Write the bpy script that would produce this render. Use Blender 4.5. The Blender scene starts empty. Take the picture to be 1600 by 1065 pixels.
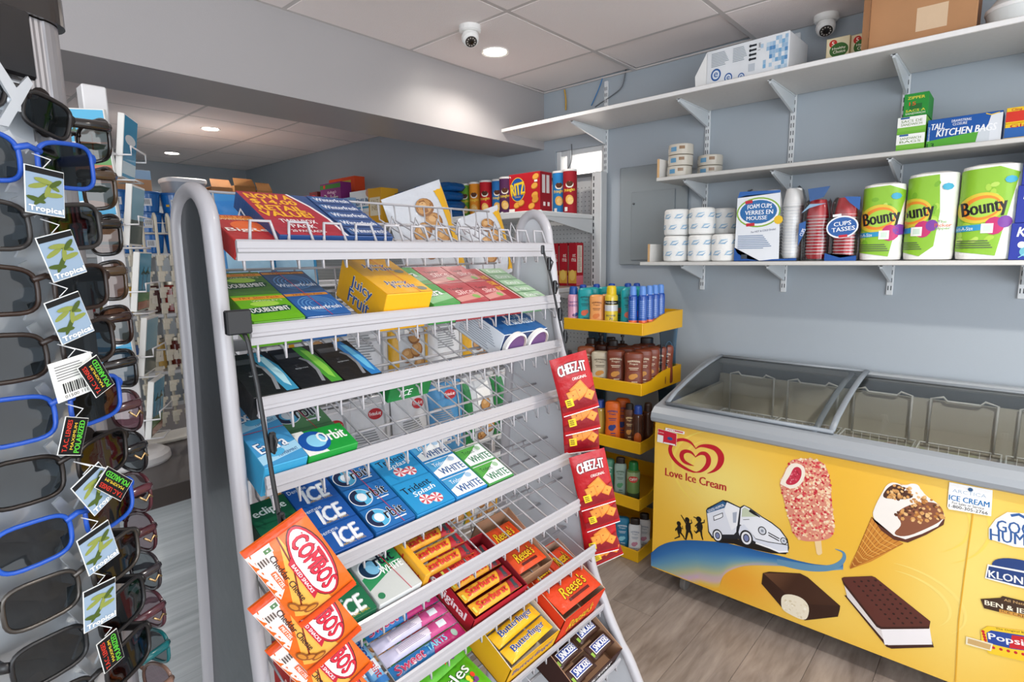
import bpy, bmesh, math, random
from mathutils import Vector, Matrix
random.seed(7)
SC = bpy.context.scene
COL = SC.collection
PI = math.pi
# ------------------------------------------------------------------ camera
CAM_F, CAM_AZ, CAM_PIT, CAM_ROLL, CAM_H = 880.63, 0.73028, 0.14899, -0.014355, 1.45
_fw = Vector((-math.sin(CAM_AZ)*math.cos(CAM_PIT), math.cos(CAM_AZ)*math.cos(CAM_PIT), -math.sin(CAM_PIT)))
_r = _fw.cross(Vector((0, 0, 1))).normalized(); _u = _r.cross(_fw)
_c, _s = math.cos(CAM_ROLL), math.sin(CAM_ROLL)
_r, _u = _c*_r + _s*_u, -_s*_r + _c*_u
cd_ = bpy.data.cameras.new('camera'); cam = bpy.data.objects.new('camera', cd_); COL.objects.link(cam)
cd_.sensor_width = 36; cd_.sensor_fit = 'HORIZONTAL'; cd_.lens = CAM_F/1600*36; cd_.clip_start = .02
cam.matrix_world = Matrix(((_r.x, _u.x, -_fw.x, 0), (_r.y, _u.y, -_fw.y, 0), (_r.z, _u.z, -_fw.z, CAM_H), (0, 0, 0, 1)))
SC.camera = cam
# ------------------------------------------------------------------ world and exposure
W = bpy.data.worlds.new('world'); SC.world = W; W.use_nodes = True
bg = W.node_tree.nodes['Background']; bg.inputs[0].default_value = (0.93, 0.96, 1.0, 1); bg.inputs[1].default_value = 1.1
SC.view_settings.view_transform = 'Standard'; SC.view_settings.look = 'None'
SC.view_settings.exposure = 0.9; SC.view_settings.gamma = 1.0; SC.view_settings.use_curve_mapping = False
# daylight falling in through the shop front behind the photographer
def area(name, loc, rot, sx, sy, power, color=(1, 1, 1)):
    l = bpy.data.lights.new(name, 'AREA'); l.shape = 'RECTANGLE'; l.size = sx; l.size_y = sy; l.energy = power; l.color = color
    o = bpy.data.objects.new(name, l); COL.objects.link(o); o.location = loc; o.rotation_euler = rot
    return o
area('shop_front_daylight', (2.3, -1.2, 1.5), (math.radians(90), 0, math.radians(62)), 2.6, 1.7, 28, (0.82, 0.91, 1))
# pixel of the 1600x1065 photograph -> point on a real plane of the room
def ray(x, y): return _fw + _r*((x-800)/CAM_F) - _u*((y-532.5)/CAM_F)
def onp(x, y, ax, v):
    d = ray(x, y); o = Vector((0, 0, CAM_H)); return o + d*((v-o[ax])/d[ax])
def onX(x, y, v): return onp(x, y, 0, v)
def onY(x, y, v): return onp(x, y, 1, v)
def onZ(x, y, v): return onp(x, y, 2, v)
# ------------------------------------------------------------------ colours and materials
def lin(h):
    if not isinstance(h, str): return tuple(h)
    h = h.lstrip('#'); o = []
    for i in (0, 2, 4):
        c = int(h[i:i+2], 16)/255
        o.append(c/12.92 if c <= .04045 else ((c+.055)/1.055)**2.4)
    return tuple(o)
def mixc(a, b, t):
    a, b = lin(a), lin(b); return tuple(a[i]*(1-t)+b[i]*t for i in range(3))
MATS = {}
def newmat(name):
    m = bpy.data.materials.new(name); m.use_nodes = True; MATS[name] = m
    nt = m.node_tree; return m, nt, nt.nodes['Principled BSDF']
def nd(nt, t, **kw):
    n = nt.nodes.new(t)
    for k, v in kw.items(): setattr(n, k, v)
    return n
def finish(name, rough=.5, metal=0, coat=0, bump=0, bscale=60, spec=.5, mottle=0, mscale=8, trans=0):
    """a procedural finish: the colour comes from the print on the mesh, the gloss, grain and relief from here"""
    m, nt, b = newmat(name)
    a = nd(nt, 'ShaderNodeVertexColor', layer_name='Col'); out = a.outputs[0]
    tc = nd(nt, 'ShaderNodeTexCoord')
    if mottle:
        n = nd(nt, 'ShaderNodeTexNoise'); n.inputs['Scale'].default_value = mscale; n.inputs['Detail'].default_value = 4
        nt.links.new(tc.outputs['Object'], n.inputs['Vector'])
        mr = nd(nt, 'ShaderNodeMapRange'); mr.inputs['To Min'].default_value = 1-mottle; mr.inputs['To Max'].default_value = 1+mottle*.4
        nt.links.new(n.outputs[0], mr.inputs[0])
        mx = nd(nt, 'ShaderNodeMix', data_type='RGBA', blend_type='MULTIPLY'); mx.inputs[0].default_value = 1
        nt.links.new(out, mx.inputs[6]); nt.links.new(mr.outputs[0], mx.inputs[7]); out = mx.outputs[2]
    nt.links.new(out, b.inputs['Base Color'])
    b.inputs['Roughness'].default_value = rough; b.inputs['Metallic'].default_value = metal
    b.inputs['Coat Weight'].default_value = coat; b.inputs['Coat Roughness'].default_value = .08
    b.inputs['Specular IOR Level'].default_value = spec
    if trans: b.inputs['Transmission Weight'].default_value = trans
    if bump:
        n = nd(nt, 'ShaderNodeTexNoise'); n.inputs['Scale'].default_value = bscale; n.inputs['Detail'].default_value = 3
        nt.links.new(tc.outputs['Object'], n.inputs['Vector'])
        bp = nd(nt, 'ShaderNodeBump'); bp.inputs['Strength'].default_value = bump; bp.inputs['Distance'].default_value = .01
        nt.links.new(n.outputs[0], bp.inputs['Height']); nt.links.new(bp.outputs[0], b.inputs['Normal'])
    return m
finish('paper', .6, spec=.2)
finish('card', .7, spec=.2, mottle=.12, mscale=14)
finish('film', .42, coat=.12, spec=.35, bump=.12, bscale=45)
finish('foil', .36, coat=.18, bump=.5, bscale=28, spec=.4)
finish('plastic', .35, spec=.5)
finish('gloss', .16, coat=.5)
finish('enamel', .32, coat=.25, bump=.05, bscale=30)
finish('metal', .34, metal=.85)
finish('brushed', .38, metal=.6, mottle=.05, mscale=40)
finish('rubber', .8, spec=.2)
finish('paint', .6, spec=.3, mottle=.04, mscale=3)
finish('laminate', .4, mottle=.07, mscale=60)
finish('soft', .9, spec=.1, bump=.25, bscale=90)
def glassy(name, tint, gloss=.08, rough=.03, const=None):
    m, nt, b = newmat(name); nt.nodes.remove(b)
    t = nd(nt, 'ShaderNodeBsdfTransparent'); t.inputs[0].default_value = (*[1-(1-c)*1 for c in lin(tint)], 1)
    g = nd(nt, 'ShaderNodeBsdfGlossy'); g.inputs['Roughness'].default_value = rough
    f = nd(nt, 'ShaderNodeFresnel'); f.inputs[0].default_value = 1.45
    ad = nd(nt, 'ShaderNodeMath', operation='MULTIPLY_ADD'); ad.inputs[1].default_value = .9; ad.inputs[2].default_value = gloss*.3
    nt.links.new(f.outputs[0], ad.inputs[0])
    if const: ad.inputs[1].default_value = .12; ad.inputs[2].default_value = const
    mx = nd(nt, 'ShaderNodeMixShader'); nt.links.new(ad.outputs[0], mx.inputs[0]); nt.links.new(t.outputs[0], mx.inputs[1]); nt.links.new(g.outputs[0], mx.inputs[2])
    nt.links.new(mx.outputs[0], nt.nodes['Material Output'].inputs[0]); return m
glassy('glass', '#f2f6f6')
glassy('clearfilm', '#fbfbfb', gloss=.15, rough=.12)
glassy('lens_dark', '#434d53', const=.06)
glassy('lens_brown', '#76503a', const=.06)
glassy('lens_plum', '#865f6a', const=.06)
glassy('blueclear', '#b4d6ea', gloss=.15, rough=.1)
def emit(name, col, s):
    m, nt, b = newmat(name); b.inputs['Emission Color'].default_value = (*lin(col), 1); b.inputs['Emission Strength'].default_value = s; b.inputs['Base Color'].default_value = (1, 1, 1, 1)
emit('lamp', '#fff6ea', 9)
emit('daylight', '#fff4ec', 1.15)
def wood_mat(name, c1, c2, stripe=False):
    m, nt, b = newmat(name)
    tc = nd(nt, 'ShaderNodeTexCoord'); oi = nd(nt, 'ShaderNodeObjectInfo')
    cmb = nd(nt, 'ShaderNodeVectorMath', operation='MULTIPLY_ADD'); cmb.inputs[1].default_value = (1, 1, 1)
    sc_ = nd(nt, 'ShaderNodeVectorMath', operation='SCALE'); sc_.inputs[0].default_value = (7, 13, 5); nt.links.new(oi.outputs['Random'], sc_.inputs['Scale'])
    nt.links.new(tc.outputs['Object'], cmb.inputs[0]); nt.links.new(sc_.outputs[0], cmb.inputs[2])
    mp = nd(nt, 'ShaderNodeMapping'); mp.inputs['Scale'].default_value = (60, .5, 1) if stripe else (9, 1.3, 1); nt.links.new(cmb.outputs[0], mp.inputs[0])
    n = nd(nt, 'ShaderNodeTexNoise'); n.inputs['Scale'].default_value = 1.6; n.inputs['Detail'].default_value = 7; n.inputs['Distortion'].default_value = .2 if stripe else 1.6
    nt.links.new(mp.outputs[0], n.inputs[0])
    wv = nd(nt, 'ShaderNodeTexNoise'); wv.inputs['Scale'].default_value = 9; wv.inputs['Detail'].default_value = 5; nt.links.new(mp.outputs[0], wv.inputs[0])
    md = nd(nt, 'ShaderNodeMath', operation='MULTIPLY_ADD'); md.inputs[1].default_value = .4; nt.links.new(wv.outputs[0], md.inputs[0]); nt.links.new(n.outputs[0], md.inputs[2])
    cr = nd(nt, 'ShaderNodeValToRGB'); cr.color_ramp.elements[0].position = .45; cr.color_ramp.elements[0].color = (*lin(c1), 1); cr.color_ramp.elements[1].position = .95; cr.color_ramp.elements[1].color = (*lin(c2), 1)
    nt.links.new(md.outputs[0], cr.inputs[0])
    hv = nd(nt, 'ShaderNodeHueSaturation'); mr = nd(nt, 'ShaderNodeMapRange'); mr.inputs['To Min'].default_value = .86; mr.inputs['To Max'].default_value = 1.1
    nt.links.new(oi.outputs['Random'], mr.inputs[0]); nt.links.new(mr.outputs[0], hv.inputs['Value']); nt.links.new(cr.outputs[0], hv.inputs['Color'])
    nt.links.new(hv.outputs[0], b.inputs['Base Color']); b.inputs['Roughness'].default_value = .42
    bp = nd(nt, 'ShaderNodeBump'); bp.inputs['Strength'].default_value = .12; bp.inputs['Distance'].default_value = .004
    nt.links.new(md.outputs[0], bp.inputs['Height']); nt.links.new(bp.outputs[0], b.inputs['Normal'])
wood_mat('floor_wood', '#80736a', '#b0a399'); wood_mat('counter_pale', '#aeb6b8', '#d4dadb', True); wood_mat('floor_dark', '#3f3c3b', '#5b5856')
def wall_mat(name, c, bscale=160, bump=.06, rough=.5):
    m, nt, b = newmat(name)
    tc = nd(nt, 'ShaderNodeTexCoord'); n = nd(nt, 'ShaderNodeTexNoise'); n.inputs['Scale'].default_value = 1.5; n.inputs['Detail'].default_value = 5
    nt.links.new(tc.outputs['Object'], n.inputs[0])
    cr = nd(nt, 'ShaderNodeValToRGB'); cr.color_ramp.elements[0].color = (*[v*.94 for v in lin(c)], 1); cr.color_ramp.elements[1].color = (*[min(1, v*1.04) for v in lin(c)], 1)
    nt.links.new(n.outputs[0], cr.inputs[0]); nt.links.new(cr.outputs[0], b.inputs['Base Color']); b.inputs['Roughness'].default_value = rough
    n2 = nd(nt, 'ShaderNodeTexNoise'); n2.inputs['Scale'].default_value = bscale; nt.links.new(tc.outputs['Object'], n2.inputs[0])
    bp = nd(nt, 'ShaderNodeBump'); bp.inputs['Strength'].default_value = bump; bp.inputs['Distance'].default_value = .004; nt.links.new(n2.outputs[0], bp.inputs['Height']); nt.links.new(bp.outputs[0], b.inputs['Normal'])
wall_mat('wall_paint', '#a8b1b9', rough=.42)
wall_mat('beam_paint', '#aca8a8', rough=.36)
wall_mat('tile_mineral', '#f8efec', 300, .35, .85)
# ------------------------------------------------------------------ mesh builder
class MB:
    def __init__(s): s.v = []; s.f = []; s.c = []; s.m = []; s.sm = []; s.fin = []
    def mi(s, fin):
        if fin not in s.fin: s.fin.append(fin)
        return s.fin.index(fin)
    def add(s, vs, fs, col, fin='paper', smooth=False, M=None):
        """col: one colour, or a function of the vertex"""
        k = len(s.v); i = s.mi(fin)
        vs = [Vector(p) for p in vs]
        cols = None if not callable(col) else [lin(col(p)) for p in vs]
        c1 = None if cols else lin(col)
        if M is not None: vs = [M @ p for p in vs]
        s.v += vs
        for f in fs:
            s.f.append([k+j for j in f]); s.m.append(i); s.sm.append(smooth)
            s.c.append([cols[j] for j in f] if cols else [c1]*len(f))
    def box(s, c, d, col, fin='paper', M=None, cols=None, b=0):
        """c centre, d full sizes; cols: dict of face letter (x X y Y z Z) -> colour; b bevel"""
        x, y, z = c; a, e, h = d[0]/2, d[1]/2, d[2]/2
        if b <= 0:
            vs = [(x+i*a, y+j*e, z+k*h) for i in (-1, 1) for j in (-1, 1) for k in (-1, 1)]
            F = {'x': (0, 1, 3, 2), 'X': (4, 6, 7, 5), 'y': (0, 4, 5, 1), 'Y': (2, 3, 7, 6), 'z': (0, 2, 6, 4), 'Z': (1, 5, 7, 3)}
            for k, f in F.items():
                s.add([vs[q] for q in f], [(0, 1, 2, 3)], (cols or {}).get(k, col), fin, False, M)
            return s
        # chamfered box: three rectangles per axis joined by chamfers and corner triangles
        vs = []; idx = {}
        for i in (-1, 1):
            for j in (-1, 1):
                for k in (-1, 1):
                    for ax in range(3):
                        p = [i*(a-b), j*(e-b), k*(h-b)]; p[ax] = (i*a, j*e, k*h)[ax]
                        idx[(i, j, k, ax)] = len(vs); vs.append((x+p[0], y+p[1], z+p[2]))
        g = idx.get
        for ax, nm in ((0, 'xX'), (1, 'yY'), (2, 'zZ')):
            for sg in (-1, 1):
                q = []
                for (m1, m2) in ((-1, -1), (1, -1), (1, 1), (-1, 1)):
                    t = [0, 0, 0]; t[ax] = sg; t[(ax+1) % 3] = m1; t[(ax+2) % 3] = m2; q.append(g((*t, ax)))
                if sg < 0: q.reverse()
                s.add([vs[n] for n in q], [(0, 1, 2, 3)], (cols or {}).get(nm[(sg+1)//2], col), fin, False, M)
        fs = []
        for ax in range(3):
            p1, p2 = (ax+1) % 3, (ax+2) % 3
            for m1 in (-1, 1):
                for m2 in (-1, 1):
                    t = [0, 0, 0]; t[p1] = m1; t[p2] = m2; q = []
                    for sg, pa in ((-1, p1), (1, p1), (1, p2), (-1, p2)):
                        t[ax] = sg; q.append(g((*t, pa)))
                    if m1*m2 > 0: q.reverse()
                    fs.append(tuple(q))
        for i in (-1, 1):
            for j in (-1, 1):
                for k in (-1, 1):
                    q = [g((i, j, k, n)) for n in range(3)]
                    if i*j*k < 0: q.reverse()
                    fs.append(tuple(q))
        s.add(vs, fs, col, fin, False, M); return s
    def tube(s, pts, r, col, fin='plastic', n=8, closed=False, M=None, flat=None):
        pts = [Vector(p) for p in pts]; N = len(pts); vs = []; fs = []
        up0 = None
        for i, p in enumerate(pts):
            if closed: t = pts[(i+1) % N]-pts[i-1]
            else: t = pts[min(i+1, N-1)]-pts[max(i-1, 0)]
            t.normalize()
            if up0 is None:
                up0 = Vector((0, 0, 1)) if abs(t.z) < .9 else Vector((1, 0, 0))
            a = (up0 - t*up0.dot(t)).normalized(); up0 = a; b_ = t.cross(a)
            rr = r[i] if isinstance(r, (list, tuple)) else r
            for k in range(n):
                th = 2*PI*k/n; ca, sa = math.cos(th), math.sin(th)
                if flat: ca *= flat
                vs.append(p + a*(rr*ca) + b_*(rr*sa))
        R = N if closed else N-1
        for i in range(R):
            j = (i+1) % N
            for k in range(n): fs.append((i*n+k, i*n+(k+1) % n, j*n+(k+1) % n, j*n+k))
        if not closed: fs.append(tuple(range(n-1, -1, -1))); fs.append(tuple((N-1)*n+k for k in range(n)))
        s.add(vs, fs, col, fin, True, M); return s
    def rod(s, a, b, r, col, fin='plastic', n=6, M=None): return s.tube([a, b], r, col, fin, n, False, M)
    def lathe(s, prof, col, fin='plastic', n=20, c=(0, 0, 0), sx=1, sy=1, M=None, smooth=True, power=2):
        """prof: list of (r, z); col may be a list, one per ring span"""
        cx, cy, cz = c
        def pt(r, z, th):
            ca, sa = math.cos(th), math.sin(th)
            if power != 2:
                ca = math.copysign(abs(ca)**(2/power), ca); sa = math.copysign(abs(sa)**(2/power), sa)
            return (cx+r*sx*ca, cy+r*sy*sa, cz+z)
        for i in range(len(prof)-1):
            (r0, z0), (r1, z1) = prof[i], prof[i+1]
            cc = col[i] if isinstance(col, list) else col
            vs = [pt(r0, z0, 2*PI*k/n) for k in range(n)] + [pt(r1, z1, 2*PI*k/n) for k in range(n)]
            fs = [(k, (k+1) % n, n+(k+1) % n, n+k) for k in range(n)]
            s.add(vs, fs, cc, fin, smooth, M)
        for (r0, z0), rev, cc in ((prof[0], True, col[0] if isinstance(col, list) else col), (prof[-1], False, col[-1] if isinstance(col, list) else col)):
            if r0 > 1e-5:
                vs = [pt(r0, z0, 2*PI*k/n) for k in range(n)]; f = tuple(range(n))
                s.add(vs, [f[::-1] if rev else f], cc, fin, False, M)
        return s
    def prism(s, pts, axis, lo, hi, col, fin='paper', M=None, smooth=False):
        """pts: 2D outline in the plane across axis (counter-clockwise), extruded lo..hi"""
        def mk(p, t):
            if axis == 0: return (t, p[0], p[1])
            if axis == 1: return (p[0], t, p[1])
            return (p[0], p[1], t)
        n = len(pts); vs = [mk(p, lo) for p in pts] + [mk(p, hi) for p in pts]
        fs = [(k, (k+1) % n, n+(k+1) % n, n+k) for k in range(n)]
        s.add(vs, fs, col, fin, smooth, M)
        s.add(vs, [tuple(range(n-1, -1, -1)), tuple(range(n, 2*n))], col, fin, False, M); return s
    def build(s, name, parent=None, world=False, fix=False):
        me = bpy.data.meshes.new(name)
        off = parent.location if (parent and world) else Vector((0, 0, 0))
        if parent and world and parent.parent: off = off + parent.parent.location
        me.from_pydata([tuple(p-off) for p in s.v], [], s.f)
        me.polygons.foreach_set('material_index', s.m); me.polygons.foreach_set('use_smooth', s.sm)
        ca = me.color_attributes.new('Col', 'FLOAT_COLOR', 'CORNER')
        flat = []
        for cs in s.c:
            for c in cs: flat += (c[0], c[1], c[2], 1.0)
        ca.data.foreach_set('color', flat)
        for f in s.fin: me.materials.append(MATS[f])
        if fix:
            bm = bmesh.new(); bm.from_mesh(me); bmesh.ops.recalc_face_normals(bm, faces=bm.faces); bm.to_mesh(me); bm.free()
        me.update()
        o = bpy.data.objects.new(name, me); COL.objects.link(o)
        if parent: o.parent = parent
        return o
# ------------------------------------------------------------------ flat print
TXT = {}
def text2d(t, shear=0, bold=0, sp=1):
    bold = 0; k = (t, shear, bold, sp)
    if k not in TXT:
        c = bpy.data.curves.new('t', 'FONT'); c.body = t; c.shear = shear; c.offset = 0; c.resolution_u = 2; c.space_character = sp; c.fill_mode = 'BOTH' if hasattr(c, 'fill_mode') and False else c.fill_mode
        o = bpy.data.objects.new('t', c); COL.objects.link(o)
        me = bpy.data.meshes.new_from_object(o)
        vs = [(v.co.x, v.co.y) for v in me.vertices]; fs = [tuple(p.vertices) for p in me.polygons]
        bpy.data.objects.remove(o); bpy.data.curves.remove(c); bpy.data.meshes.remove(me)
        if not vs: vs, fs = [(0, 0), (1, 0), (1, 1)], []
        x0 = min(v[0] for v in vs); x1 = max(v[0] for v in vs); y0 = min(v[1] for v in vs); y1 = max(v[1] for v in vs)
        TXT[k] = ([((x-x0)/(x1-x0)-.5, (y-y0)/(y1-y0)-.5) for x, y in vs], fs)
    return TXT[k]
class Print:
    """draws flat print on a surface S(u, v) -> (point, normal); each layer a hair above the last"""
    def __init__(s, mb, S, fin='paper', lift=.0004, refine=0, step=.00008, M=None):
        s.mb = mb; s.S = S; s.fin = fin; s.l = lift; s.ref = refine; s.step = step; s.M = M
    def put(s, vs, fs, col, rot=0, c=(0, 0), layer=True):
        ca, sa = math.cos(rot), math.sin(rot)
        p2 = [(c[0]+x*ca-y*sa, c[1]+x*sa+y*ca) for x, y in vs]
        if s.ref:
            bm = bmesh.new(); bv = [bm.verts.new((x, y, 0)) for x, y in p2]
            for f in fs:
                try: bm.faces.new([bv[i] for i in f])
                except ValueError: pass
            bmesh.ops.triangulate(bm, faces=bm.faces[:])
            for _ in range(5):
                es = [e for e in bm.edges if e.calc_length() > s.ref]
                if not es: break
                bmesh.ops.subdivide_edges(bm, edges=es, cuts=1); bmesh.ops.triangulate(bm, faces=[f for f in bm.faces if len(f.verts) > 3])
            bm.verts.index_update(); p2 = [(v.co.x, v.co.y) for v in bm.verts]; fs = [tuple(v.index for v in f.verts) for f in bm.faces]; bm.free()
        out = []; 
        for x, y in p2:
            p, n = s.S(x, y); out.append(Vector(p)+Vector(n)*s.l)
        # orient
        ff = []
        for f in fs:
            a = 0
            for i in range(len(f)):
                x0, y0 = p2[f[i]]; x1, y1 = p2[f[(i+1) % len(f)]]; a += x0*y1-x1*y0
            ff.append(f if a >= 0 else tuple(reversed(f)))
        cc = col
        if callable(col):
            tab = {}
            for q, (x, y) in zip(out, p2): tab[tuple(q)] = col(x, y)
            cc = lambda q: tab[tuple(q)]
        s.mb.add(out, ff, cc, s.fin, bool(s.ref), s.M)
        if layer: s.l += s.step
        return s
    def rect(s, cx, cy, w, h, col, rot=0): return s.put([(-w/2, -h/2), (w/2, -h/2), (w/2, h/2), (-w/2, h/2)], [(0, 1, 2, 3)], col, rot, (cx, cy))
    def ell(s, cx, cy, rx, ry, col, rot=0, n=28): return s.put([(rx*math.cos(2*PI*k/n), ry*math.sin(2*PI*k/n)) for k in range(n)], [tuple(range(n))], col, rot, (cx, cy))
    def ring(s, cx, cy, rx, ry, t, col, rot=0, n=28, a0=0, a1=2*PI):
        vs = []; fs = []
        for k in range(n+1):
            th = a0+(a1-a0)*k/n
            vs += [(rx*math.cos(th), ry*math.sin(th)), ((rx-t)*math.cos(th), (ry-t)*math.sin(th))]
            if k: fs.append((2*k-2, 2*k, 2*k+1, 2*k-1))
        return s.put(vs, fs, col, rot, (cx, cy))
    def poly(s, pts, col):
        bm = bmesh.new(); vv = [bm.verts.new((x, y, 0)) for x, y in pts]; f = bm.faces.new(vv)
        bmesh.ops.triangulate(bm, faces=[f], ngon_method='EAR_CLIP'); bm.verts.index_update()
        fs = [tuple(v.index for v in q.verts) for q in bm.faces]; vs = [(v.co.x, v.co.y) for v in bm.verts]; bm.free()
        return s.put(vs, fs, col)
    def strip(s, A, B, col):
        """band between two polylines of equal length; col(t across 0..1, k along)"""
        vs = list(A)+list(B); n = len(A)
        fs = [(k, k+1, n+k+1, n+k) for k in range(n-1)]
        return s.put(vs, fs, col)
    def line(s, pts, w, col):
        A = []; B = []
        for i, p in enumerate(pts):
            q0 = pts[max(i-1, 0)]; q1 = pts[min(i+1, len(pts)-1)]
            dx, dy = q1[0]-q0[0], q1[1]-q0[1]; l = math.hypot(dx, dy) or 1
            ww = w[i] if isinstance(w, (list, tuple)) else w
            A.append((p[0]+dy/l*ww/2, p[1]-dx/l*ww/2)); B.append((p[0]-dy/l*ww/2, p[1]+dx/l*ww/2))
        return s.strip(A, B, col)
    def text(s, t, cx, cy, w, h, col, rot=0, shear=0, bold=0.0, arch=0, edge=None, et=.0, sp=1):
        if edge:
            s.text(t, cx, cy, w+et, h+et, edge, rot, shear, bold+.035, arch, sp=sp)
        vs, fs = text2d(t, shear, bold, sp)
        d = min(bold, .1)*h*.95; offs = [(0, 0)] if bold < .008 else ([(-d, 0), (d, 0)] if bold < .045 else [(-d, 0), (d, 0), (0, d), (0, -d)])
        st = s.step; s.step = .00001
        for dx, dy in offs: s.put([(x*(w-2*d)+dx, y*h+dy + arch*(.25-x*x)*4) for x, y in vs], fs, col, rot, (cx, cy))
        s.step = st; s.l += st; return s
    def lines(s, cx, cy, w, h, n, col, fill=.45, rot=0):
        for k in range(n):
            ww = w*(.75+.25*((k*7919) % 13)/12); y = h/2-h*(k+.5)/n
            s.put([(-w/2, y-h/n*fill/2), (-w/2+ww, y-h/n*fill/2), (-w/2+ww, y+h/n*fill/2), (-w/2, y+h/n*fill/2)], [(0, 1, 2, 3)], col, rot, (cx, cy), False)
        s.l += s.step; return s
def flat(o, u, v):
    o, u, v = Vector(o), Vector(u).normalized(), Vector(v).normalized(); n = u.cross(v)
    return lambda a, b: (o+u*a+v*b, n)
def cyl(c, r, z0, face=-PI/2, rx=1, ry=1):
    """print wraps a vertical cylinder: u metres round from the direction 'face', v up from z0"""
    def S(u, v):
        th = face+u/r; n = Vector((math.cos(th), math.sin(th), 0))
        return Vector((c[0]+r*rx*n.x, c[1]+r*ry*n.y, c[2]+z0+v)), n
    return S
# ------------------------------------------------------------------ things
def tag(o, label, cat, group=None, kind=None):
    if label: o['label'] = label
    if cat: o['category'] = cat
    if group: o['group'] = group
    if kind: o['kind'] = kind
    return o
def thing(name, label, cat, loc=(0, 0, 0), group=None, rotz=0, M=None):
    o = bpy.data.objects.new(name, None); COL.objects.link(o); o.empty_display_size = .05
    if M is not None: o.matrix_world = M
    else: o.location = loc; o.rotation_euler = (0, 0, rotz)
    return tag(o, label, cat, group)
def struct(o, parent=None):
    o['kind'] = 'structure'; return o
def copy_tree(o, parent=None):
    c = o.copy(); COL.objects.link(c)
    if parent: c.parent = parent
    for ch in list(o.children): copy_tree(ch, c)
    return c
# ================================================================== the room
YW = 2.78; ZC = 2.405; XB = -2.205; XB2 = -2.57; ZB = 2.084; XF = -6.3; X1 = 1.7; Y0 = -1.7
def splank(mat, x0, x1, y0, y1, w, l, floor):
    me = bpy.data.meshes.new('plank'); g = .0004; h = .0025
    a, b = w/2-g, l/2-g
    me.from_pydata([(-a, -b, 0), (a, -b, 0), (a, b, 0), (-a, b, 0), (-a+.001, -b+.001, h), (a-.001, -b+.001, h), (a-.001, b-.001, h), (-a+.001, b-.001, h)], [],
                   [(4, 5, 6, 7), (0, 1, 5, 4), (1, 2, 6, 5), (2, 3, 7, 6), (3, 0, 4, 7)])
    me.materials.append(MATS[mat])
    i = 0; x = x0
    while x < x1-1e-6:
        y = y0-((i*0.37) % 1)*l
        while y < y1-.01:
            cut = min(l, y1-y)
            o = bpy.data.objects.new('plank', me); COL.objects.link(o); o.parent = floor; o.location = (x+w/2, y+cut/2, 0); o.scale = (1, cut/l, 1); y += l
        x += w; i += 1
fl = MB(); fl.box(((XF+X1)/2, (Y0+YW)/2, -.05), (X1-XF+.4, YW-Y0+.4, .1), '#6a605a', 'rubber')
floor = struct(fl.build('floor'))
splank('floor_wood', -3.744, 1.6, -.3, YW, .184, 1.22, floor)
splank('floor_dark', -4.02, -3.80, -.3, YW, .215, 2.5, floor)
splank('floor_dark', -6.2, -4.03, -.3, YW, .31, .62, floor)
# walls: the back wall has a window opening
def mesh_box_struct(name, boxes, mat):
    me = bpy.data.meshes.new(name); vs = []; fs = []
    for (x0, x1, y0, y1, z0, z1) in boxes:
        k = len(vs); vs += [(x, y, z) for x in (x0, x1) for y in (y0, y1) for z in (z0, z1)]
        fs += [tuple(k+q for q in f) for f in ((0, 1, 3, 2), (4, 6, 7, 5), (0, 4, 5, 1), (2, 3, 7, 6), (0, 2, 6, 4), (1, 5, 7, 3))]
    me.from_pydata(vs, [], fs); me.materials.append(MATS[mat]); o = bpy.data.objects.new(name, me); COL.objects.link(o); return struct(o)
WX0, WX1, WZ0, WZ1 = -2.12, -1.775, 1.80, 2.06
mesh_box_struct('wall_back', [(XF, WX0, YW, YW+.12, 0, ZC+.1), (WX1, X1, YW, YW+.12, 0, ZC+.1), (WX0, WX1, YW, YW+.12, 0, WZ0), (WX0, WX1, YW, YW+.12, WZ1, ZC+.1)], 'wall_paint')
mesh_box_struct('wall_far', [(XF-.12, XF, Y0, YW+.12, 0, ZC+.1)], 'wall_paint')
mesh_box_struct('wall_left', [(XF, XB2, Y0-.12, Y0, 0, ZC+.1)], 'wall_paint')
mesh_box_struct('trim_1', [(XB2, XB, Y0, YW, ZB, ZC+.1)], 'beam_paint')['label'] = 'grey painted ceiling beam dividing the two rooms'
w1 = MB()
w1.box(((WX0+WX1)/2, YW+.07, (WZ0+WZ1)/2), (WX1-WX0-.03, .006, WZ1-WZ0-.03), '#ffffff', 'daylight')
wo = struct(w1.build('window_1'))
wf = MB()
for x in (WX0+.015, WX1-.015, WX0+.09): wf.box((x, YW+.04, (WZ0+WZ1)/2), (.03, .06, WZ1-WZ0), '#d9dcdc', 'enamel', b=.003)
for z in (WZ0+.015, WZ1-.015): wf.box(((WX0+WX1)/2, YW+.041, z), (WX1-WX0-.061, .05, .03), '#d9dcdc', 'enamel', b=.003)
wf.build('window_frame', wo)
# ceiling: base, tiles and bars
cb = MB(); cb.box(((XF+X1)/2, (Y0+YW)/2, ZC+.09), (X1-XF+.3, YW-Y0+.3, .1), '#9a9694', 'rubber')
ceil = struct(cb.build('ceiling'))
def tile_mesh(a, b):
    me = bpy.data.meshes.new('ceiling_tile'); h = -.004; q = .004
    a -= .014; b -= .014
    me.from_pydata([(0, 0, .02), (a, 0, .02), (a, b, .02), (0, b, .02), (0, 0, h+q), (a, 0, h+q), (a, b, h+q), (0, b, h+q), (q, q, h), (a-q, q, h), (a-q, b-q, h), (q, b-q, h)], [],
                   [(0, 1, 2, 3), (0, 4, 5, 1), (1, 5, 6, 2), (2, 6, 7, 3), (3, 7, 4, 0), (4, 8, 9, 5), (5, 9, 10, 6), (6, 10, 11, 7), (7, 11, 8, 4), (8, 11, 10, 9)])
    me.materials.append(MATS['tile_mineral']); return me
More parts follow.
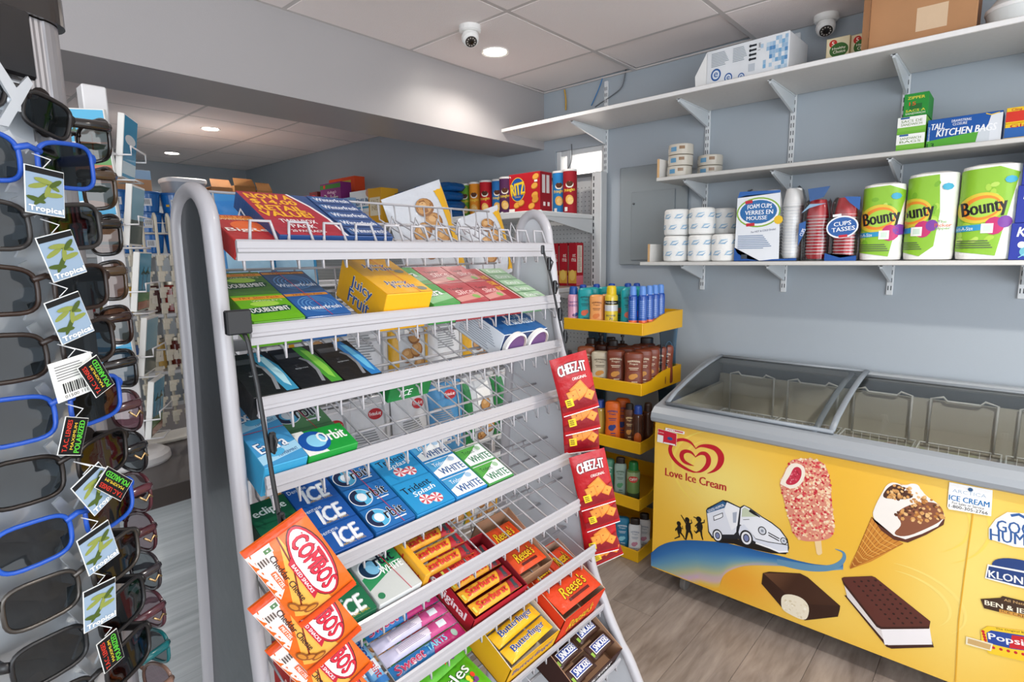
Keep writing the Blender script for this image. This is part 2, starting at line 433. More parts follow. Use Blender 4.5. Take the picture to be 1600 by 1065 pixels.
def tile_area(xs, ys, skip=()):
    bars = MB(); cache = {}
    for i in range(len(xs)-1):
        for j in range(len(ys)-1):
            a, b = round(xs[i+1]-xs[i], 3), round(ys[j+1]-ys[j], 3)
            if (a, b) not in cache: cache[(a, b)] = tile_mesh(a, b)
            o = bpy.data.objects.new('ceiling_tile', cache[(a, b)]); COL.objects.link(o); o.parent = ceil
            o.location = (xs[i]+.007, ys[j]+.007, ZC)
            if (i, j) in skip: o.rotation_euler = (.012, -.01, 0); o.location.z += .006
    for x in xs:
        o = MB(); o.box((x, (ys[0]+ys[-1])/2, ZC), (.022, ys[-1]-ys[0], .006), '#cfc8c4', 'enamel'); o.build('ceiling_bar', ceil)
    for y in ys:
        o = MB(); o.box(((xs[0]+xs[-1])/2, y, ZC+.0005), (xs[-1]-xs[0], .022, .006), '#cfc8c4', 'enamel'); o.build('ceiling_bar', ceil)
tile_area([XB+.005, -1.59, -.98, -.37, .24, .85, 1.46], [-1.275, -.665, -.055, .555, 1.165, 1.775, 2.385, YW-.005], {(0, 6), (1, 6)})
tile_area([XF+.01, -6.015, -5.405, -4.795, -4.185, -3.575, -2.965, XB2-.005], [-.335, .275, .885, 1.495, 2.105, YW-.005])
# recessed ceiling lamps
def downlight(x, y, label, power, rs=.05):
    t = thing('ceiling_downlight', label, 'ceiling light', (x, y, ZC-.004), 'recessed ceiling lamps')
    m = MB(); m.lathe([(.052, -.001), (.066, -.006), (.066, 0), (.052, .002)], '#f1ece6', 'enamel', 24); m.build('trim_ring', t)
    m = MB(); m.lathe([(.053, -.0035), (.053, -.001)], '#ffffff', 'lamp', 24); m.build('diffuser', t)
    l = bpy.data.lights.new('downlight_lamp', 'SPOT'); l.energy = power; l.spot_size = math.radians(150); l.spot_blend = .6; l.shadow_soft_size = rs; l.color = (1, .93, .85)
    o = bpy.data.objects.new('downlight_lamp', l); COL.objects.link(o); o.parent = t; o.location = (0, 0, -.012)
downlight(-1.925, 2.06, 'lit downlight in the ceiling beside the dome camera near the beam', 12)
downlight(-4.487, 1.75, 'nearer lit downlight in the back room ceiling', 22)
downlight(-5.71, 1.88, 'farther lit downlight in the back room ceiling', 14)
downlight(.5, 1.4, 'added downlight above the aisle, out of view, brightening the wall and freezer', 60)  # unseen extra lamp, added to lift the back wall and freezer top
def dome(x, y, label, ang):
    t = thing('security_camera', label, 'security camera', (x, y, ZC-.003), 'dome security cameras')
    m = MB(); m.lathe([(.0, -.028), (.04, -.026), (.046, -.02), (.046, 0)], '#ecebe8', 'plastic', 28); m.build('mount', t)
    m = MB(); d = Vector((math.cos(ang)*.62, math.sin(ang)*.62, -.78)).normalized(); M = Matrix.Translation((0, 0, -.045)) @ d.to_track_quat('Z', 'Y').to_matrix().to_4x4()
    m.lathe([(.0, -.036), (.02, -.03), (.033, -.014), (.037, 0), (.034, .016), (.026, .026)], '#efeeeb', 'plastic', 24, M=M); m.build('ball', t)
    m = MB(); m.lathe([(.024, .0262), (.0245, .0272), (.021, .028)], '#3a3634', 'gloss', 20, M=M); m.lathe([(.0, .0285), (.009, .0282), (.0095, .030), (.0, .031)], '#0a0a0a', 'gloss', 14, M=M)
    for k in range(10):
        a = 2*PI*k/10; m.lathe([(.0028, .028), (.0028, .0295), (0, .03)], '#b9b2aa', 'gloss', 8, (.0165*math.cos(a), .0165*math.sin(a), 0), M=M)
    m.build('lens', t)
dome(-1.80, 1.775, 'white dome camera on the ceiling above the lit downlight', -.55)
dome(-.675, 2.70, 'white dome camera on the ceiling behind the small meal boxes', -1.2)
# ================================================================== chest freezer with printed front
FY = 2.115; FX0, FX1 = -1.088, .56; FZ0, FZ1 = .092, .752
fr = thing('ice_cream_freezer', 'yellow chest freezer with curved sliding glass lids and ice cream pictures on its front', 'freezer', (-.26, 2.44, 0))
m = MB()
cw = '#d8d9d6'
m.box((FX0+.02, 2.43, .42), (.036, .6, .66), cw, 'enamel', b=.004); m.box((FX1-.02, 2.43, .42), (.036, .6, .66), cw, 'enamel', b=.004)
m.box(((FX0+FX1)/2, 2.735, .46), (FX1-FX0-.01, .03, .76), cw, 'enamel', b=.004); m.box(((FX0+FX1)/2, 2.44, .12), (FX1-FX0-.05, .6, .04), cw, 'enamel')
m.build('body', fr, True)
m = MB()   # pale liner: the freezing well
for (c, d) in ((((FX0+FX1)/2, 2.165, .5), (FX1-FX0-.08, .02, .54)), (((FX0+FX1)/2, 2.705, .56), (FX1-FX0-.08, .02, .62)), ((FX0+.05, 2.43, .54), (.02, .54, .58)), ((FX1-.05, 2.43, .54), (.02, .54, .58)), (((FX0+FX1)/2, 2.43, .23), (FX1-FX0-.08, .54, .02))):
    m.box(c, d, '#d6d1c2', 'plastic')
m.build('liner', fr, True)
def fp(px, py):
    p = onY(px, py, FY); return (p.x, p.z)
c4 = lambda x, y: fp(1010+x*.2441, 660+y*.2441)
c5 = lambda x, y: fp(1180+x*.36145, 680+y*.36145)
c3 = lambda x, y: fp(1010+x*.36875, 540+y*.36875)
def S_fz(u, v): return Vector((u, FY, v)), Vector((0, -1, 0))
m = MB(); YEL = '#f0c032'
def yelcol(p):
    x, z = p[0], p[2]
    a = math.exp(-((x+.80)**2/.05+(z-.55)**2/.03)); b_ = math.exp(-((x+.02)**2/.03+(z-.45)**2/.12)); e = math.exp(-((x+.42)**2/.06+(z-.2)**2/.02))
    t = min(1, .08+.75*a+.7*b_+.3*e); c = mixc('#efb62a', '#f7e585', t)
    o_ = .7*math.exp(-((x+.72)**2/.025+(z-.18)**2/.006)); return mixc(c, '#ef9c2a', min(1, o_))
nx, nz = 60, 24; rc = .03
def smooth2(pts, n=6):
    P_ = [Vector((p[0], p[1], 0)) for p in pts]; o = []
    for i in range(len(P_)-1):
        a, b = P_[i], P_[i+1]; t0 = (b-P_[max(i-1, 0)])/2; t1 = (P_[min(i+2, len(P_)-1)]-a)/2
        for k in range(n): t = k/n; q = a*(2*t**3-3*t*t+1)+t0*(t**3-2*t*t+t)+b*(-2*t**3+3*t*t)+t1*(t**3-t*t); o.append((q.x, q.y))
    o.append(tuple(pts[-1])); return o
def chaikin(pts, k=2):
    for _ in range(k): pts = [((1-f)*p[0]+f*q[0], (1-f)*p[1]+f*q[1]) for p, q in zip(pts, pts[1:]+pts[:1]) for f in (.25, .75)]
    return pts
vs = []; 
for j in range(nz+1):
    for i in range(nx+1):
        x = FX0+(FX1-FX0)*i/nx; z = FZ0+(FZ1-FZ0)*j/nz
        if j == 0 and i == 0: x += .009; z += .009
        vs.append((x, FY, z))
m.add(vs, [(j*(nx+1)+i, j*(nx+1)+i+1, (j+1)*(nx+1)+i+1, (j+1)*(nx+1)+i) for j in range(nz) for i in range(nx)], yelcol, 'enamel')
m.box(((FX0+FX1)/2, FY+.0155, (FZ0+FZ1)/2), (FX1-FX0, .03, FZ1-FZ0), '#d9a82a', 'enamel')
P = Print(m, S_fz, 'enamel', .0005, step=.000012)
# pale light rings of the background print
def arc(c, rx, ry, a0, a1, n=24): return [(c[0]+rx*math.cos(a0+(a1-a0)*k/n), c[1]+ry*math.sin(a0+(a1-a0)*k/n)) for k in range(n+1)]
ctr = c4(480, 330)
for q in (.10, .135, .17): P.line(arc(ctr, q*1.2, q, 1.9, 4.2), [.012*math.sin(PI*k/24)+.0005 for k in range(25)], '#f5d862')
for q in (.09, .115): P.line(arc(c5(620, 700), q*1.5, q, -.6, 1.7), [.009*math.sin(PI*k/24)+.0005 for k in range(25)], '#f7de7c')
for q in (.13, .165): P.line(arc(c5(640, 330), q*1.3, q, -.9, 1.0), [.008*math.sin(PI*k/24)+.0005 for k in range(25)], '#f5d862')
# the swooping rainbow road
U = [(30, 835), (80, 792), (150, 764), (250, 752), (350, 755), (480, 765), (600, 790), (720, 820), (850, 850), (960, 880), (1080, 905), (1180, 912), (1260, 905)]
L = [(30, 915), (110, 945), (210, 985), (310, 1025), (390, 1055), (462, 1060), (482, 1000), (525, 955), (630, 918), (800, 915), (1000, 925), (1130, 945), (1260, 940)]
iw = [(i/4, 0) for i in range(0)]; NU = 4; U2 = [c4(*p) for p in smooth2(U, NU)]; L2 = [c4(*p) for p in smooth2(L, NU)]
ramp = [(0, '#1f5d9c'), (.2, '#2f6fae'), (.4, '#5c93b5'), (.55, '#86a8a4'), (.68, '#b9b78a'), (.8, '#c9a8c4'), (.91, '#dcbc62'), (1, '#efb52c')]
def rampc(t, R=ramp):
    for (a, ca), (b, cb_) in zip(R, R[1:]):
        if t <= b: return mixc(ca, cb_, (t-a)/(b-a))
    return lin(R[-1][1])
K = 12; vs = []; cs = []
for k in range(K+1):
    for i in range(len(U2)):
        t = k/K; vs.append((U2[i][0]*(1-t)+L2[i][0]*t, U2[i][1]*(1-t)+L2[i][1]*t))
        i_ = i; i = i/NU; w = min(1, max(0, (i-7)/3)); R2 = [(0, '#1f5d9c'), (.5, '#3f7fb4'), (1, '#7ea6bd')]
        tt = t*(.42+.58*min(1, i/3.5)); cs.append(mixc(rampc(tt), rampc(t, R2), w))
n = len(U2); tab = {(round(a[0], 5), round(a[1], 5)): c for a, c in zip(vs, cs)}
P.put(vs, [(k*n+i, k*n+i+1, (k+1)*n+i+1, (k+1)*n+i) for k in range(K) for i in range(n-1)], lambda x, y: tab[(round(x, 5), round(y, 5))])
P.line([c5(*p) for p in smooth2([(95, 545), (180, 563), (250, 573), (320, 572), (362, 556), (384, 530), (380, 505), (345, 490)])], [q[0] for q in smooth2([(v, 0) for v in (.022, .026, .024, .02, .016, .012, .008, .002)])], '#5f8fb0')
# red double heart
def hl(pts, w): A_ = smooth2(pts); W_ = [q[0] for q in smooth2([(v, 0) for v in w])]; P.line([c4(*p) for p in A_], [q*.2441*.0026 for q in W_], '#c21a2c')
hl([(318, 168), (285, 128), (245, 110), (200, 112), (165, 135), (152, 172), (165, 215), (200, 258), (250, 292), (300, 314), (325, 316)], [4, 16, 20, 20, 22, 26, 26, 24, 20, 12, 4])
hl([(314, 168), (345, 150), (390, 150), (440, 165), (472, 200), (478, 240), (462, 280), (432, 308), (390, 325)], [4, 14, 26, 34, 40, 38, 28, 16, 3])
hl([(316, 222), (290, 192), (258, 182), (232, 192), (226, 218), (240, 246), (270, 264), (305, 276)], [4, 16, 22, 28, 30, 26, 16, 3])
hl([(312, 222), (345, 198), (378, 200), (397, 226), (395, 262), (375, 292), (345, 312), (312, 318)], [4, 18, 28, 32, 30, 24, 14, 4])
def ftext(t, pa, pb, h, col, cf, **kw):
    a, b = cf(*pa), cf(*pb); P.text(t, (a[0]+b[0])/2, (a[1]+b[1])/2, math.dist(a, b), h, col, math.atan2(b[1]-a[1], b[0]-a[0]), **kw)
ftext('Love Ice Cream', (120, 312), (513, 412), .034, '#b8282c', c4, bold=.04)
# three running children in silhouette
def sil(shapes):
    for s_ in shapes:
        if s_[0] == 'e': a = c4(s_[1], s_[2]); P.ell(a[0], a[1], s_[3]*.00064, s_[4]*.00064, '#15120e', n=14)
        else: P.line([c4(*p) for p in s_[1]], [w*.00064 for w in s_[2]], '#15120e')
sil([('e', 208, 646, 15, 17), ('e', 211, 682, 17, 30), ('l', [(205, 665), (186, 690), (192, 672)], [9, 8, 5]), ('l', [(216, 668), (234, 680), (230, 660)], [9, 8, 5]), ('l', [(206, 700), (212, 728), (180, 742)], [16, 11, 6]), ('l', [(216, 700), (236, 725), (246, 746)], [14, 10, 6]),
     ('e', 262, 622, 16, 18), ('e', 268, 668, 19, 38), ('l', [(255, 645), (240, 618), (222, 590)], [10, 8, 6]), ('l', [(278, 648), (292, 640), (286, 620)], [10, 8, 5]), ('l', [(264, 690), (258, 720), (252, 750)], [18, 14, 10]), ('l', [(278, 690), (290, 716), (294, 745)], [18, 14, 8]),
     ('e', 336, 618, 18, 19), ('e', 342, 665, 20, 36), ('l', [(322, 612), (302, 602)], [8, 6]), ('l', [(330, 645), (312, 662), (326, 672)], [9, 8, 6]), ('l', [(352, 642), (370, 638), (372, 620)], [9, 8, 5]), ('l', [(334, 690), (318, 704), (306, 690)], [15, 12, 7]), ('l', [(350, 690), (354, 722), (362, 750)], [15, 11, 8])])
# the little white van
def pg(pts, col, cf=c4): P.poly([cf(*p) for p in pts], col)
pg([(425, 735), (560, 740), (700, 770), (900, 825), (895, 842), (850, 838), (800, 835), (640, 800), (560, 775), (470, 768)], '#1a1512')
pg([(382, 560), (392, 545), (490, 494), (520, 500), (600, 540), (625, 526), (665, 545), (745, 602), (805, 638), (860, 682), (905, 745), (915, 800), (905, 834), (850, 830), (780, 800), (690, 772), (640, 770), (590, 745), (480, 740), (420, 738), (396, 700), (392, 640)], '#20242c')
pg([(388, 575), (500, 545), (516, 508), (598, 546), (580, 650), (575, 700), (560, 715), (480, 715), (425, 728), (402, 695), (396, 640)], '#e4e8f2')
pg([(500, 560), (516, 508), (598, 546), (582, 660), (545, 690)], '#f4f6fb')
pg([(387, 558), (490, 500), (512, 513), (498, 545), (390, 580)], '#2c5f8f')
ftext('GOOD HUMOR', (393, 568), (497, 525), .010, '#f4f6fb', c4, bold=.02)
pg([(428, 598), (490, 574), (492, 602), (476, 612), (432, 628)], '#20242c'); pg([(432, 601), (486, 580), (488, 600), (474, 608), (436, 622)], '#f4f6fb')
pg([(552, 575), (580, 570), (574, 640), (556, 640)], '#aeb7c8')
pg([(598, 650), (606, 548), (628, 532), (662, 550), (740, 606), (800, 643), (852, 684), (895, 742), (905, 780), (780, 760), (700, 740), (660, 690), (620, 660)], '#eef1f8')
pg([(590, 700), (600, 660), (625, 650), (660, 690), (700, 745), (780, 765), (905, 785), (906, 824), (850, 822), (780, 790), (700, 762), (640, 730), (600, 730)], '#dfe4f0')
pg([(610, 602), (614, 552), (630, 542), (660, 558), (718, 600)], '#c9d3b8'); P.line([c4(*p) for p in ((660, 560), (690, 580), (728, 604))], [.012, .011, .004], '#17191d')
for (a, b) in (((780, 702), (852, 742)), ((782, 718), (850, 756))): P.line([c4(*a), c4(*b)], .0042, '#17191d')
P.line([c4(700, 768), c4(790, 800), c4(850, 826), c4(908, 822)], .007, '#f8f9fc'); P.line([c4(620, 620), c4(660, 618)], .0018, '#17191d')
for (x, y, r1) in ((742, 691, 25), (880, 756, 20)):
    a = c4(x, y); P.ell(*a, r1*.00062, r1*.00068, '#17191d', n=18); P.ell(*a, r1*.00048, r1*.00053, '#d4d9e2', n=18); P.ell(*a, r1*.0002, r1*.00022, '#8b93a2', n=14)
for (x, y, r1) in ((456, 722, 40), (640, 738, 48)):
    a = c4(x, y); P.ell(*a, r1*.00052, r1*.00068, '#17191d', n=22); P.ell(*a, r1*.00040, r1*.00053, '#f1f3f8', n=22); P.ell(*a, r1*.00026, r1*.00036, '#17191d', n=18); P.ell(*a, r1*.00019, r1*.00027, '#7d88b4', n=16)
# nutty ice cream bar
BAR = [(105, 205), (118, 178), (148, 115), (165, 102), (230, 98), (285, 110), (312, 142), (325, 200), (331, 280), (342, 390), (338, 432), (310, 450), (255, 458), (200, 455), (172, 436), (150, 380), (130, 300), (112, 230)]
pg([(256, 448), (285, 448), (290, 508), (283, 515), (274, 517), (266, 510)], '#f1d3a0', c5)
pg(chaikin(BAR), '#dd8f7a', c5)
rnd = random.Random(3)
def inside(p, poly):
    c = False; j = len(poly)-1
    for i in range(len(poly)):
        if (poly[i][1] > p[1]) != (poly[j][1] > p[1]) and p[0] < (poly[j][0]-poly[i][0])*(p[1]-poly[i][1])/(poly[j][1]-poly[i][1])+poly[i][0]: c = not c
        j = i
    return c
def sprinkle(poly, cf, n, cols, r0, r1, avoid=None):
    x0 = min(p[0] for p in poly); x1 = max(p[0] for p in poly); y0 = min(p[1] for p in poly); y1 = max(p[1] for p in poly); k = 0; l0 = P.l
    while k < n:
        q = (rnd.uniform(x0, x1), rnd.uniform(y0, y1)); k += 1
        if not inside(q, poly) or (avoid and inside(q, avoid)): continue
        a = cf(*q); r_ = rnd.uniform(r0, r1); s_ = rnd.uniform(.6, 1); nn = rnd.choice((5, 6, 7)); P.l = l0+rnd.random()*.00003
        P.put([(r_*math.cos(2*PI*i/nn), r_*s_*math.sin(2*PI*i/nn)) for i in range(nn)], [tuple(range(nn))], rnd.choice(cols), rnd.uniform(0, 3), a, False)
    P.l = l0+.00004
sprinkle(BAR, c5, 900, ['#f5d6b0', '#f2c49a', '#f7e2c4', '#c9283a', '#d8454e', '#e9a88c'], .003, .0062)
pg(chaikin([(106, 208), (120, 180), (148, 122), (180, 118), (212, 132), (218, 165), (205, 205), (170, 230), (140, 226), (118, 214)]), '#f6ecdc', c5)
pg(chaikin([(128, 205), (150, 175), (165, 140), (185, 133), (202, 148), (200, 180), (180, 208), (150, 216)]), '#c52f48', c5); sprinkle([(140, 200), (170, 140), (195, 150), (180, 205)], c5, 40, ['#d9556a', '#a81f38', '#e58a96'], .002, .0045)
# cone
CONE = [(505, 352), (560, 420), (640, 466), (560, 512), (500, 545), (412, 576), (408, 566), (440, 500), (470, 430)]
pg(CONE, '#d08a33', c5)
for k in range(9):
    t = k/8; P.line([c5(505+(640-505)*t, 352+(466-352)*t), c5(411, 574)], .0022, '#a9611c')
for k in range(1, 9):
    t = k/9; P.line([c5(505+(411-505)*t, 352+(572-352)*t), c5(575+(411-575)*t, 428+(572-428)*t+6), c5(640+(411-640)*t, 466+(572-466)*t)], .0024, '#e8b45c')
pg(chaikin([(503, 352), (520, 300), (550, 245), (568, 212), (600, 199), (640, 216), (690, 206), (716, 230), (740, 262), (795, 295), (822, 345), (812, 380), (740, 425), (640, 466), (570, 430)]), '#f4efe8', c5)
pg([(503, 350), (515, 372), (560, 402), (600, 432), (650, 448), (720, 425), (790, 392), (822, 350), (815, 385), (740, 428), (660, 462), (600, 450), (545, 410)], '#5a2c1c', c5)
pg(chaikin([(605, 340), (640, 310), (700, 290), (760, 285), (800, 300), (821, 345), (800, 372), (745, 400), (650, 440), (590, 425), (640, 385)]), '#8a5238', c5)
pg(chaikin([(545, 268), (570, 225), (610, 205), (650, 230), (690, 262), (660, 275), (600, 275)]), '#4a2818', c5); pg(chaikin([(640, 235), (660, 208), (700, 207), (718, 232), (700, 250), (660, 250)]), '#f6f2ec', c5)
sprinkle([(600, 345), (650, 300), (740, 262), (800, 300), (818, 350), (760, 395), (720, 380), (660, 370)], c5, 130, ['#d9a05c', '#e8bd80', '#b87838', '#5a3018'], .004, .0075)
sprinkle([(550, 265), (610, 205), (650, 215), (760, 280), (700, 290)], c5, 70, ['#d9a05c', '#e8bd80', '#5a3018', '#c08848'], .004, .007)
# chocolate coated bar with a bite
pg([(34, 594), (60, 588), (195, 595), (228, 612), (368, 735), (366, 752), (358, 782), (215, 798), (115, 742), (28, 640)], '#33190f', c5)
P.put([c5(*p) for p in ((36, 594), (195, 595), (228, 612), (368, 735), (240, 728), (130, 680))], [(0, 1, 2, 5), (2, 3, 4, 5)], lambda x, y: mixc('#7a5136', '#3f2214', min(1, max(0, (x-c5(36, 0)[0])/.1))))
pg(chaikin([(114, 690), (150, 683), (205, 700), (236, 738), (228, 790), (205, 797), (165, 780), (120, 755), (112, 730)]), '#efe6cf', c5); sprinkle([(118, 695), (200, 705), (230, 740), (205, 790), (120, 750)], c5, 60, ['#f8f2e2', '#dccfae', '#e8ddc2'], .002, .006)
# ice cream sandwich
pg([(386, 690), (400, 690), (575, 895), (765, 888), (773, 914), (590, 920), (568, 912)], '#3a1a15', c5)
pg([(384, 640), (530, 812), (545, 830), (754, 826), (766, 902), (575, 905), (398, 696)], '#ded8d6', c5); pg([(545, 836), (754, 830), (766, 902), (560, 903)], '#f3f0f2', c5)
pg([(374, 616), (384, 611), (505, 606), (520, 612), (758, 802), (752, 832), (548, 833), (528, 822), (384, 640)], '#5a2a22', c5)
pg([(374, 618), (528, 815), (548, 826), (754, 824), (752, 834), (545, 836), (525, 826), (382, 642)], '#38160f', c5)
for i in range(4):
    for j in range(10):
        t = (j+.5)/10; s_ = (i+.5)/4; a = c5(405+(590-405)*t+(120)*s_*(1+.3*t), 622+(822-622)*t-8*s_*(1-t)-6*t*s_); P.ell(*a, .0042, .0034, '#280e0a', n=8)
# logos at the right end
def badge(pts, col): pg(pts, col, c5)
badge([(1010, 400), (1040, 360), (1090, 330), (1300, 345), (1330, 500), (1120, 480), (1010, 445)], '#eef0ee')
ftext('GOOD', (1042, 388), (1262, 418), .036, '#2d5c9c', c5, bold=.02); ftext('HUMOR', (1014, 425), (1285, 470), .036, '#2d5c9c', c5, bold=.02)
P.line([c5(1105, 345), c5(1140, 340), c5(1180, 362)], .008, '#2d5c9c')
P.ell(*c5(1160, 590), .07, .036, '#1f3f7c', n=30)
badge([(993, 615), (1005, 555), (1300, 610), (1300, 690), (1120, 650)], '#f2f2ee'); badge([(1000, 612), (1010, 563), (1296, 618), (1296, 680), (1120, 642)], '#1f3f7c')
ftext('KLONDIKE', (1008, 595), (1290, 655), .023, '#f6f6f2', c5, bold=.03)
badge([(974, 705), (1060, 700), (1070, 692), (1290, 745), (1295, 815), (1160, 788), (990, 745)], '#3f2a1c'); ftext('BEN & JERRY\'S', (992, 722), (1285, 790), .020, '#f4ecd6', c5, bold=.03); badge([(1055, 748), (1220, 785), (1220, 800), (1055, 764)], '#d59a44'); ftext('ICE CREAM', (1062, 756), (1210, 792), .007, '#3f2a1c', c5); ftext('All Natural', (1075, 708), (1200, 735), .008, '#d9b074', c5)
badge([(975, 840), (1005, 822), (1290, 860), (1310, 970), (1280, 1000), (1010, 940), (978, 890)], '#f2cc2e')
for k in range(7):
    P.ell(*c5(985+k*3.2, 845+k*12), .0042, .0045, '#c8202c', n=10); P.ell(*c5(1030+k*32, 915+k*7), .0042, .0045, '#c8202c', n=10)
badge([(1000, 850), (1020, 840), (1300, 885), (1300, 945), (1110, 920), (1006, 895)], '#24479c'); badge([(1110, 860), (1300, 888), (1300, 945), (1098, 915)], '#c8202c')
ftext('Popsicle', (1008, 868), (1250, 915), .026, '#fbfbf6', c5, bold=.03); ftext('The Original Brand', (1040, 833), (1200, 856), .007, '#3f2a1c', c5)
badge([(912, 866), (1028, 898), (1020, 930), (910, 900)], '#efe7c8'); badge([(920, 874), (1020, 902), (1014, 924), (918, 896)], '#cdaa70')
ctr = [c5(*p) for p in ((943, 330), (905, 600), (880, 800), (866, 1065))]; P.line(ctr, .003, '#e0a828')
m.build('front_panel', fr, True)
def sticker(name, label, pts, draw, cf, col='#fbfbf9', par=fr):
    m2 = MB(); q = [cf(*p) for p in pts]
    g = globals(); old = g['P']; g['P'] = Print(m2, S_fz, 'paper', .004, step=.0002); P.poly(q, col); draw(); m2.build(name, par, True)['label'] = label; g['P'] = old
def d1():
    ftext('ARCTICA', (853, 235), (1000, 262), .011, '#9fb6cc', c5); ftext('ICE CREAM', (838, 264), (1014, 298), .017, '#2374b4', c5, bold=.03); ftext('For Sales or Service', (852, 287), (990, 314), .008, '#4a4a4a', c5); ftext('1-800-305-2766', (838, 300), (1006, 334), .010, '#2b2b2b', c5); P.ell(*c5(931, 232), .006, .006, '#3b5f88', n=14)
sticker('dealer_sticker', 'white dealer sticker', [(840, 200), (1027, 235), (1020, 347), (838, 317), (831, 305)], d1, c5)
def d2():
    P.poly([c3(52, 350), c3(130, 372), c3(128, 422), c3(48, 404)], '#c6283a'); P.poly([c3(50, 374), c3(74, 380), c3(72, 410), c3(48, 404)], '#efe9e6'); P.ell(*c3(102, 392), .012, .007, '#35558c', n=16); P.poly([c3(76, 406), c3(124, 416), c3(124, 421), c3(75, 411)], '#efe9e6'); ftext('Love', (52, 362), (76, 368), .006, '#f4dcdc', c3)
    P.poly([c3(84, 345), c3(165, 362), c3(163, 374), c3(82, 357)], '#f4f0ec'); ftext('AHT', (90, 352), (122, 359), .006, '#c6283a', c3, bold=.03); P.poly([c3(122, 356), c3(158, 364), c3(158, 369), c3(122, 361)], '#c6283a')
sticker('maker_sticker', 'small red and white sticker', [(51, 349), (131, 371), (129, 424), (47, 405)], d2, c3)
# grey bumper rail all round the top
m = MB(); prof = [(FY-.004, .752), (FY-.016, .760), (FY-.020, .775), (FY-.014, .795), (FY+.012, .815), (FY+.045, .822), (FY+.05, .80), (FY+.03, .752)]
m.prism(prof, 0, FX0-.012, FX1+.012, '#9aa0a6', 'plastic')
for x in (FX0, FX1-.0):
    s_ = -1 if x < 0 else 1
    m.prism([(FY+.0, .752), (2.755, .752), (2.755, .93), (2.72, .945), (2.60, .93), (2.45, .895), (2.3, .855), (FY+.02, .815)], 0, x-.012 if s_ < 0 else x-.028, x+.028 if s_ < 0 else x+.012, '#9aa0a6', 'plastic')
m.box(((FX0+FX1)/2, 2.738, .93), (FX1-FX0, .05, .035), '#a7acb0', 'plastic', b=.008)
m.build('bumper_rail', fr, True)
LIDP = [(FY+.035, .824), (2.22, .856), (2.34, .888), (2.46, .914), (2.58, .932), (2.715, .945)]
def lid(x0, x1, dz, frames):
    g = MB(); vs = [(x, y, z+dz) for x in (x0, x1) for (y, z) in LIDP]; n = len(LIDP)
    g.add(vs, [(k, n+k, n+k+1, k+1) for k in range(n-1)], '#ffffff', 'glass', True); lo = g.build('lid', fr, True); lo['label'] = 'curved sliding glass lid'
    f = MB()
    for x in frames: f.tube([(x, y, z+dz+.003) for y, z in LIDP], .011, '#8d949b', 'plastic', 8, flat=.6)
    for k in (0, -1): f.rod((x0, LIDP[k][0], LIDP[k][1]+dz), (x1, LIDP[k][0], LIDP[k][1]+dz), .008, '#8d949b', 'plastic')
    f.build('lid_frame', lo).location = -fr.location
lid(FX0+.03, -.43, .006, (FX0+.035, -.437)); lid(-.5, FX1-.03, -.012, (FX1-.035, -.49))
for x in (FX0+.12, FX1-.15):
    for y in (2.19, 2.66):
        m = MB()
        m.lathe([(.028, -.012), (.034, -.008), (.034, .008), (.028, .012)], '#6e6a66', 'rubber', 16, M=Matrix.Translation((x, y, .034)) @ Matrix.Rotation(PI/2, 4, 'Y')); m.box((x, y, .078), (.03, .03, .06), '#8a8682', 'metal'); m.build('caster', fr, True)
# lift-out wire baskets in the well
def basket(x0, x1, label):
    t = thing('freezer_basket', label, 'wire basket', ((x0+x1)/2, 2.43, .5), 'wire baskets in the freezer'); wcol = '#f4f4f0'
    a, e = x1-x0, .5; b = MB(); hx, hy = a/2-.006, e/2
    for z in (.20, .0): b.tube([(-hx, -hy, z), (hx, -hy, z), (hx, hy, z), (-hx, hy, z)], .0035, wcol, 'plastic', 6, True)
    b.build('rim', t)
    b = MB(); n = max(4, int(a/.032))
    for k in range(n+1):
        x = -hx+2*hx*k/n; b.tube([(x, -hy, .2), (x, -hy, 0), (x, hy, 0), (x, hy, .2)], .001, wcol, 'plastic', 4)
    for k in range(1, 14):
        y = -hy+2*hy*k/14; b.tube([(-hx, y, .2), (-hx, y, 0), (hx, y, 0), (hx, y, .2)], .001, wcol, 'plastic', 4)
    b.build('wire_mesh', t)['kind'] = 'stuff'
    b = MB(); b.tube([(-hx*.8, hy, .2), (-hx*.8, hy, .38), (-hx*.5, hy, .39), (-hx*.4, hy, .375), (hx*.4, hy, .375), (hx*.5, hy, .39), (hx*.8, hy, .38), (hx*.8, hy, .2)], .0045, wcol, 'plastic', 6); b.build('tall_handle', t)
bx = [-1.02, -.76, -.50, -.24, .02, .28, .5]
for k, lb in enumerate(('leftmost wire basket in the yellow freezer', 'second wire basket from the left in the freezer', 'wire basket under the joint of the freezer lids', 'wire basket with red packs in the freezer', 'fifth wire basket in the freezer', 'wire basket at the right end of the freezer')):
    basket(bx[k], bx[k+1], lb)
def pack(x, y, z, w, d, h, c1, label, rz):
    b = MB(); b.box((0, 0, h/2), (w, d, h), c1, 'film', b=.004); Print(b, flat((0, 0, h), (1, 0, 0), (0, 1, 0)), 'film').ell(0, 0, w*.35, d*.3, '#f1e9da'); o = b.build('ice_cream_pack'); o.location = (x, y, z); o.rotation_euler = (0, 0, rz); tag(o, label, 'ice cream', 'ice creams in the freezer')
pack(-.12, 2.40, .506, .17, .12, .1, '#b3262e', 'red ice cream pack lying in the freezer basket', .2); pack(-.1, 2.40, .608, .14, .10, .05, '#c9502a', 'orange red pack on top of the red pack in the freezer', -.3)
pack(-.88, 2.50, .506, .1, .1, .1, '#2f5f94', 'blue ice cream pack in the leftmost freezer basket', .1); pack(-.62, 2.33, .506, .12, .1, .12, '#7a6a3a', 'olive ice cream pack in a freezer basket', .3)
pack(.12, 2.42, .506, .15, .2, .13, '#5a4a3a', 'brown ice cream box in a freezer basket', 0)
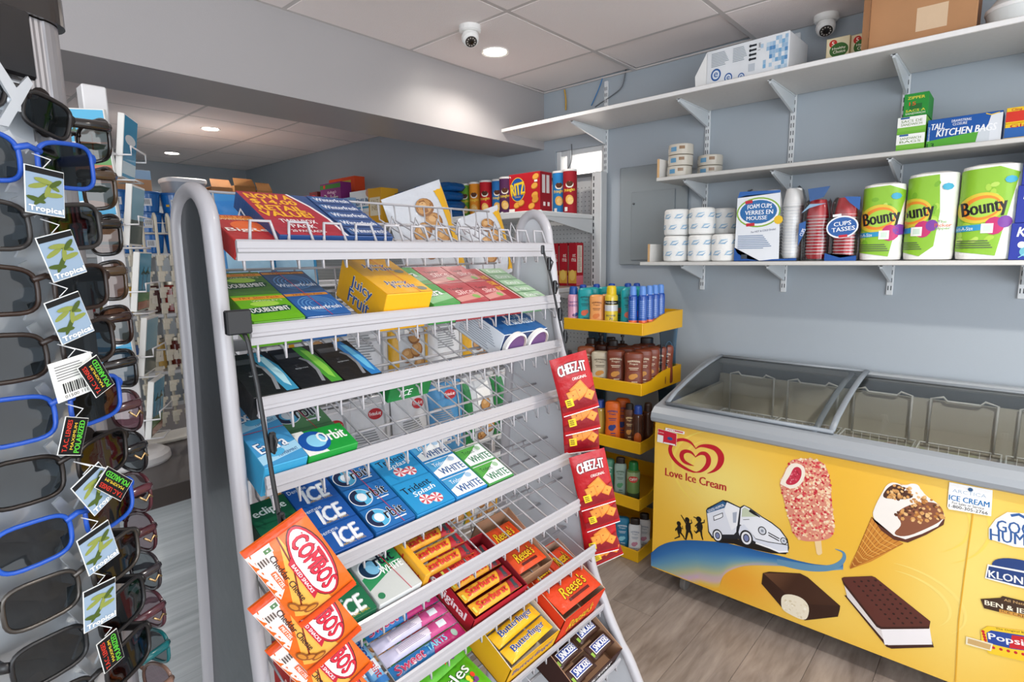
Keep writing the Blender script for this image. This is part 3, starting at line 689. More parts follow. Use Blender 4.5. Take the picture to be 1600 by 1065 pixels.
# ================================================================== wall shelving
def standard(x, z0, z1, label):
    t = thing('shelf_standard', label, 'shelf standard', (x, YW, z0), 'slotted wall standards')
    m = MB(); m.box((0, -.006, (z1-z0)/2), (.024, .012, z1-z0), '#dfe2e4', 'enamel', b=.002); m.build('channel', t)
    m = MB(); z = .02
    while z < z1-z0-.03:
        for dx in (-.005, .005): m.box((dx, -.0122, z+.009), (.0035, .0006, .018), '#4b5054', 'rubber')
        z += .032
    m.build('slots', t)['kind'] = 'stuff'
standard(-1.765, 1.9, 2.385, 'slotted white wall standard beside the bright window'); standard(-1.187, 1.27, 2.385, 'slotted white wall standard behind the tape rolls')
standard(-.801, 1.27, 2.385, 'slotted white wall standard above the red cups'); standard(-.390, 1.27, 2.385, 'slotted white wall standard behind the sandwich bag boxes'); standard(.016, 1.27, 2.385, 'slotted white wall standard at the right edge of the picture')
def shelf(name, label, x0, x1, yf, zt, th, col, brs, fin='laminate', edge=None):
    t = thing(name, label, 'shelf', ((x0+x1)/2, YW-.013, zt-th))
    m = MB(); m.box(((x0+x1)/2, (yf+YW-.013)/2, zt-th/2), (x1-x0, YW-.013-yf, th), col, fin, b=.002, cols={'y': edge or col}); m.build('board', t, True)
    for x in brs:
        m = MB(); d = (YW-.013-yf)*.86; y1 = YW-.013
        m.prism([(y1, zt-th-.075), (y1, zt-th-.0005), (y1-d, zt-th-.0005), (y1-d, zt-th-.014)], 0, x-.0045, x+.0045, '#d5dadd', 'enamel')
        m.box((x, y1-d/2, zt-th-.003), (.02, d, .004), '#d5dadd', 'enamel'); m.build('bracket', t, True)
    return t
shelf('wall_shelf', 'long white top shelf running along the back wall under the ceiling', -2.383, .6, 2.40, 2.148, .019, '#d6d3cf', (-1.765, -1.187, -.801, -.390, .016), edge='#f0efed')
ms = shelf('wall_shelf', 'middle wall shelf of grey stone-look laminate with a wooden end stop', -1.312, .6, 2.50, 1.806, .017, '#b9b8b4', (-1.187, -.801, -.390, .016), edge='#cdccc8')
ls = shelf('wall_shelf', 'lowest wall shelf holding paper towels and cups', -1.39, .6, 2.50, 1.414, .017, '#bdbcb8', (-1.187, -.801, -.390, .016), edge='#d3d2ce')
for par, x, zt in ((ms, -1.305, 1.806), (ls, -1.345, 1.414)):
    m = MB(); m.box((x, 2.6, zt+.042), (.012, .19, .085), '#e6e4e0', 'laminate', cols={'y': '#d0a878', 'x': '#d0a878'}); m.build('end_stop', par, True)
# ---- helpers for goods
def goods(m, name, label, cat, group, loc, rz=0, sc=None):
    o = m.build(name); o.scale = sc or (1, 1, 1); o.location = loc; o.rotation_euler = (0, 0, rz); tag(o, label, cat, group); return o
def pbox(w, d, h, col, fin='paper', cols=None, b=.0015):
    """carton standing on z=0, front face at y=-d/2; returns builder and print contexts front, top, left, right"""
    m = MB(); m.box((0, 0, h/2), (w, d, h), col, fin, b=b, cols=cols)
    return m, Print(m, flat((0, -d/2, h/2), (1, 0, 0), (0, 0, 1)), fin), Print(m, flat((0, 0, h), (1, 0, 0), (0, 1, 0)), fin), Print(m, flat((-w/2, 0, h/2), (0, -1, 0), (0, 0, 1)), fin), Print(m, flat((w/2, 0, h/2), (0, 1, 0), (0, 0, 1)), fin)
def px2(x0, x1, yb, yt, Y):
    a = onY(x0, yb, Y); b = onY(x1, yb, Y); c = onY((x0+x1)/2, yt, Y); return (a.x+b.x)/2, b.x-a.x, c.z
# ---- top shelf goods (z 2.148)
ZT = 2.1485
w, d, h = .40, .22, .155
m, F, T, Lf, R = pbox(w, d, h, '#e9ecef', 'card')
rnd = random.Random(11)
for i in range(9):
    for j in range(8):
        if rnd.random() < .25+.09*i: F.rect(.075+i*.014, -.055+j*.0165, .0135, .016, rnd.choice(['#9fc0dc', '#c8dcec', '#5f93c4', '#7fb0d6', '#b4cfe4'])); F.l -= F.step
F.l += F.step
for (x, y, r_) in ((-.150, -.028, .026), (-.085, -.052, .02), (-.02, -.06, .016)): F.ell(x, y, r_, r_, '#2c5fa4'); F.ell(x, y, r_*.72, r_*.72, '#dfe8f2'); F.text('e', x, y, r_*.8, r_*.8, '#2c5fa4', bold=.03)
F.lines(-.13, .035, .09, .06, 9, '#9aa3ab'); F.lines(-.03, .035, .07, .06, 9, '#9aa3ab'); F.text('1 set', .062, .045, .03, .012, '#5a6068', rot=PI/2)
for k in range(4): F.rect(.035, .055-k*.018, .03, .008, '#2a2e34'); F.ell(.02, .055-k*.018, .006, .006, '#2a2e34', n=10)
F.rect(.03, -.032, .03, .03, '#c5ccd4')
wb = thing('carton', 'open white carton with blue squares lying on the top shelf', 'carton', (0, 0, 0)); px = px2(1100, 1250, 105, 66, 2.45)
wb.scale = (.83, 1, .95); wb.location = (-.90, 2.57, ZT); wb.rotation_euler = (0, 0, -.03)
m.build('case', wb)
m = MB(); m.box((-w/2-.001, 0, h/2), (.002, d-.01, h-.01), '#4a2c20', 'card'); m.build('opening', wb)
m = MB(); m.add([(-w/2, -d/2, .01), (-w/2-.055, -d/2-.005, .0), (-w/2-.06, -d/2-.005, .06), (-w/2, -d/2, h)], [(0, 1, 2, 3), (3, 2, 1, 0)], '#f1f1ef', 'card'); m.add([(-w/2, -d/2, h), (-w/2-.05, -d/2+.02, h-.09), (-w/2-.05, d/2, h-.09), (-w/2, d/2, h)], [(0, 1, 2, 3), (3, 2, 1, 0)], '#e4e6e8', 'card'); m.build('flap', wb)
def meal(x, y, label, c2, rz=0):
    m, F, T, Lf, R = pbox(.105, .04, .14, '#d8c79a', 'paper')
    F.rect(0, .0, .1, .135, '#e4d8b4'); F.ell(-.022, .043, .018, .018, '#c8362c'); F.text('5', -.022, .043, .012, .02, '#fbf4e4', bold=.03); F.ell(.005, .008, .042, .035, '#3f6b34'); F.text('Healthy', .005, .016, .06, .014, '#f4f0dc', bold=.02); F.text('Choice', .007, .001, .055, .014, '#f4f0dc', bold=.02); F.ell(0, -.045, .04, .022, c2); F.ell(.006, -.04, .025, .012, '#e8cf86')
    goods(m, 'meal_box', label, 'food box', 'small meal boxes on the top shelf', (x, y, ZT), rz, (.75, 1, .75))
meal(-.588, 2.555, 'left green and beige meal box with a red dot on the top shelf', '#c79a4a', .05); meal(-.508, 2.57, 'right green and beige meal box beside the brown carton', '#b8503a', -.08)
# brown carton
bc = thing('cardboard_box', 'large brown cardboard box with clear tape on the top shelf', 'cardboard box', (-.325, 2.585, ZT)); cbw, cbd, cbh = .30, .27, .245
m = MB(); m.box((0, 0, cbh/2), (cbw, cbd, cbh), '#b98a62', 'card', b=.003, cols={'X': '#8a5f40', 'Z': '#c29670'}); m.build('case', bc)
m = MB(); Print(m, flat((0, -cbd/2, cbh/2), (1, 0, 0), (0, 0, 1)), 'film').rect(.03, -.05, .085, .075, '#d9bd9c'); m.build('tape_patch', bc)
m = MB(); m.add([(-cbw/2, -cbd/2, 0), (-cbw/2-.012, -cbd/2-.05, .0), (-cbw/2-.012, -cbd/2-.05, cbh), (-cbw/2, -cbd/2, cbh)], [(0, 1, 2, 3), (3, 2, 1, 0)], '#c69a72', 'card'); m.build('flap', bc)
bc.rotation_euler = (0, 0, .03)
m = MB(); m.lathe([(.05, 0), (.075, .008), (.085, .05), (.085, .06), (.055, .10), (.03, .11), (0, .112)], '#dfe2e0', 'film', 24); m.lathe([(.087, .05), (.088, .056), (.087, .062)], '#f4f4f2', 'film', 24)
goods(m, 'plastic_tub', 'clear domed plastic tub right of the brown box', 'tub', None, (-.07, 2.52, ZT))
# ---- middle shelf goods (z 1.806)
ZM = 1.8065
def tape_roll(x, y, z, label):
    t = thing('tape_roll', label, 'tape', (x, y, z), 'clear packing tape rolls')
    m = MB(); m.lathe([(.038, .0), (.056, .001), (.057, .004), (.057, .044), (.056, .047), (.038, .048)], '#c9c2b4', 'gloss', 28); P_ = Print(m, cyl((0, 0, 0), .057, 0), 'gloss')
    P_.ref = .008; P_.rect(-.01, .024, .03, .02, '#5f94b8'); P_.rect(.03, .03, .025, .014, '#8a6a4a'); P_.rect(-.055, .02, .03, .018, '#e4dfd6'); m.build('tape', t)
    m = MB(); m.lathe([(.0355, .001), (.0355, .047)], '#a08058', 'card', 24); m.build('core', t)
tape_roll(-1.235, 2.58, ZM, 'bottom roll of the clear tape stack on the middle shelf'); tape_roll(-1.232, 2.582, ZM+.049, 'middle roll of the clear tape stack'); tape_roll(-1.23, 2.58, ZM+.098, 'top roll of the clear tape stack'); tape_roll(-1.13, 2.68, ZM, 'tape roll behind the tape stack, lower'); tape_roll(-1.13, 2.68, ZM+.049, 'tape roll behind the tape stack, upper')
def sand(z, w, h, label, top, c1, t1, t2):
    m, F, T, Lf, R = pbox(w, .14, h, c1)
    if top: F.text(t1, 0, .035, w*.7, .014, '#e9d84c', bold=.02); F.rect(0, -.01, w*.5, .026, '#2a6b34'); F.text('15', -.015, .005, .03, .018, '#d95a2c', bold=.03); F.text(t2, 0, -.03, w*.8, .012, '#e9d84c', bold=.02); F.text('SANDWICH', 0, -.045, w*.8, .009, '#f4f4e4')
    else: F.rect(0, h*.38, w, h*.2, '#f4f5f0'); F.rect(-.03, h*.42, .04, .009, '#2f5f9c'); F.rect(0, .01, w, h*.45, '#f4f5f0'); F.text(t1, 0, .02, w*.75, .013, '#6a8a3c', bold=.02); F.text(t2, 0, .003, w*.75, .012, '#6a8a3c', bold=.02); F.rect(0, -h*.42, w, h*.14, '#6fb43c')
    goods(m, 'sandwich_bag_box', label, 'box', 'sandwich bag boxes on the middle shelf', (-.332+(.008 if top else 0), 2.60, z), 0, (.67, 1, .67))
sand(ZM, .125, .088, 'bottom green and white sandwich bag box of the stack', 0, '#7cbc46', 'SANDWICH', 'BAGS'); sand(ZM+.0592, .125, .088, 'middle green and white sandwich bag box of the stack', 0, '#7cbc46', 'SACS DE', 'SANDWICH'); sand(ZM+.1186, .108, .115, 'dark green sandwich bag box on top of the stack', 1, '#2f8f3c', 'ZIPPER', 'SACS A')
m, F, T, Lf, R = pbox(.285, .11, .125, '#2458a4')
F.poly([(-.1425, -.0625), (.1425, -.0625), (.1425, -.04), (.05, -.012), (-.1425, -.03)], '#58a83c'); F.poly([(.075, -.0625), (.1425, -.0625), (.1425, .055), (.1, .05)], '#dfe4ea'); F.poly([(.05, -.0625), (.1, -.0625), (.1, .0), (.06, .0)], '#cfd6dc')
F.text('TALL', -.1, .03, .055, .026, '#f4f6fa', bold=.04, shear=.15); F.text('DRAWSTRING', -.01, .045, .075, .011, '#e8eef6', bold=.02); F.text('CLOSURE', -.015, .031, .055, .011, '#e8eef6', bold=.02); F.text('KITCHEN BAGS', .01, .0, .23, .03, '#f4f6fa', bold=.04, shear=.15); F.text('13', -.125, -.05, .03, .02, '#1f5a2c', bold=.03); F.line([(.08, .058), (.1, .05), (.13, .056)], .004, '#e8c43c'); F.text('Essential', -.135, .0, .06, .008, '#e8eef6', rot=PI/2)
goods(m, 'kitchen_bag_box', 'blue and green tall kitchen bags box on the middle shelf', 'box', None, (-.183, 2.595, ZM), -.02, (.71, 1, .78))
for k, (c1, t1, lb) in enumerate((('#c82c2c', 'Glad', 'lower red and yellow cling wrap box at the right end of the middle shelf'), ('#c82c2c', 'Cling Wrap', 'upper red and yellow cling wrap box at the right end of the middle shelf'))):
    m, F, T, Lf, R = pbox(.3, .06, .062, '#e8c02c'); F.rect(-.1, -.005, .1, .04, '#d03a2c' if k else '#2f62a8'); F.text(t1, -.09, .02, .085, .013, '#b8242c', bold=.02); F.text('45', -.06, -.006, .03, .02, '#f8f8f0', bold=.03); F.rect(.08, 0, .12, .06, '#2f62a8')
    goods(m, 'cling_wrap_box', lb, 'box', 'cling wrap boxes', (.03, 2.56, ZM+k*.0502), 0, (.7, 1, .8))
# ---- lowest shelf goods (z 1.414)
ZL = 1.4145
def tp(x, y, z, label, rz):
    m = MB(); m.lathe([(.035, 0), (.048, .001), (.052, .006), (.0535, .03), (.0535, .08), (.052, .103), (.046, .109), (.02, .11), (.0, .107)], '#f1f1ee', 'soft', 28)
    P_ = Print(m, cyl((0, 0, 0), .0537, .0), 'soft', .0006); P_.ref = .01
    for i in range(7):
        for j in range(2):
            cx = (-.16+i*.05)+(.025 if j else 0); cy = .033+j*.045
            P_.line([(cx-.018, cy-.009), (cx-.006, cy+.006), (cx+.018, cy+.010)], [.001, .007, .001], '#a4c4dc'); P_.line([(cx-.018, cy-.006), (cx+.006, cy-.006), (cx+.018, cy+.004)], [.001, .006, .001], '#8fb4d2')
    goods(m, 'toilet_roll', label, 'toilet paper', 'wrapped toilet rolls on the lowest shelf', (x, y, z), rz, (1.1, 1.1, 1.1))
k = 0
for (x, y, n, w_) in ((-1.235, 2.57, 2, 'leftmost front column'), (-1.112, 2.57, 2, 'second front column'), (-1.06, 2.69, 2, 'column behind the second column'), (-1.0, 2.57, 1, 'x'), (-.935, 2.705, 2, 'column behind the foam cup bag')):
    for j in range(n): tp(x, y, ZL+j*.1225, 'wrapped toilet roll, %s of the %s' % (('lower', 'upper')[j], w_) if n > 1 else 'wrapped toilet roll with blue leaves beside the foam cup bag', .3*k); k += 1
def bag_of_cups(name, label, x, y, w, d, h, cupcol, rimcol, n, cols, draw):
    t = thing(name, label, 'cups', (x, y, ZL))
    for (cx, cy, zz) in cols:
        m = MB(); k = 0; z = zz; mid = max(6, int(h*.8/.011))
        while z < h-.075:
            m.lathe([(.030, z), (.038, z+.018), (.040, z+.019), (.040, z+.0215), (.037, z+.0215)], [cupcol, rimcol, rimcol, rimcol], 'plastic', 18, (cx, cy, 0)); z += .0125
        m.lathe([(.041, z), (.037, z+.03), (.029, z+.072), (.0, z+.072)], cupcol, 'plastic', 18, (cx, cy, 0))
        m.build('cup_stack', t)
    m = MB(); W_, D_ = w/2, d/2; N = 28; rings = []
    for zz, s_ in ((.002, .97), (.03, 1.0), (h*.5, 1.0), (h*.85, .97), (h*.97, .9), (h*1.04, .75)):
        rings.append([(W_*s_*math.copysign(abs(math.cos(a))**.55, math.cos(a)), D_*s_*math.copysign(abs(math.sin(a))**.55, math.sin(a)), zz+.006*math.sin(5*a)) for a in [2*PI*q/N for q in range(N)]])
    vs = [p for r_ in rings for p in r_]
    m.add(vs, [(i*N+q, i*N+(q+1) % N, (i+1)*N+(q+1) % N, (i+1)*N+q) for i in range(len(rings)-1) for q in range(N)], '#ffffff', 'clearfilm', True)
    draw(Print(m, flat((0, -D_-.001, 0), (1, 0, 0), (0, 0, 1)), 'film')); m.build('bag', t)['label'] = 'clear plastic bag with printed label'
    return t
def foam(F):
    F.poly([(-.128, .003), (.058, .003), (.05, .28), (-.115, .288), (-.124, .27)], '#e9eef4'); F.poly([(-.129, .002), (-.02, .002), (-.08, .012), (-.115, .035), (-.129, .06)], '#2456a0'); F.poly([(-.124, .27), (-.09, .278), (.05, .28), (.05, .29), (-.115, .296)], '#2f66b0'); F.poly([(-.02, .002), (.126, .002), (.126, .012), (.03, .008)], '#2456a0')
    F.ell(-.035, .205, .09, .062, '#8cb83c'); F.ell(-.035, .205, .084, .056, '#f4f6f8'); F.ell(-.035, .207, .076, .049, '#2f6fae'); F.text('FOAM CUPS', -.03, .228, .1, .018, '#fbfdff', bold=.03, arch=.004); F.text('VERRES EN', -.032, .205, .115, .018, '#fbfdff', bold=.03); F.text('MOUSSE', -.04, .182, .085, .016, '#fbfdff', bold=.03)
    F.rect(-.075, .25, .03, .013, '#c8283a', .1); F.rect(-.065, .155, .035, .013, '#c8283a', .05); F.ell(.048, .17, .018, .018, '#f0c42c', n=11); F.text('For HOT & COLD Drinks!', -.01, .128, .1, .008, '#2a3f6c', rot=.1); F.lines(-.045, .082, .14, .06, 8, '#7f93b4'); F.rect(-.085, .02, .025, .018, '#3d4652')
bag_of_cups('foam_cup_bag', 'bag of white foam cups with a blue printed label', -.81, 2.585, .262, .13, .295, '#f4f4f2', '#e2e4e6', 20, [(-.085, .0, .012), (.0, .0, .012), (.085, .0, .012)], foam)
def redc(F):
    F.poly([(-.055, .0), (.055, .0), (.055, .02), (.0, .012), (-.055, .03)], '#2456a0'); F.ell(.0, .13, .055, .043, '#f4f6f8', .1); F.ell(.0, .13, .05, .037, '#2f62a8', .1); F.text('CUPS', .0, .143, .06, .016, '#fbfdff', bold=.03, rot=.1); F.text('TASSES', .004, .122, .08, .016, '#fbfdff', bold=.03, rot=.1); F.rect(-.02, .175, .03, .009, '#f4f6f8', .1); F.rect(.005, .095, .03, .01, '#c8283a', .1); F.poly([(.02, .22), (.055, .19), (.055, .24), (.0, .245)], '#2f62a8')
bag_of_cups('red_cup_bag', 'bag of red plastic cups right next to the paper towels', -.525, 2.565, .1, .1, .235, '#c8202e', '#f0eeec', 14, [(0, 0, .008)], redc)
def redl(F):
    F.poly([(-.055, .06), (-.03, .12), (-.03, .16), (-.055, .15)], '#2f62a8'); F.poly([(-.05, .19), (-.02, .21), (.04, .225), (-.02, .225)], '#8fb4d2'); F.text('CUPS', -.04, .115, .03, .014, '#f4f6f8', bold=.02, rot=1.2); F.poly([(-.02, .235), (.03, .25), (.05, .29), (-.03, .285)], '#3a5f94')
bag_of_cups('red_cup_bag', 'bag of red plastic cups beside the foam cup bag', -.628, 2.575, .1, .1, .235, '#c8202e', '#f0eeec', 14, [(0, 0, .008)], redl)
def towel(x, y, w, d, h, label, rz, logo, split):
    m = MB(); g = '#8cc034'
    m.lathe([(.40, 0), (.485, .004), (.5, .02), (.5, h-.02), (.485, h-.004), (.3, h+.004), (.0, h+.006)], '#f2f1ee', 'soft', 40, sx=w, sy=d, power=3.2)
    def S(u, v):
        q = max(-.985, min(.985, u/(w*.5))); yy = (1-abs(q)**3.2)**(1/3.2); return Vector((w*.5*q, -d*.5*yy, v)), Vector((math.copysign(abs(q)**2.2, q), -max(.15, yy**2.2), 0)).normalized()
    F = Print(m, S, 'film', .0016, .008); e = w*.5
    F.poly([(-e, .03), (-.02 if split else .03, .015), (.02, .05), (.03, h*.55), (.07 if not split else .02, h*.9), (.02, h*.97), (-e, h*.95)], g)
    rr = random.Random(int(x*1000))
    for q in range(16): F.ell(rr.uniform(-e, .02), rr.uniform(.05, h*.9), .012, .008, rr.choice(['#a8d048', '#78b02c', '#b8d860']), rr.uniform(0, 3), 8)
    lx = logo
    F.ell(lx-.01, h*.55, .062, .05, '#d9c43c', .3); F.ell(lx-.008, h*.55, .052, .04, '#e88a2c', .3); F.ell(lx-.004, h*.55, .043, .03, '#a8d048', .3)
    F.text('Bounty', lx, h*.54, min(.12, w*.85), .062, '#1d1a1c', bold=.03, rot=.16)
    F.poly([(lx-.10, h*.29), (lx+.0, h*.32), (lx, h*.38), (lx-.10, h*.36)], '#2f94c4'); F.text('Select-A-Size', lx-.055, h*.335, .06, .012, '#f4f8fa', rot=.05); F.ell(lx+.03, h*.36, .026, .03, '#c02c6c', n=12); F.ell(lx+.055, h*.40, .018, .02, '#7a3c9c', n=12); F.rect(lx+.012, h*.335, .032, .032, '#f4f4ee'); F.rect(lx+.012, h*.335, .02, .02, '#cfe4d4'); F.lines(lx-.01, h*.17, .11, .03, 4, '#5a6a4a'); F.ell(w*.3, h*.83, .015, .012, '#38a4c4', n=8)
    if split: F.text('The', w*.25, h*.44, .025, .01, '#6aa83c'); F.text('Picker', w*.27, h*.40, .045, .012, '#d8642c'); F.text('Upper', w*.27, h*.36, .04, .012, '#6aa83c')
    goods(m, 'paper_towel_pack', label, 'paper towels', 'green and white paper towel packs', (x, y, ZL), rz)
towel(-.403, 2.59, .135, .135, .283, 'smaller paper towel pack next to the red cups', .05, .0, False); towel(-.255, 2.60, .15, .15, .308, 'middle paper towel pack with the logo wrapped round its left side', .0, -.045, True); towel(-.093, 2.595, .165, .15, .318, 'right paper towel pack beside the tissue boxes', -.02, -.01, False)
for k in range(3):
    m, F, T, Lf, R = pbox(.23, .12, .115, '#33409c', cols={'x': '#b8d4e4'}); F.text('Kleenex', -.04, .03, .12, .03, '#f4f6fa', bold=.03, shear=.2); F.ell(-.06, -.025, .03, .02, '#6fb4c4', .4); F.ell(-.085, -.01, .01, .01, '#f4f6fa'); F.line([(-.09, -.05), (-.05, -.02), (.02, -.03)], [.002, .008, .002], '#8fd0d8'); Lf.text('Kleenex', 0, 0, .09, .03, '#3a5a94', shear=.2)
    goods(m, 'tissue_box', ('lowest', 'middle', 'topmost')[k]+' blue tissue box of the stack at the right edge', 'tissue box', 'blue tissue boxes', (.085+(0, .006, .012)[k], 2.575, ZL+k*.1205), 0, (1, 1, 1.04))
# ---- electric panel, cables
ep = thing('electric_panel', 'grey metal electric panel cover on the wall beside the pegboard', 'electric panel', (-1.47, YW-.001, 1.4))
m = MB(); m.box((-1.47, YW-.009, 1.655), (.39, .016, .52), '#8f979b', 'paint', b=.003); m.build('cover', ep, True)
m = MB(); m.box((-1.465, YW-.020, 1.60), (.25, .006, .36), '#8a9296', 'paint', b=.002); dr = m.build('door', ep, True)
m = MB(); m.lathe([(.006, 0), (.006, .004), (0, .005)], '#6a7074', 'metal', 10, M=Matrix.Translation((-1.575, YW-.023, 1.72)) @ Matrix.Rotation(PI/2, 4, 'X')); m.build('latch', dr).location = -ep.location
def cable(name, label, pts, r_, col):
    m = MB(); 
    P_ = [Vector(p) for p in pts]; sm = []
    for i in range(len(P_)-1):
        a, b = P_[i], P_[i+1]; t0 = (P_[i+1]-P_[max(i-1, 0)])/2; t1 = (P_[min(i+2, len(P_)-1)]-P_[i])/2
        for k in range(6):
            t = k/6; sm.append(a*(2*t**3-3*t*t+1)+t0*(t**3-2*t*t+t)+b*(-2*t**3+3*t*t)+t1*(t**3-t*t))
    sm.append(P_[-1]); m.tube(sm, r_, col, 'rubber', 6); o = m.build(name); tag(o, label, 'cable', 'loose cables by the beam'); return o
q = lambda x, y: onY(x, y, YW-.012)
cable('cable', 'grey cable hanging from the ceiling edge above the top shelf', [q(978, 108), q(972, 135), q(955, 150), q(940, 160), onY(930, 167, 2.72)], .0035, '#70757a'); cable('cable', 'blue network cable above the top shelf', [q(942, 120), q(936, 138), q(924, 165)], .003, '#3f7fb8'); cable('cable', 'yellow and black cable beside the beam corner', [q(882, 140), q(884, 155), q(884, 172)], .005, '#c9a04a')
cable('cable', 'thin black cable hanging in front of the window', [q(893, 225), q(893, 250), q(885, 268)], .002, '#3a3a3c')
# ================================================================== wall gondola with pegboard back
GX1, GX0 = -1.80, -4.9; GY = 2.74; GZ = 1.675
gd = thing('gondola_shelving', 'white steel store shelving with a pegboard back against the far wall', 'shelving', ((GX0+GX1)/2, GY, 0))
for x in (GX1+.02, -2.90, -3.95, GX0-.02):
    m = MB(); wpost = .062 if x == GX1+.02 else .04; m.box((x, GY-.005, .955), (wpost, .06, 1.90), '#c9cbcb', 'enamel', b=.003)
    for k in range(46): m.box((x-wpost*.28, GY-.0356, .25+k*.036), (.006, .001, .022), '#2b2c2e', 'rubber')
    m.build('post', gd, True)
for (a, b) in ((-2.88, GX1-.012), (-3.93, -2.92), (GX0, -3.97)):
    m = MB(); m.box(((a+b)/2, GY+.005, .98), (b-a, .012, 1.82), '#c4c5c4', 'enamel')
    y = GY-.0012
    n = int((b-a)/.0254)
    for i in range(n):
        for j in range(36):
            cx, cz = a+.013+i*.0254, .92+j*.0254+.02
            m.add([(cx+.0034*math.cos(q*PI/3), y-.0002, cz+.0034*math.sin(q*PI/3)) for q in range(6)], [(0, 1, 2, 3, 4, 5)], '#6a6c6e', 'rubber')
    m.build('pegboard', gd, True)
m = MB(); m.box(((GX0+GX1)/2, GY-.005, 1.895), (GX1-GX0+.03, .05, .014), '#4a4c4e', 'enamel'); m.build('top_cap', gd, True)
def gshelf(x0, x1, z, d):
    m = MB(); m.box(((x0+x1)/2, GY-.04-d/2, z-.014), (x1-x0, d, .026), '#d4d5d4', 'enamel', b=.004, cols={'y': '#dfe0df'}); m.box(((x0+x1)/2, GY-.04-d-.006, z-.014), (x1-x0, .012, .034), '#dedfde', 'enamel', b=.003)
    for x in (x0+.004, x1-.004): m.prism([(GY-.04, z-.028), (GY-.04-d*.98, z-.028), (GY-.04-d*.98, z-.036), (GY-.04, z-.105)], 0, x-.003, x+.003, '#c3c5c6', 'enamel')
    return m.build('shelf', gd, True)
for (a, b) in ((-2.895, GX1), (-3.945, -2.905), (GX0, -3.955)):
    gshelf(a, b, GZ, .45); gshelf(a, b, 1.28, .36); gshelf(a, b, .90, .4)
m = MB(); m.box(((GX0+GX1)/2, GY-.26, .07), (GX1-GX0, .5, .14), '#cfd0cf', 'enamel', b=.004); m.build('base_deck', gd, True)
def chip_can(x, y, c1, label, c2='#f2d24a'):
    t = thing('chip_can', label, 'chip can', (x, y, GZ), 'tubes of potato chips on the pegboard shelf')
    m = MB(); m.lathe([(.037, 0), (.038, .003), (.038, .228), (.0375, .23)], c1, 'paper', 28)
    F = Print(m, cyl((0, 0, 0), .038, 0, -PI/2+.55), 'paper', .0005, .01); F.ell(0, .155, .022, .017, '#f2ece0'); F.ell(-.006, .161, .013, .011, '#5a3422'); F.ell(.006, .161, .013, .011, '#5a3422'); F.ell(0, .151, .013, .006, '#5a3422'); F.text('Pringles', 0, .125, .062, .022, c2, bold=.03, rot=.12); F.ell(0, .075, .022, .026, '#e8b45a', .3); F.ell(.004, .07, .016, .02, '#f2d08a', .3); F.rect(-.02, .025, .018, .022, '#f2f0ec'); F.rect(.075, .12, .04, .12, mixc(c1, '#ffffff', .75))
    m.build('tube', t); m = MB(); m.lathe([(.0385, .226), (.0395, .228), (.0395, .236), (.037, .2375), (.036, .236), (.0, .236)], '#eeece8', 'plastic', 28); m.build('lid', t)
for a in ((-2.70, 2.59, '#7ab83a', 'light green chip can, leftmost of the row'), (-2.605, 2.58, '#e8922a', 'orange chip can in the row'), (-2.50, 2.57, '#c8242e', 'red chip can between the orange and blue cans'), (-2.415, 2.59, '#2a72b8', 'blue chip can partly behind the purple can'), (-2.315, 2.55, '#5a2f58', 'purple chip can touching the red cracker box'), (-2.19, 2.60, '#c8242e', 'chip can hidden behind the red cracker box'), (-1.955, 2.60, '#2a7fc0', 'blue chip can right of the red cracker box'), (-1.872, 2.585, '#9c1f2a', 'dark red chip can at the right end of the shelf')): chip_can(*a)
def carton(name, label, cat, group, x, y, z, w, d, h, col, draw, rz=0, cols=None, side=None):
    m, F, T, Lf, R = pbox(w, d, h, col, 'paper', cols); draw(F)
    if side: side(R)
    return goods(m, name, label, cat, group, (x, y, z), rz)
def nutr(R, w=.05, h=.12): R.rect(-w*.5, .02, w*.8, h, '#e9dccb'); R.lines(-w*.5, .02, w*.7, h*.95, 14, '#7a6a5e')
def ritz(F):
    F.ell(-.045, .02, .052, .062, '#e8c43a'); F.ell(-.045, .02, .048, .058, '#1f56a0'); F.text('RITZ', -.045, .022, .1, .06, '#c8981f', bold=.06, rot=.12); F.text('RITZ', -.045, .024, .095, .057, '#f2d03a', bold=.03, rot=.12); F.text('CRACKERS', -.045, -.018, .04, .007, '#f2d03a')
    for (x, y) in ((.078, .075), (.07, .03), (.072, -.015), (.075, -.04), (.05, -.07), (-.05, -.06), (-.02, -.05)): F.ell(x, y, .023, .016, '#c07a28', .3, 16); F.ell(x-.001, y+.002, .02, .013, '#e8a848', .3, 16)
    F.rect(.075, -.03, .035, .03, '#d9963a'); F.rect(.08, .055, .02, .01, '#f4efe6'); F.rect(-.085, -.085, .04, .015, '#f4efe6'); F.poly([(-.1, .09), (-.09, .09), (-.09, .08)], '#f4efe6')
carton('cracker_box', 'red cracker box with a blue oval emblem on the pegboard shelf', 'cracker box', None, -1.955, 2.345, GZ, .21, .1, .2, '#b81f2a', ritz, 0, {'X': '#8f1a24'}, lambda R: (R.rect(-.02, .04, .025, .09, '#cfc6c4'), R.rect(.015, .04, .025, .09, '#cfc6c4'), R.rect(-.015, -.06, .018, .02, '#e8dcd8'), R.rect(.02, -.06, .018, .02, '#e8dcd8')))
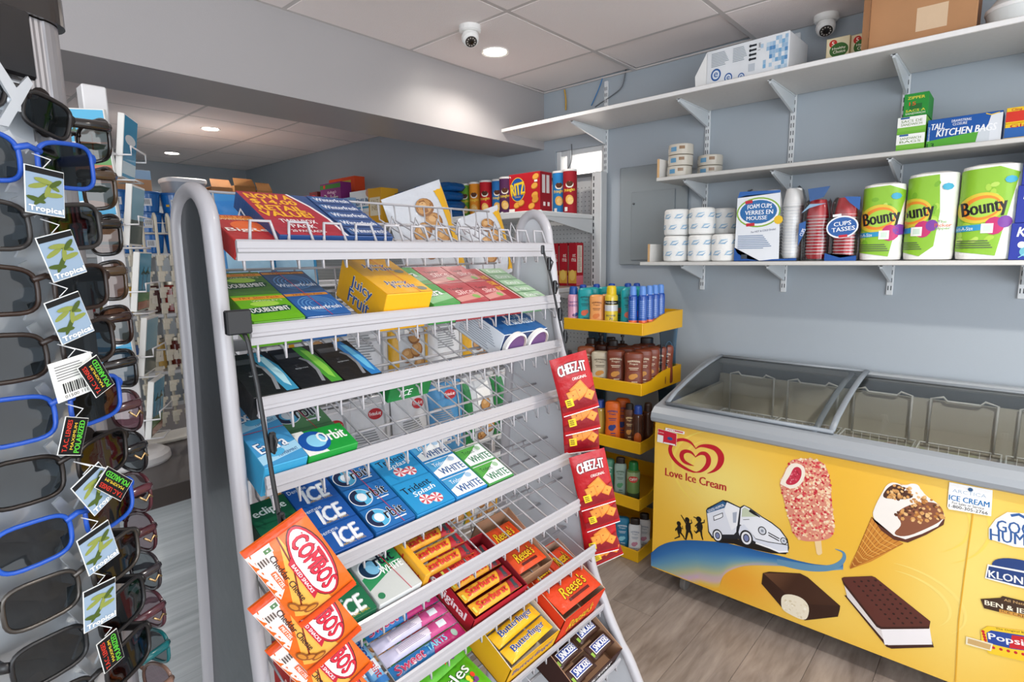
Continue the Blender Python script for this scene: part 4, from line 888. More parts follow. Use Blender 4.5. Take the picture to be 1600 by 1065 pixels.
# crinkled blue cookie packs in two leaning columns
def wrap_mesh(w, d, h, c1, draw, seed):
    m = MB(); rr = random.Random(seed); nx, ny = 14, 8
    for sgn in (1, -1):
        vs = []
        for j in range(ny+1):
            for i in range(nx+1):
                u, v = i/nx*2-1, j/ny*2-1; f = max(0, (1-abs(u)**4))**.5*max(0, (1-abs(v)**5))**.5
                vs.append((u*w/2*(1-.02*abs(v)), v*d/2*(.8+.2*f if abs(u) < .9 else .92), sgn*h/2*(f*(1+.12*rr.uniform(-1, 1))+.02)))
        fs = [(j*(nx+1)+i, j*(nx+1)+i+1, (j+1)*(nx+1)+i+1, (j+1)*(nx+1)+i) for j in range(ny) for i in range(nx)]
        m.add(vs, fs if sgn > 0 else [f[::-1] for f in fs], c1, 'foil', True)
    draw(Print(m, flat((0, -d/2-.001, 0), (1, 0, 0), (0, 0, 1)), 'film', .001)); return m
for i in range(2):
    for j in range(4):
        m = wrap_mesh(.185, .17, .054, '#1a5c9c', lambda F: (F.poly([(-.01, -.02), (.008, -.02), (.018, .016), (.0, .016)], '#dfe6ec')), i*10+j)
        goods(m, 'cookie_pack', '%s blue foil cookie pack in the %s column beside the chip cans' % (('bottom', 'second', 'third', 'top')[j], ('left', 'right')[i]), 'cookie pack', 'blue cookie packs', (-2.885+i*.195, 2.42+.01*(j % 2), GZ+.038+j*.0545), .08*((j*3+i) % 3-1))
m = wrap_mesh(.22, .2, .1, '#1d63a6', lambda F: (F.text('OREO', 0, 0, .1, .03, '#e8eef4', bold=.03)), 5); goods(m, 'cookie_pack', 'larger blue cookie pack left of the blue columns', 'cookie pack', 'blue cookie packs', (-3.13, 2.46, GZ+.06), .05)
m = wrap_mesh(.22, .2, .09, '#1d63a6', lambda F: 0, 6); goods(m, 'cookie_pack', 'blue cookie pack on top of the larger blue pack', 'cookie pack', 'blue cookie packs', (-3.13, 2.47, GZ+.166), -.05)
carton('cracker_box', 'yellow cracker box between the white box and the blue packs', 'cracker box', None, -3.27, 2.36, GZ, .15, .14, .24, '#e0a52c', lambda F: (F.rect(0, .0, .12, .12, '#e8dcc0'), F.text('SALT', 0, .03, .08, .03, '#a88a50'), F.text('INES', 0, -.01, .08, .03, '#a88a50')))
carton('cracker_box', 'white cracker box with blue lettering behind the candy rack', 'cracker box', None, -3.50, 2.4, GZ, .26, .14, .245, '#e9ebec', lambda F: (F.rect(0, .055, .26, .025, '#e6ecf2'), F.text('PREMIUM', .0, .045, .22, .045, '#2c5a8c', bold=.03), F.rect(0, .005, .24, .012, '#4a9cc0'), F.ell(.11, .1, .04, .03, '#dca07a'), F.ell(.13, .0, .02, .04, '#e0b07a'), F.rect(0, -.05, .26, .05, '#dfd3c8')))
def rb(F): F.rect(0, .14, .28, .03, '#3f7a34'); F.ell(-.08, .142, .016, .013, '#c8302c'); F.text('Kellogg\'s', .02, .095, .12, .025, '#e8c8d8', shear=.2, bold=.02); F.text('Raisin', .01, .05, .2, .06, '#f4f0ec', bold=.07); F.text('Raisin', .01, .05, .2, .06, '#17130f', bold=.02); F.text('Bran', .01, -.01, .15, .06, '#f4f0ec', bold=.07); F.text('Bran', .01, -.01, .15, .06, '#17130f', bold=.02)
carton('cereal_box', 'purple raisin cereal box with green top band', 'cereal box', 'cereal boxes on the far shelf', -3.86, 2.36, GZ, .28, .09, .33, '#7a2a6c', rb)
carton('cereal_box', 'tall orange cereal box behind the purple one', 'cereal box', 'cereal boxes on the far shelf', -3.96, 2.52, GZ, .36, .09, .39, '#e0502a', lambda F: (F.rect(.0, .16, .26, .02, '#c8b04a'), F.text('HONEY BUNCHES', .02, .145, .2, .016, '#2f6fae', bold=.02)), 0, {'x': '#b8c4d8'})
carton('oat_box', 'small oat box in front of the purple cereal box', 'oat box', None, -3.60, 2.30, GZ, .11, .05, .2, '#8fb4d8', lambda F: (F.rect(0, .0, .08, .16, '#e8d8c4'), F.ell(0, .05, .025, .03, '#f2e4d4'), F.rect(0, -.05, .08, .05, '#8a4a34')))
for k, (x, w, h, c1, tx, lb) in enumerate(((-4.22, .12, .30, '#6a3030', 'S', 'dark red cereal box right of the other small ones'), (-4.36, .12, .28, '#b8502f', 'MU', 'orange brown cereal box among the small ones'), (-4.52, .14, .27, '#5a3a30', 'H', 'brown cereal box with a white cap shape'), (-4.70, .16, .25, '#b04a3a', 'Post', 'leftmost red cereal box on the far shelf'))):
    carton('cereal_box', lb, 'cereal box', 'cereal boxes on the far shelf', x, 2.42, GZ, w, .08, h, c1, lambda F: (F.text(tx, 0, h*.1, w*.6, .05, '#f0e2c8', bold=.03), F.ell(0, h*.35, w*.3, .02, '#c8302c')))
for k, x in enumerate((-1.97, -1.905, -1.84)):
    carton('pancake_mix_box', ('left', 'middle', 'right')[k]+' red pancake mix box on the shelf below the cracker box', 'food box', 'red mix boxes', x-.03, 2.64, 1.28, .052, .07, .24, '#a81c28', lambda F: (F.rect(0, -.07, .056, .07, '#d8a040'), F.text('nt', .012, .05, .02, .02, '#f0e2d8'), F.text('ma', .01, .025, .03, .018, '#f0e2d8'), F.ell(0, -.06, .02, .03, '#e8c060')), 0, None, lambda R: (R.rect(-.002, .03, .045, .15, '#e4d4c4'), R.lines(-.002, .03, .035, .14, 16, '#8a7464'), R.rect(0, -.09, .066, .055, '#d8707c')))
# ================================================================== yellow sunscreen stand
SX0, SX1, SY0, SY1 = -1.66, -1.225, 2.24, 2.64
st = thing('sunscreen_stand', 'yellow five-tier display stand with blue clear side panels', 'display stand', ((SX0+SX1)/2, (SY0+SY1)/2, 0))
TZ = [1.09, .814, .538, .262, 0.003]
def side_prof(z): return [(SY0+.009, z+.0005), (SY1-.009, z+.0005), (SY1-.009, z+.088), (SY1-.16, z+.088), (SY1-.23, z+.076), (SY1-.30, z+.056), (SY0+.009, z+.0545)]
for z in TZ:
    m = MB(); yl = '#e8b010'
    m.box(((SX0+SX1)/2, (SY0+SY1)/2, z+.006), (SX1-SX0-.017, SY1-SY0-.017, .01), yl, 'plastic'); m.box(((SX0+SX1)/2, SY0+.004, z+.0285), (SX1-SX0, .008, .057), yl, 'plastic', b=.002)
    for x in (SX0, SX1-.008): m.prism(side_prof(z), 0, x, x+.008, yl, 'plastic')
    m.box(((SX0+SX1)/2, SY1-.004, z+.044), (SX1-SX0, .008, .088), yl, 'plastic'); m.build('tray', st, True)
for z0, z1 in zip(TZ[1:], TZ):
    for x in (SX0+.012, SX1-.016):
        m = MB(); A = []; n = 12; h = z1-z0-.012
        for k in range(n+1):
            t = k/n; wst = .018*math.sin(PI*t); A.append((t, SY0+.19+wst, SY1-.02-wst))
        vs = [(x+dx, y, z0+.012+h*t) for dx in (0, .004) for (t, a, b) in A for y in (a, b)]; N = 2*(n+1)
        fs = []
        for k in range(n): q = 2*k; fs += [(q, q+2, q+3, q+1), (N+q, N+q+1, N+q+3, N+q+2), (q, N+q, N+q+2, q+2), (q+1, q+3, N+q+3, N+q+1)]
        m.add(vs, fs, '#7fb0d0', 'blueclear')
        if x > -1.4: Print(m, flat((x+.005, (SY0+SY1)/2+.08, (z0+z1)/2), (0, 1, 0), (0, 0, 1)), 'plastic').ring(0, .02, .045, .06, .002, '#4f84a8').text('HAWAIIAN', 0, .03, .06, .014, '#4f84a8').text('Tropic', 0, .008, .05, .016, '#4f84a8')
        m.build('side_panel', st, True)
def lotion(x, y, z, w, h, col, label, cap=None, logo='#4a2c1c', fruit='#e07040', rz=0, d=None):
    d = d or w*.55
    m = MB(); cz = h*.0
    pr = [(.44, 0), (.49, .006), (.5, .02), (.475, h*.35), (.455, h*.5), (.475, h*.68), (.5, h*.86), (.47, h*.95), (.35, h*.985), (0, h)]
    b0 = .14 if cap == 'foot' else 0
    cols = [cap_c if (cap == 'foot' and pr[i+1][1] < h*.2) else col for i in range(len(pr)-1) for cap_c in ('#3a2216',)]
    if cap == 'foot': pr = [(.40, 0), (.44, .004), (.44, h*.10), (.49, h*.105), (.5, h*.12)]+pr[3:]; cols = ['#3a2216']*3+[col]*(len(pr)-4)
    m.lathe(pr, cols, 'plastic', 24, sx=w, sy=d, power=2.8)
    if cap == 'pump': m.lathe([(.2, h), (.2, h+.012), (.08, h+.013), (.08, h+.03), (.16, h+.031), (.16, h+.042), (0, h+.043)], '#2a1a14', 'plastic', 14, sx=w*.9, sy=w*.9)
    if cap == 'top': m.lathe([(.36, h-.004), (.36, h+.022), (.30, h+.026), (0, h+.027)], '#241814', 'plastic', 18, sx=w, sy=d, power=2.8)
    F = Print(m, lambda u, v: (Vector((u, -d*.47*(max(0, 1-abs(u/(w*.5))**2.8))**(1/2.8)-.0012, v)), Vector((0, -1, 0))), 'plastic', .0004, .012)
    F.text('HAWAIIAN', 0, h*.76, w*.62, h*.05, logo, bold=.03, arch=.003); F.text('Tropic', 0, h*.70, w*.45, h*.055, logo, shear=.3, bold=.02); F.rect(0, h*.6, w*.5, h*.016, logo); F.rect(0, h*.56, w*.4, h*.012, logo)
    F.ell(-w*.06, h*.38, w*.2, h*.07, fruit, .4, 14); F.ell(w*.1, h*.41, w*.12, h*.05, fruit, -.4, 12); F.rect(w*.05, h*.25, w*.3, h*.02, logo); F.rect(0, h*.19, w*.4, h*.014, logo)
    return goods(m, 'lotion_bottle', label, 'lotion bottle', 'sun lotion bottles on the yellow stand', (x, y, z), rz)
def spray(x, y, z, r_, h, col, capc, label, draw=None, fin='metal_', n=20):
    t = thing('spray_can', label, 'spray can', (x, y, z), 'spray cans on the yellow stand')
    m = MB(); m.lathe([(r_*.92, 0), (r_, .004), (r_, h*.74), (r_*.94, h*.78), (r_*.7, h*.81)], col, 'gloss', n)
    if draw: draw(Print(m, cyl((0, 0, 0), r_, 0, -PI/2+.5), 'gloss', .0004, .008))
    m.build('can', t); m = MB(); m.lathe([(r_*.74, h*.79), (r_*.76, h*.83), (r_*.7, h*.95), (r_*.6, h*.99), (r_*.3, h), (0, h)], capc, 'plastic', n); m.build('cap', t); return t
z1 = TZ[0]+.0105; face = .5
spray(-1.626, 2.275, z1, .028, .20, '#e0a4bc', '#2456a4', 'pink spray can with blue cap at the left of the top yellow tray', lambda F: (F.text('Coppertone', 0, .125, .05, .012, '#5a3a8c', bold=.02), F.text('BABIES', 0, .108, .045, .010, '#5a3a8c', bold=.02), F.ell(.01, .06, .012, .008, '#5a3a6c'), F.ell(.02, .065, .008, .008, '#3a6cb4')))
for k, (x, y) in enumerate(((-1.628, 2.36), (-1.60, 2.44), (-1.56, 2.52), (-1.50, 2.58), (-1.46, 2.6))): spray(x, y, z1, .025, .205, '#c8a4bc', '#1f4fae', 'spray can with blue cap standing in the back row, number %s from the front' % ('one', 'two', 'three', 'four', 'five')[k])
lotion(-1.558, 2.28, z1, .075, .195, '#14a0a4', 'front teal lotion bottle between the pink can and the orange bottle', 'foot', '#0a4a50', '#e06a4a', .5)
for k, (x, y) in enumerate(((-1.565, 2.345), (-1.53, 2.41), (-1.48, 2.47), (-1.41, 2.50), (-1.40, 2.42))): lotion(x, y, z1, .075, .195, '#14a0a4', 'teal lotion bottle in the back rows of the top tray, %s behind the front one' % ('first', 'second', 'third', 'fourth', 'fifth')[k], 'foot', '#0a4a50', '#e06a4a', .5)
lotion(-1.487, 2.272, z1, .072, .165, '#f0a45c', 'front pale orange lotion bottle beside the yellow can', None, '#7a3a14', '#e0803c', .5); lotion(-1.465, 2.335, z1, .072, .165, '#f0a45c', 'pale orange lotion bottle right behind the front one', None, '#7a3a14', '#e0803c', .5)
spray(-1.412, 2.28, z1, .031, .208, '#efcf3a', '#f0cc1c', 'yellow spray can with black band at the centre of the top tray', lambda F: (F.rect(0, .13, .09, .018, '#1a1a1c'), F.text('Neutrogena', 0, .13, .055, .009, '#f0e8d0', bold=.02), F.rect(0, .105, .08, .028, '#d8dade'), F.text('BEACH DEFENSE', 0, .07, .045, .008, '#2a3a6c', bold=.02), F.text('70', 0, .055, .018, .012, '#2a3a6c', bold=.03)))
lotion(-1.33, 2.30, z1, .078, .2, '#14a0a4', 'teal lotion bottle between the yellow can and the blue sprays', 'foot', '#0a4a50', '#e06a4a', .5); lotion(-1.315, 2.37, z1, .078, .2, '#14a0a4', 'teal lotion bottle just behind the blue sprays, nearer', 'foot', '#0a4a50', '#e06a4a', .5); lotion(-1.30, 2.44, z1, .078, .2, '#14a0a4', 'teal lotion bottle behind the blue sprays, farther', 'foot', '#0a4a50', '#e06a4a', .5)
bl = lambda F: (F.rect(0, .105, .032, .085, '#2a5cb0'), F.lines(0, .105, .026, .08, 9, '#8fb0e0'), F.rect(0, .046, .036, .018, '#e8642c'), F.rect(.03, .046, .02, .018, '#e8642c'), F.rect(0, .018, .02, .02, '#e8eaee'))
for k, (x, y, lb) in enumerate(((-1.292, 2.268, 'blue spray can, leftmost of the front blue ones'), (-1.255, 2.29, 'blue spray can with barcode at the front right of the top tray'), (-1.252, 2.345, 'blue spray can second from the front along the right edge'), (-1.252, 2.40, 'blue spray can third from the front along the right edge'), (-1.252, 2.455, 'blue spray can farthest along the right edge'))): spray(x, y, z1, .021, .21, '#1a4ba4', '#5f8fd8', lb, bl, n=16)
z2 = TZ[1]+.0105
for k, (x, y, c1, lb) in enumerate(((-1.47, 2.28, '#c9bda4', 'beige lotion bottle at the front of the second tray'), (-1.385, 2.283, '#7a3a26', 'left brown lotion bottle at the front of the second tray'), (-1.288, 2.28, '#7a3a26', 'right brown lotion bottle at the front of the second tray'), (-1.56, 2.29, '#8a4a2c', 'orange brown bottle left of the beige bottle on the second tray'))): lotion(x, y, z2, .088, .185 if k else .17, c1, lb, None, '#e8d8bc' if k else '#4a3420', '#c88a3c', .5)
for k in range(4): lotion(-1.278+.006*k, 2.345+.06*k, z2, .088, .19, '#7a3a26', 'brown lotion bottle in the right column of the second tray, %s behind the front' % ('first', 'second', 'third', 'fourth')[k], None, '#e8d8bc', '#c88a3c', .5)
for k in range(4): lotion(-1.37+.004*k, 2.35+.06*k, z2, .088, .19, '#6a3222', 'brown lotion bottle in the middle column of the second tray, %s behind the front' % ('first', 'second', 'third', 'fourth')[k], 'top' if k == 3 else None, '#e8d8bc', '#c88a3c', .5)
for k in range(6): lotion(-1.46-.033*(k % 3)*2, 2.38+.085*(k//3), z2, .062, .185, '#4a2418', 'dark bottle with black cap at the back of the second tray, %s' % ('right front', 'middle front', 'left front', 'right rear', 'middle rear', 'left rear')[k], 'pump' if k % 2 else 'top', '#c8a878', '#a86a2c', .5)
z3 = TZ[2]+.0105
lotion(-1.40, 2.285, z3, .075, .21, '#d8641c', 'bright orange sunscreen bottle on the third tray', None, '#2a3a7c', '#2a3a7c', .5); lotion(-1.39, 2.36, z3, .075, .21, '#d8641c', 'orange sunscreen bottle behind the first on the third tray', None, '#2a3a7c', '#2a3a7c', .5)
lotion(-1.318, 2.30, z3, .05, .18, '#5a3018', 'brown bottle between the orange bottle and the dark can', 'top', '#e8c890', '#c88a3c', .5); spray(-1.272, 2.30, z3, .026, .205, '#4a2c20', '#2a4a9c', 'dark brown spray can with blue cap on the third tray', lambda F: F.ell(0, .05, .018, .03, '#c8642c')); spray(-1.258, 2.37, z3, .026, .205, '#4a2c20', '#3a2a24', 'dark brown spray can farther back on the third tray'); spray(-1.48, 2.3, z3, .03, .2, '#c8a040', '#2a4a9c', 'golden spray can at the left of the third tray')
z4 = TZ[3]+.0105
spray(-1.288, 2.295, z4, .031, .205, '#6a8a4a', '#1f7a3a', 'green insect repellent can with dark green cap on the fourth tray', lambda F: (F.rect(0, .14, .1, .035, '#9aac7c'), F.ell(0, .125, .024, .016, '#c8382c'), F.text('OFF!', 0, .125, .036, .014, '#f4f0e8', bold=.03), F.rect(0, .03, .1, .05, '#3a4a34')))
lotion(-1.362, 2.30, z4, .06, .18, '#9ab0a4', 'clear bottle with green cap beside the green can', 'top', '#4a6a54', '#5a9a6c', .5); lotion(-1.44, 2.31, z4, .07, .18, '#5a9a7c', 'green bottle at the left of the fourth tray', None, '#f0f0e8', '#e8d040', .5)
z5 = TZ[4]+.0105
lotion(-1.268, 2.285, z5, .062, .16, '#e4e6e8', 'white lotion bottle on the lowest yellow tray', 'top', '#8a9aac', '#c88aa0', .5); lotion(-1.26, 2.36, z5, .062, .16, '#e4e6e8', 'white lotion bottle behind the front white one', 'top', '#8a9aac', '#c88aa0', .5); lotion(-1.34, 2.29, z5, .07, .17, '#2a7ca0', 'blue bottle on the lowest yellow tray', None, '#e8f0f4', '#8fd0e0', .5); lotion(-1.42, 2.30, z5, .07, .17, '#2a7ca0', 'blue bottle at the left of the lowest yellow tray', None, '#e8f0f4', '#8fd0e0', .5)
# ================================================================== sloped candy rack
TH = math.radians(24); TR = {1: (-.844, 1.48), 2: (-.822, 1.358), 3: (-.817, 1.25), 4: (-.812, 1.13), 5: (-.775, .981), 6: (-.728, .883), 7: (-.715, .753), 8: (-.69, .6), 9: (-.642, .478)}
RY0, RY1 = .352, 1.088; LIP = .03; DR = {2: .012, 3: .012, 4: .012}
rk = thing('candy_rack', 'white wire candy and gum rack with sloping trays', 'display rack', (-.88, .72, 0)); WH = '#b0aeb2'
def curve(pts, n=5):
    P_ = [Vector(p) for p in pts]; o = []
    for i in range(len(P_)-1):
        a, b = P_[i], P_[i+1]; t0 = (b-P_[max(i-1, 0)])/2; t1 = (P_[min(i+2, len(P_)-1)]-a)/2
        for k in range(n): t = k/n; o.append(a*(2*t**3-3*t*t+1)+t0*(t**3-2*t*t+t)+b*(-2*t**3+3*t*t)+t1*(t**3-t*t))
    o.append(P_[-1]); return o
def side(y, front, rear, out_col, in_col):
    apex = 1.553; cx = (front[0][0]+rear[0][0])/2; rx = (front[0][0]-rear[0][0])/2; z0 = front[0][1]
    arc_ = [(cx+rx*math.cos(a), z0+(apex-z0)*math.sin(a)) for a in [PI*k/12 for k in range(1, 12)]]
    loop = [(p.x, p.y) for p in curve([(a, b, 0) for a, b in front[::-1]])] + arc_ + [(p.x, p.y) for p in curve([(a, b, 0) for a, b in rear])]
    n = len(loop); half = n//2
    m = MB(); L = loop
    # panel as strips between the front and the rear line
    fr_ = [p for p in curve([(a, b, 0) for a, b in front])]; re_ = [p for p in curve([(a, b, 0) for a, b in rear])]
    def at(lst, z):
        if z >= lst[0].y: return lst[0].x
        for p, q in zip(lst, lst[1:]):
            if p.y >= z >= q.y: t = (p.y-z)/max(1e-9, p.y-q.y); return p.x+(q.x-p.x)*t
        return lst[-1].x
    zs = [front[0][1]-k*(front[0][1]-.02)/40 for k in range(41)]
    A = [(at(fr_, z), z) for z in zs]; B = [(at(re_, z), z) for z in zs]
    top = [(cx+rx*math.cos(a), z0+(apex-z0)*math.sin(a)) for a in [PI*k/10 for k in range(11)]]
    for yy, col, rev in ((y-.0025, out_col, False), (y+.0025, in_col, True)):
        vs = [(x, yy, z) for x, z in A]+[(x, yy, z) for x, z in B]; fs = [(k, 41+k, 42+k, k+1) for k in range(40)]
        m.add(vs, fs, col, 'enamel'); m.add([(x, yy, z) for x, z in top], [tuple(range(11))], col, 'enamel')
    po = m.build('side_panel', rk, True)
    m = MB(); m.tube([(x, y, z) for x, z in loop], [.0125+.006*max(0, (i_-len(loop)*.55)/len(loop))*2 for i_ in range(len(loop))], WH, 'enamel', 12); m.build('tube_frame', po).location = -rk.location
    return po
side(.325, [(-.862, 1.497), (-.856, 1.40), (-.85, 1.2), (-.842, 1.0), (-.83, .85), (-.80, .6), (-.73, .3), (-.65, .005)], [(-.985, 1.497), (-.99, 1.3), (-1.008, 1.1), (-1.03, .85), (-1.06, .6), (-1.09, .3), (-1.11, .005)], '#3e4245', '#c8c8ca')['label'] = 'near side panel, dark grey outside'
side(1.112, [(-.872, 1.49), (-.86, 1.417), (-.845, 1.288), (-.80, 1.05), (-.748, .72), (-.70, .593), (-.655, .51), (-.60, .424), (-.40, .005)], [(-.965, 1.49), (-.985, 1.3), (-1.008, 1.1), (-1.03, .85), (-1.06, .6), (-1.09, .3), (-1.11, .005)], '#c6c9ce', '#c6c9ce')['label'] = 'far side panel, white'
for i, (xf, zt) in TR.items():
    lip = LIP if i < 8 else .012; d = .20; zb = zt-lip; zw = zb-DR.get(i, 0)
    m = MB(); m.prism([(xf-.006, zb+.002), (xf+.001, zb-.001), (xf+.004, zt-.003), (xf+.001, zt), (xf-.003, zt-.003), (xf-.002, zb+.006)], 1, RY0-.002, RY1+.002, WH, 'enamel'); m.prism([(xf+.0025, zb+.010), (xf+.0055, zb+.012), (xf+.0055, zb+.016), (xf+.0025, zb+.018)], 1, RY0-.002, RY1+.002, WH, 'enamel')
    tr = m.build('tray', rk, True)
    w = MB(); N = 18; rr = .0019; tb = math.tan(TH)
    for k in range(N):
        y = RY0+.008+(RY1-RY0-.016)*k/(N-1)
        w.tube([(xf-.001, y, zb+.002), (xf-.001, y, zw-.014), (xf-.010, y+.004, zw-.013), (xf-.014, y+.004, zw-.001), (xf-d, y, zw+(d-.014)*tb), (xf-d-.004, y, zw+d*tb+.028)], rr, WH, 'enamel', 5)
    for xx in (.10, .185): w.rod((xf-xx, RY0-.02, zw+(xx-.014)*tb-.004), (xf-xx, RY1+.02, zw+(xx-.014)*tb-.004), .003, WH, 'enamel')
    w.rod((xf-d-.004, RY0, zw+d*tb+.028), (xf-d-.004, RY1, zw+d*tb+.028), .0025, WH, 'enamel')
    if i == 1:
        for k in range(12):
            y = RY0+.02+.06*k; w.tube([(xf-.004, y, zt-.004), (xf-.012, y+.006, zt+.028), (xf-.012, y+.036, zt+.028), (xf-.004, y+.042, zt-.004)], .0026, WH, 'enamel', 6)
            w.tube([(xf-.10, y+.02, zt+.02), (xf-.11, y+.035, zt+.052), (xf-.10, y+.05, zt+.02)], .0022, WH, 'enamel', 5)
    o = w.build('wire_grid', tr); o.location = -rk.location; o['kind'] = 'stuff'
for z in (.12, 1.30):
    m = MB(); m.box((-1.03 if z > 1 else -1.08, .72, z), (.02, .77, .02), WH, 'enamel'); m.build('cross_bar', rk, True)
# ---- goods in the trays: u along the tray, v up the slope, n out of it
def tmat(i, y, v0=0, dn=0, rot=0, tilt=0):
    xf, zt = TR[i]; lip = LIP if i < 8 else .012
    a = Vector((0, 1, 0)); b = Vector((-math.cos(TH), 0, math.sin(TH))); n = Vector((math.sin(TH), 0, math.cos(TH)))
    o = Vector((xf-(.016 if i < 8 else .008)-.41*DR.get(i, 0), y, zt-lip+.0035-DR.get(i, 0))) + b*v0 + n*dn
    return Matrix(((a.x, b.x, n.x, o.x), (a.y, b.y, n.y, o.y), (a.z, b.z, n.z, o.z), (0, 0, 0, 1))) @ Matrix.Rotation(rot, 4, 'Z') @ Matrix.Rotation(tilt, 4, 'X')
def slab(name, label, cat, group, i, y0, y1, l, t, col, draw, v0=0, dn=0, fin='film', front=None, cols=None, rot=0, left=None, tilt=0):
    t += DR.get(i, 0); w = y1-y0-.0015; m = MB(); m.box((0, l/2, t/2), (w, l, t), col, fin, b=.0012, cols=cols)
    draw(Print(m, flat((0, l/2, t), (1, 0, 0), (0, 1, 0)), fin), w, l)
    if front: front(Print(m, flat((0, 0, t/2), (1, 0, 0), (0, 0, 1)), fin), w, t)
    if left: left(Print(m, flat((-w/2, l/2, t/2), (0, -1, 0), (0, 0, 1)), fin), l, t)
    o = m.build(name); o.matrix_world = tmat(i, (y0+y1)/2, v0, dn, rot, tilt); tag(o, label, cat, group); return o
GG = 'chewing gum boxes on the candy rack'
def tear(F, w, l, x=0.1): F.line([(w*x-.004, l/2), (w*x+.012, -l/2)], .0012, '#c8324a')
def dbl(F, w, l):
    for k, cc in ((1, '#4a7a34'), (-1, '#6cb41c')):
        c0 = l/4*k; F.rect(0, c0, w, l/2-.002, cc); F.rect(0, c0+l*.18, w, l*.06, '#e8a02c'); F.text('TRY Slim Pack', 0, c0+l*.185, w*.8, l*.035, '#b8401c', bold=.02); F.text('WRIGLEY\'S', .008, c0+l*.12, w*.6, l*.03, '#e8e0c0'); F.ell(0, c0+l*.06, w*.28, l*.05, '#a8d84c'); F.poly([(-w*.44, c0-l*.07), (-w*.36, c0-l*.01), (w*.36, c0+l*.02), (w*.44, c0-l*.02), (w*.36, c0-l*.09), (-w*.36, c0-l*.12)], '#0f4a34'); F.text('DOUBLEMINT', 0, c0-l*.05, w*.76, l*.08, '#f4f6f0', rot=.04, bold=.02)
slab('gum_box', 'lime green gum box at the left of the second tray', 'gum box', GG, 2, .357, .44, .172, .032, '#5a9c1c', dbl, front=lambda F, w, t: F.text('DOUBLEMINT', 0, 0, w*.7, .01, '#f4f6f0'))
def wfr(F, w, l):
    for k, cc in ((1, '#3a5a80'), (-1, '#2c62a4')):
        c0 = l/4*k; F.rect(0, c0, w, l/2-.002, cc)
        for q in range(4): F.ring(.0, c0-.002, w*(.42-.08*q), l*(.16-.03*q), .0022, '#5f94c8', n=18)
        F.rect(-.002, c0+l*.19, w*.96, l*.05, '#d8903c'); F.text('TRY Slim Pack', 0, c0+l*.19, w*.7, l*.03, '#7a3018'); F.text('Winterfresh', 0, c0-l*.09, w*.86, l*.07, '#eef4fa', bold=.02)
    tear(F, w, l, -.1)
slab('gum_box', 'blue gum box beside the lime green one on the second tray', 'gum box', GG, 2, .441, .522, .172, .032, '#2a5a94', wfr)
def juicy(F, w, l):
    for k, cc in ((1, '#e0a83c'), (-1, '#f0b428')):
        c0 = l/4*k; F.rect(0, c0, w, l/2-.002, cc); F.text('Juicy', -.004, c0+l*.04, w*.5, l*.1, '#f4ecd0', bold=.08); F.text('Juicy', -.004, c0+l*.04, w*.5, l*.1, '#2a56a0', bold=.02); F.text('Fruit', .004, c0-l*.06, w*.5, l*.1, '#f4ecd0', bold=.08); F.text('Fruit', .004, c0-l*.06, w*.5, l*.1, '#2a56a0', bold=.02); F.ell(w*.35, c0-l*.15, w*.1, l*.05, '#8a8a7c')
    tear(F, w, l, .1)
slab('gum_box', 'tall yellow gum box standing in the second tray', 'gum box', GG, 2, .585, .69, .15, .062, '#f0b01c', juicy, left=lambda F, l, t: (F.text('Juicy', 0, .012, .07, .026, '#f4ecd0', bold=.06), F.text('Juicy', 0, .012, .07, .026, '#2a56a0', bold=.02), F.text('Fruit', .0, -.014, .07, .026, '#f4ecd0', bold=.06), F.text('Fruit', .0, -.014, .07, .026, '#2a56a0', bold=.02)))
def extra(F, w, l, c1='#4aa04c', c2='#8cc48c', tx='#f4f8f4', pep=None):
    for k in (1, -1):
        c0 = l/4*k; F.rect(0, c0, w, l/2-.002, c1); F.poly([(-w/2, c0-l*.1), (w/2, c0+l*.02), (w/2, c0-l*.12), (-w/2, c0-l*.22)], c2); F.text('Extra', -.004, c0+l*.03, w*.72, l*.15, '#2a5a3c' if not pep else '#1d3f7c', bold=.07, rot=.18); F.text('Extra', -.004, c0+l*.03, w*.72, l*.15, tx, bold=.03, rot=.18)
        if pep: F.text(pep, .012, c0-l*.12, w*.5, l*.04, '#1d3f7c', rot=.18); F.ell(-.005, c0-l*.09, w*.2, l*.05, '#58b4e0', .2)
    F.line([(-w/2, 0), (w/2, .002)], .0012, '#c8324a')
slab('gum_box', 'green wrapped gum box right of the tall yellow one', 'gum box', GG, 2, .70, .771, .172, .032, '#4aa04c', extra)
def spice(F, w, l):
    for k in (1, -1):
        c0 = l/4*k; F.rect(0, c0, w, l/2-.002, '#b84a50'); F.poly([(-w/2, c0-l*.14), (w/2, c0-l*.02), (w/2, c0-l*.16), (-w/2, c0-l*.24)], '#d8948c'); F.text('Tender', -.006, c0+l*.09, w*.55, l*.06, '#4a2c30', rot=.1); F.text('Slice', .004, c0+l*.0, w*.66, l*.11, '#f0c8c4', bold=.03, rot=.12, shear=.3); F.ell(w*.25, c0-l*.13, w*.12, l*.05, '#8cb45c')
    F.line([(-w/2, .0), (w/2, .002)], .001, '#e8d8d4')
slab('gum_box', 'left one of the two red wrapped gum boxes on the second tray', 'gum box', GG, 2, .772, .853, .172, .032, '#b0444a', spice); slab('gum_box', 'right one of the two red wrapped gum boxes on the second tray', 'gum box', GG, 2, .854, .922, .172, .032, '#b0444a', spice)
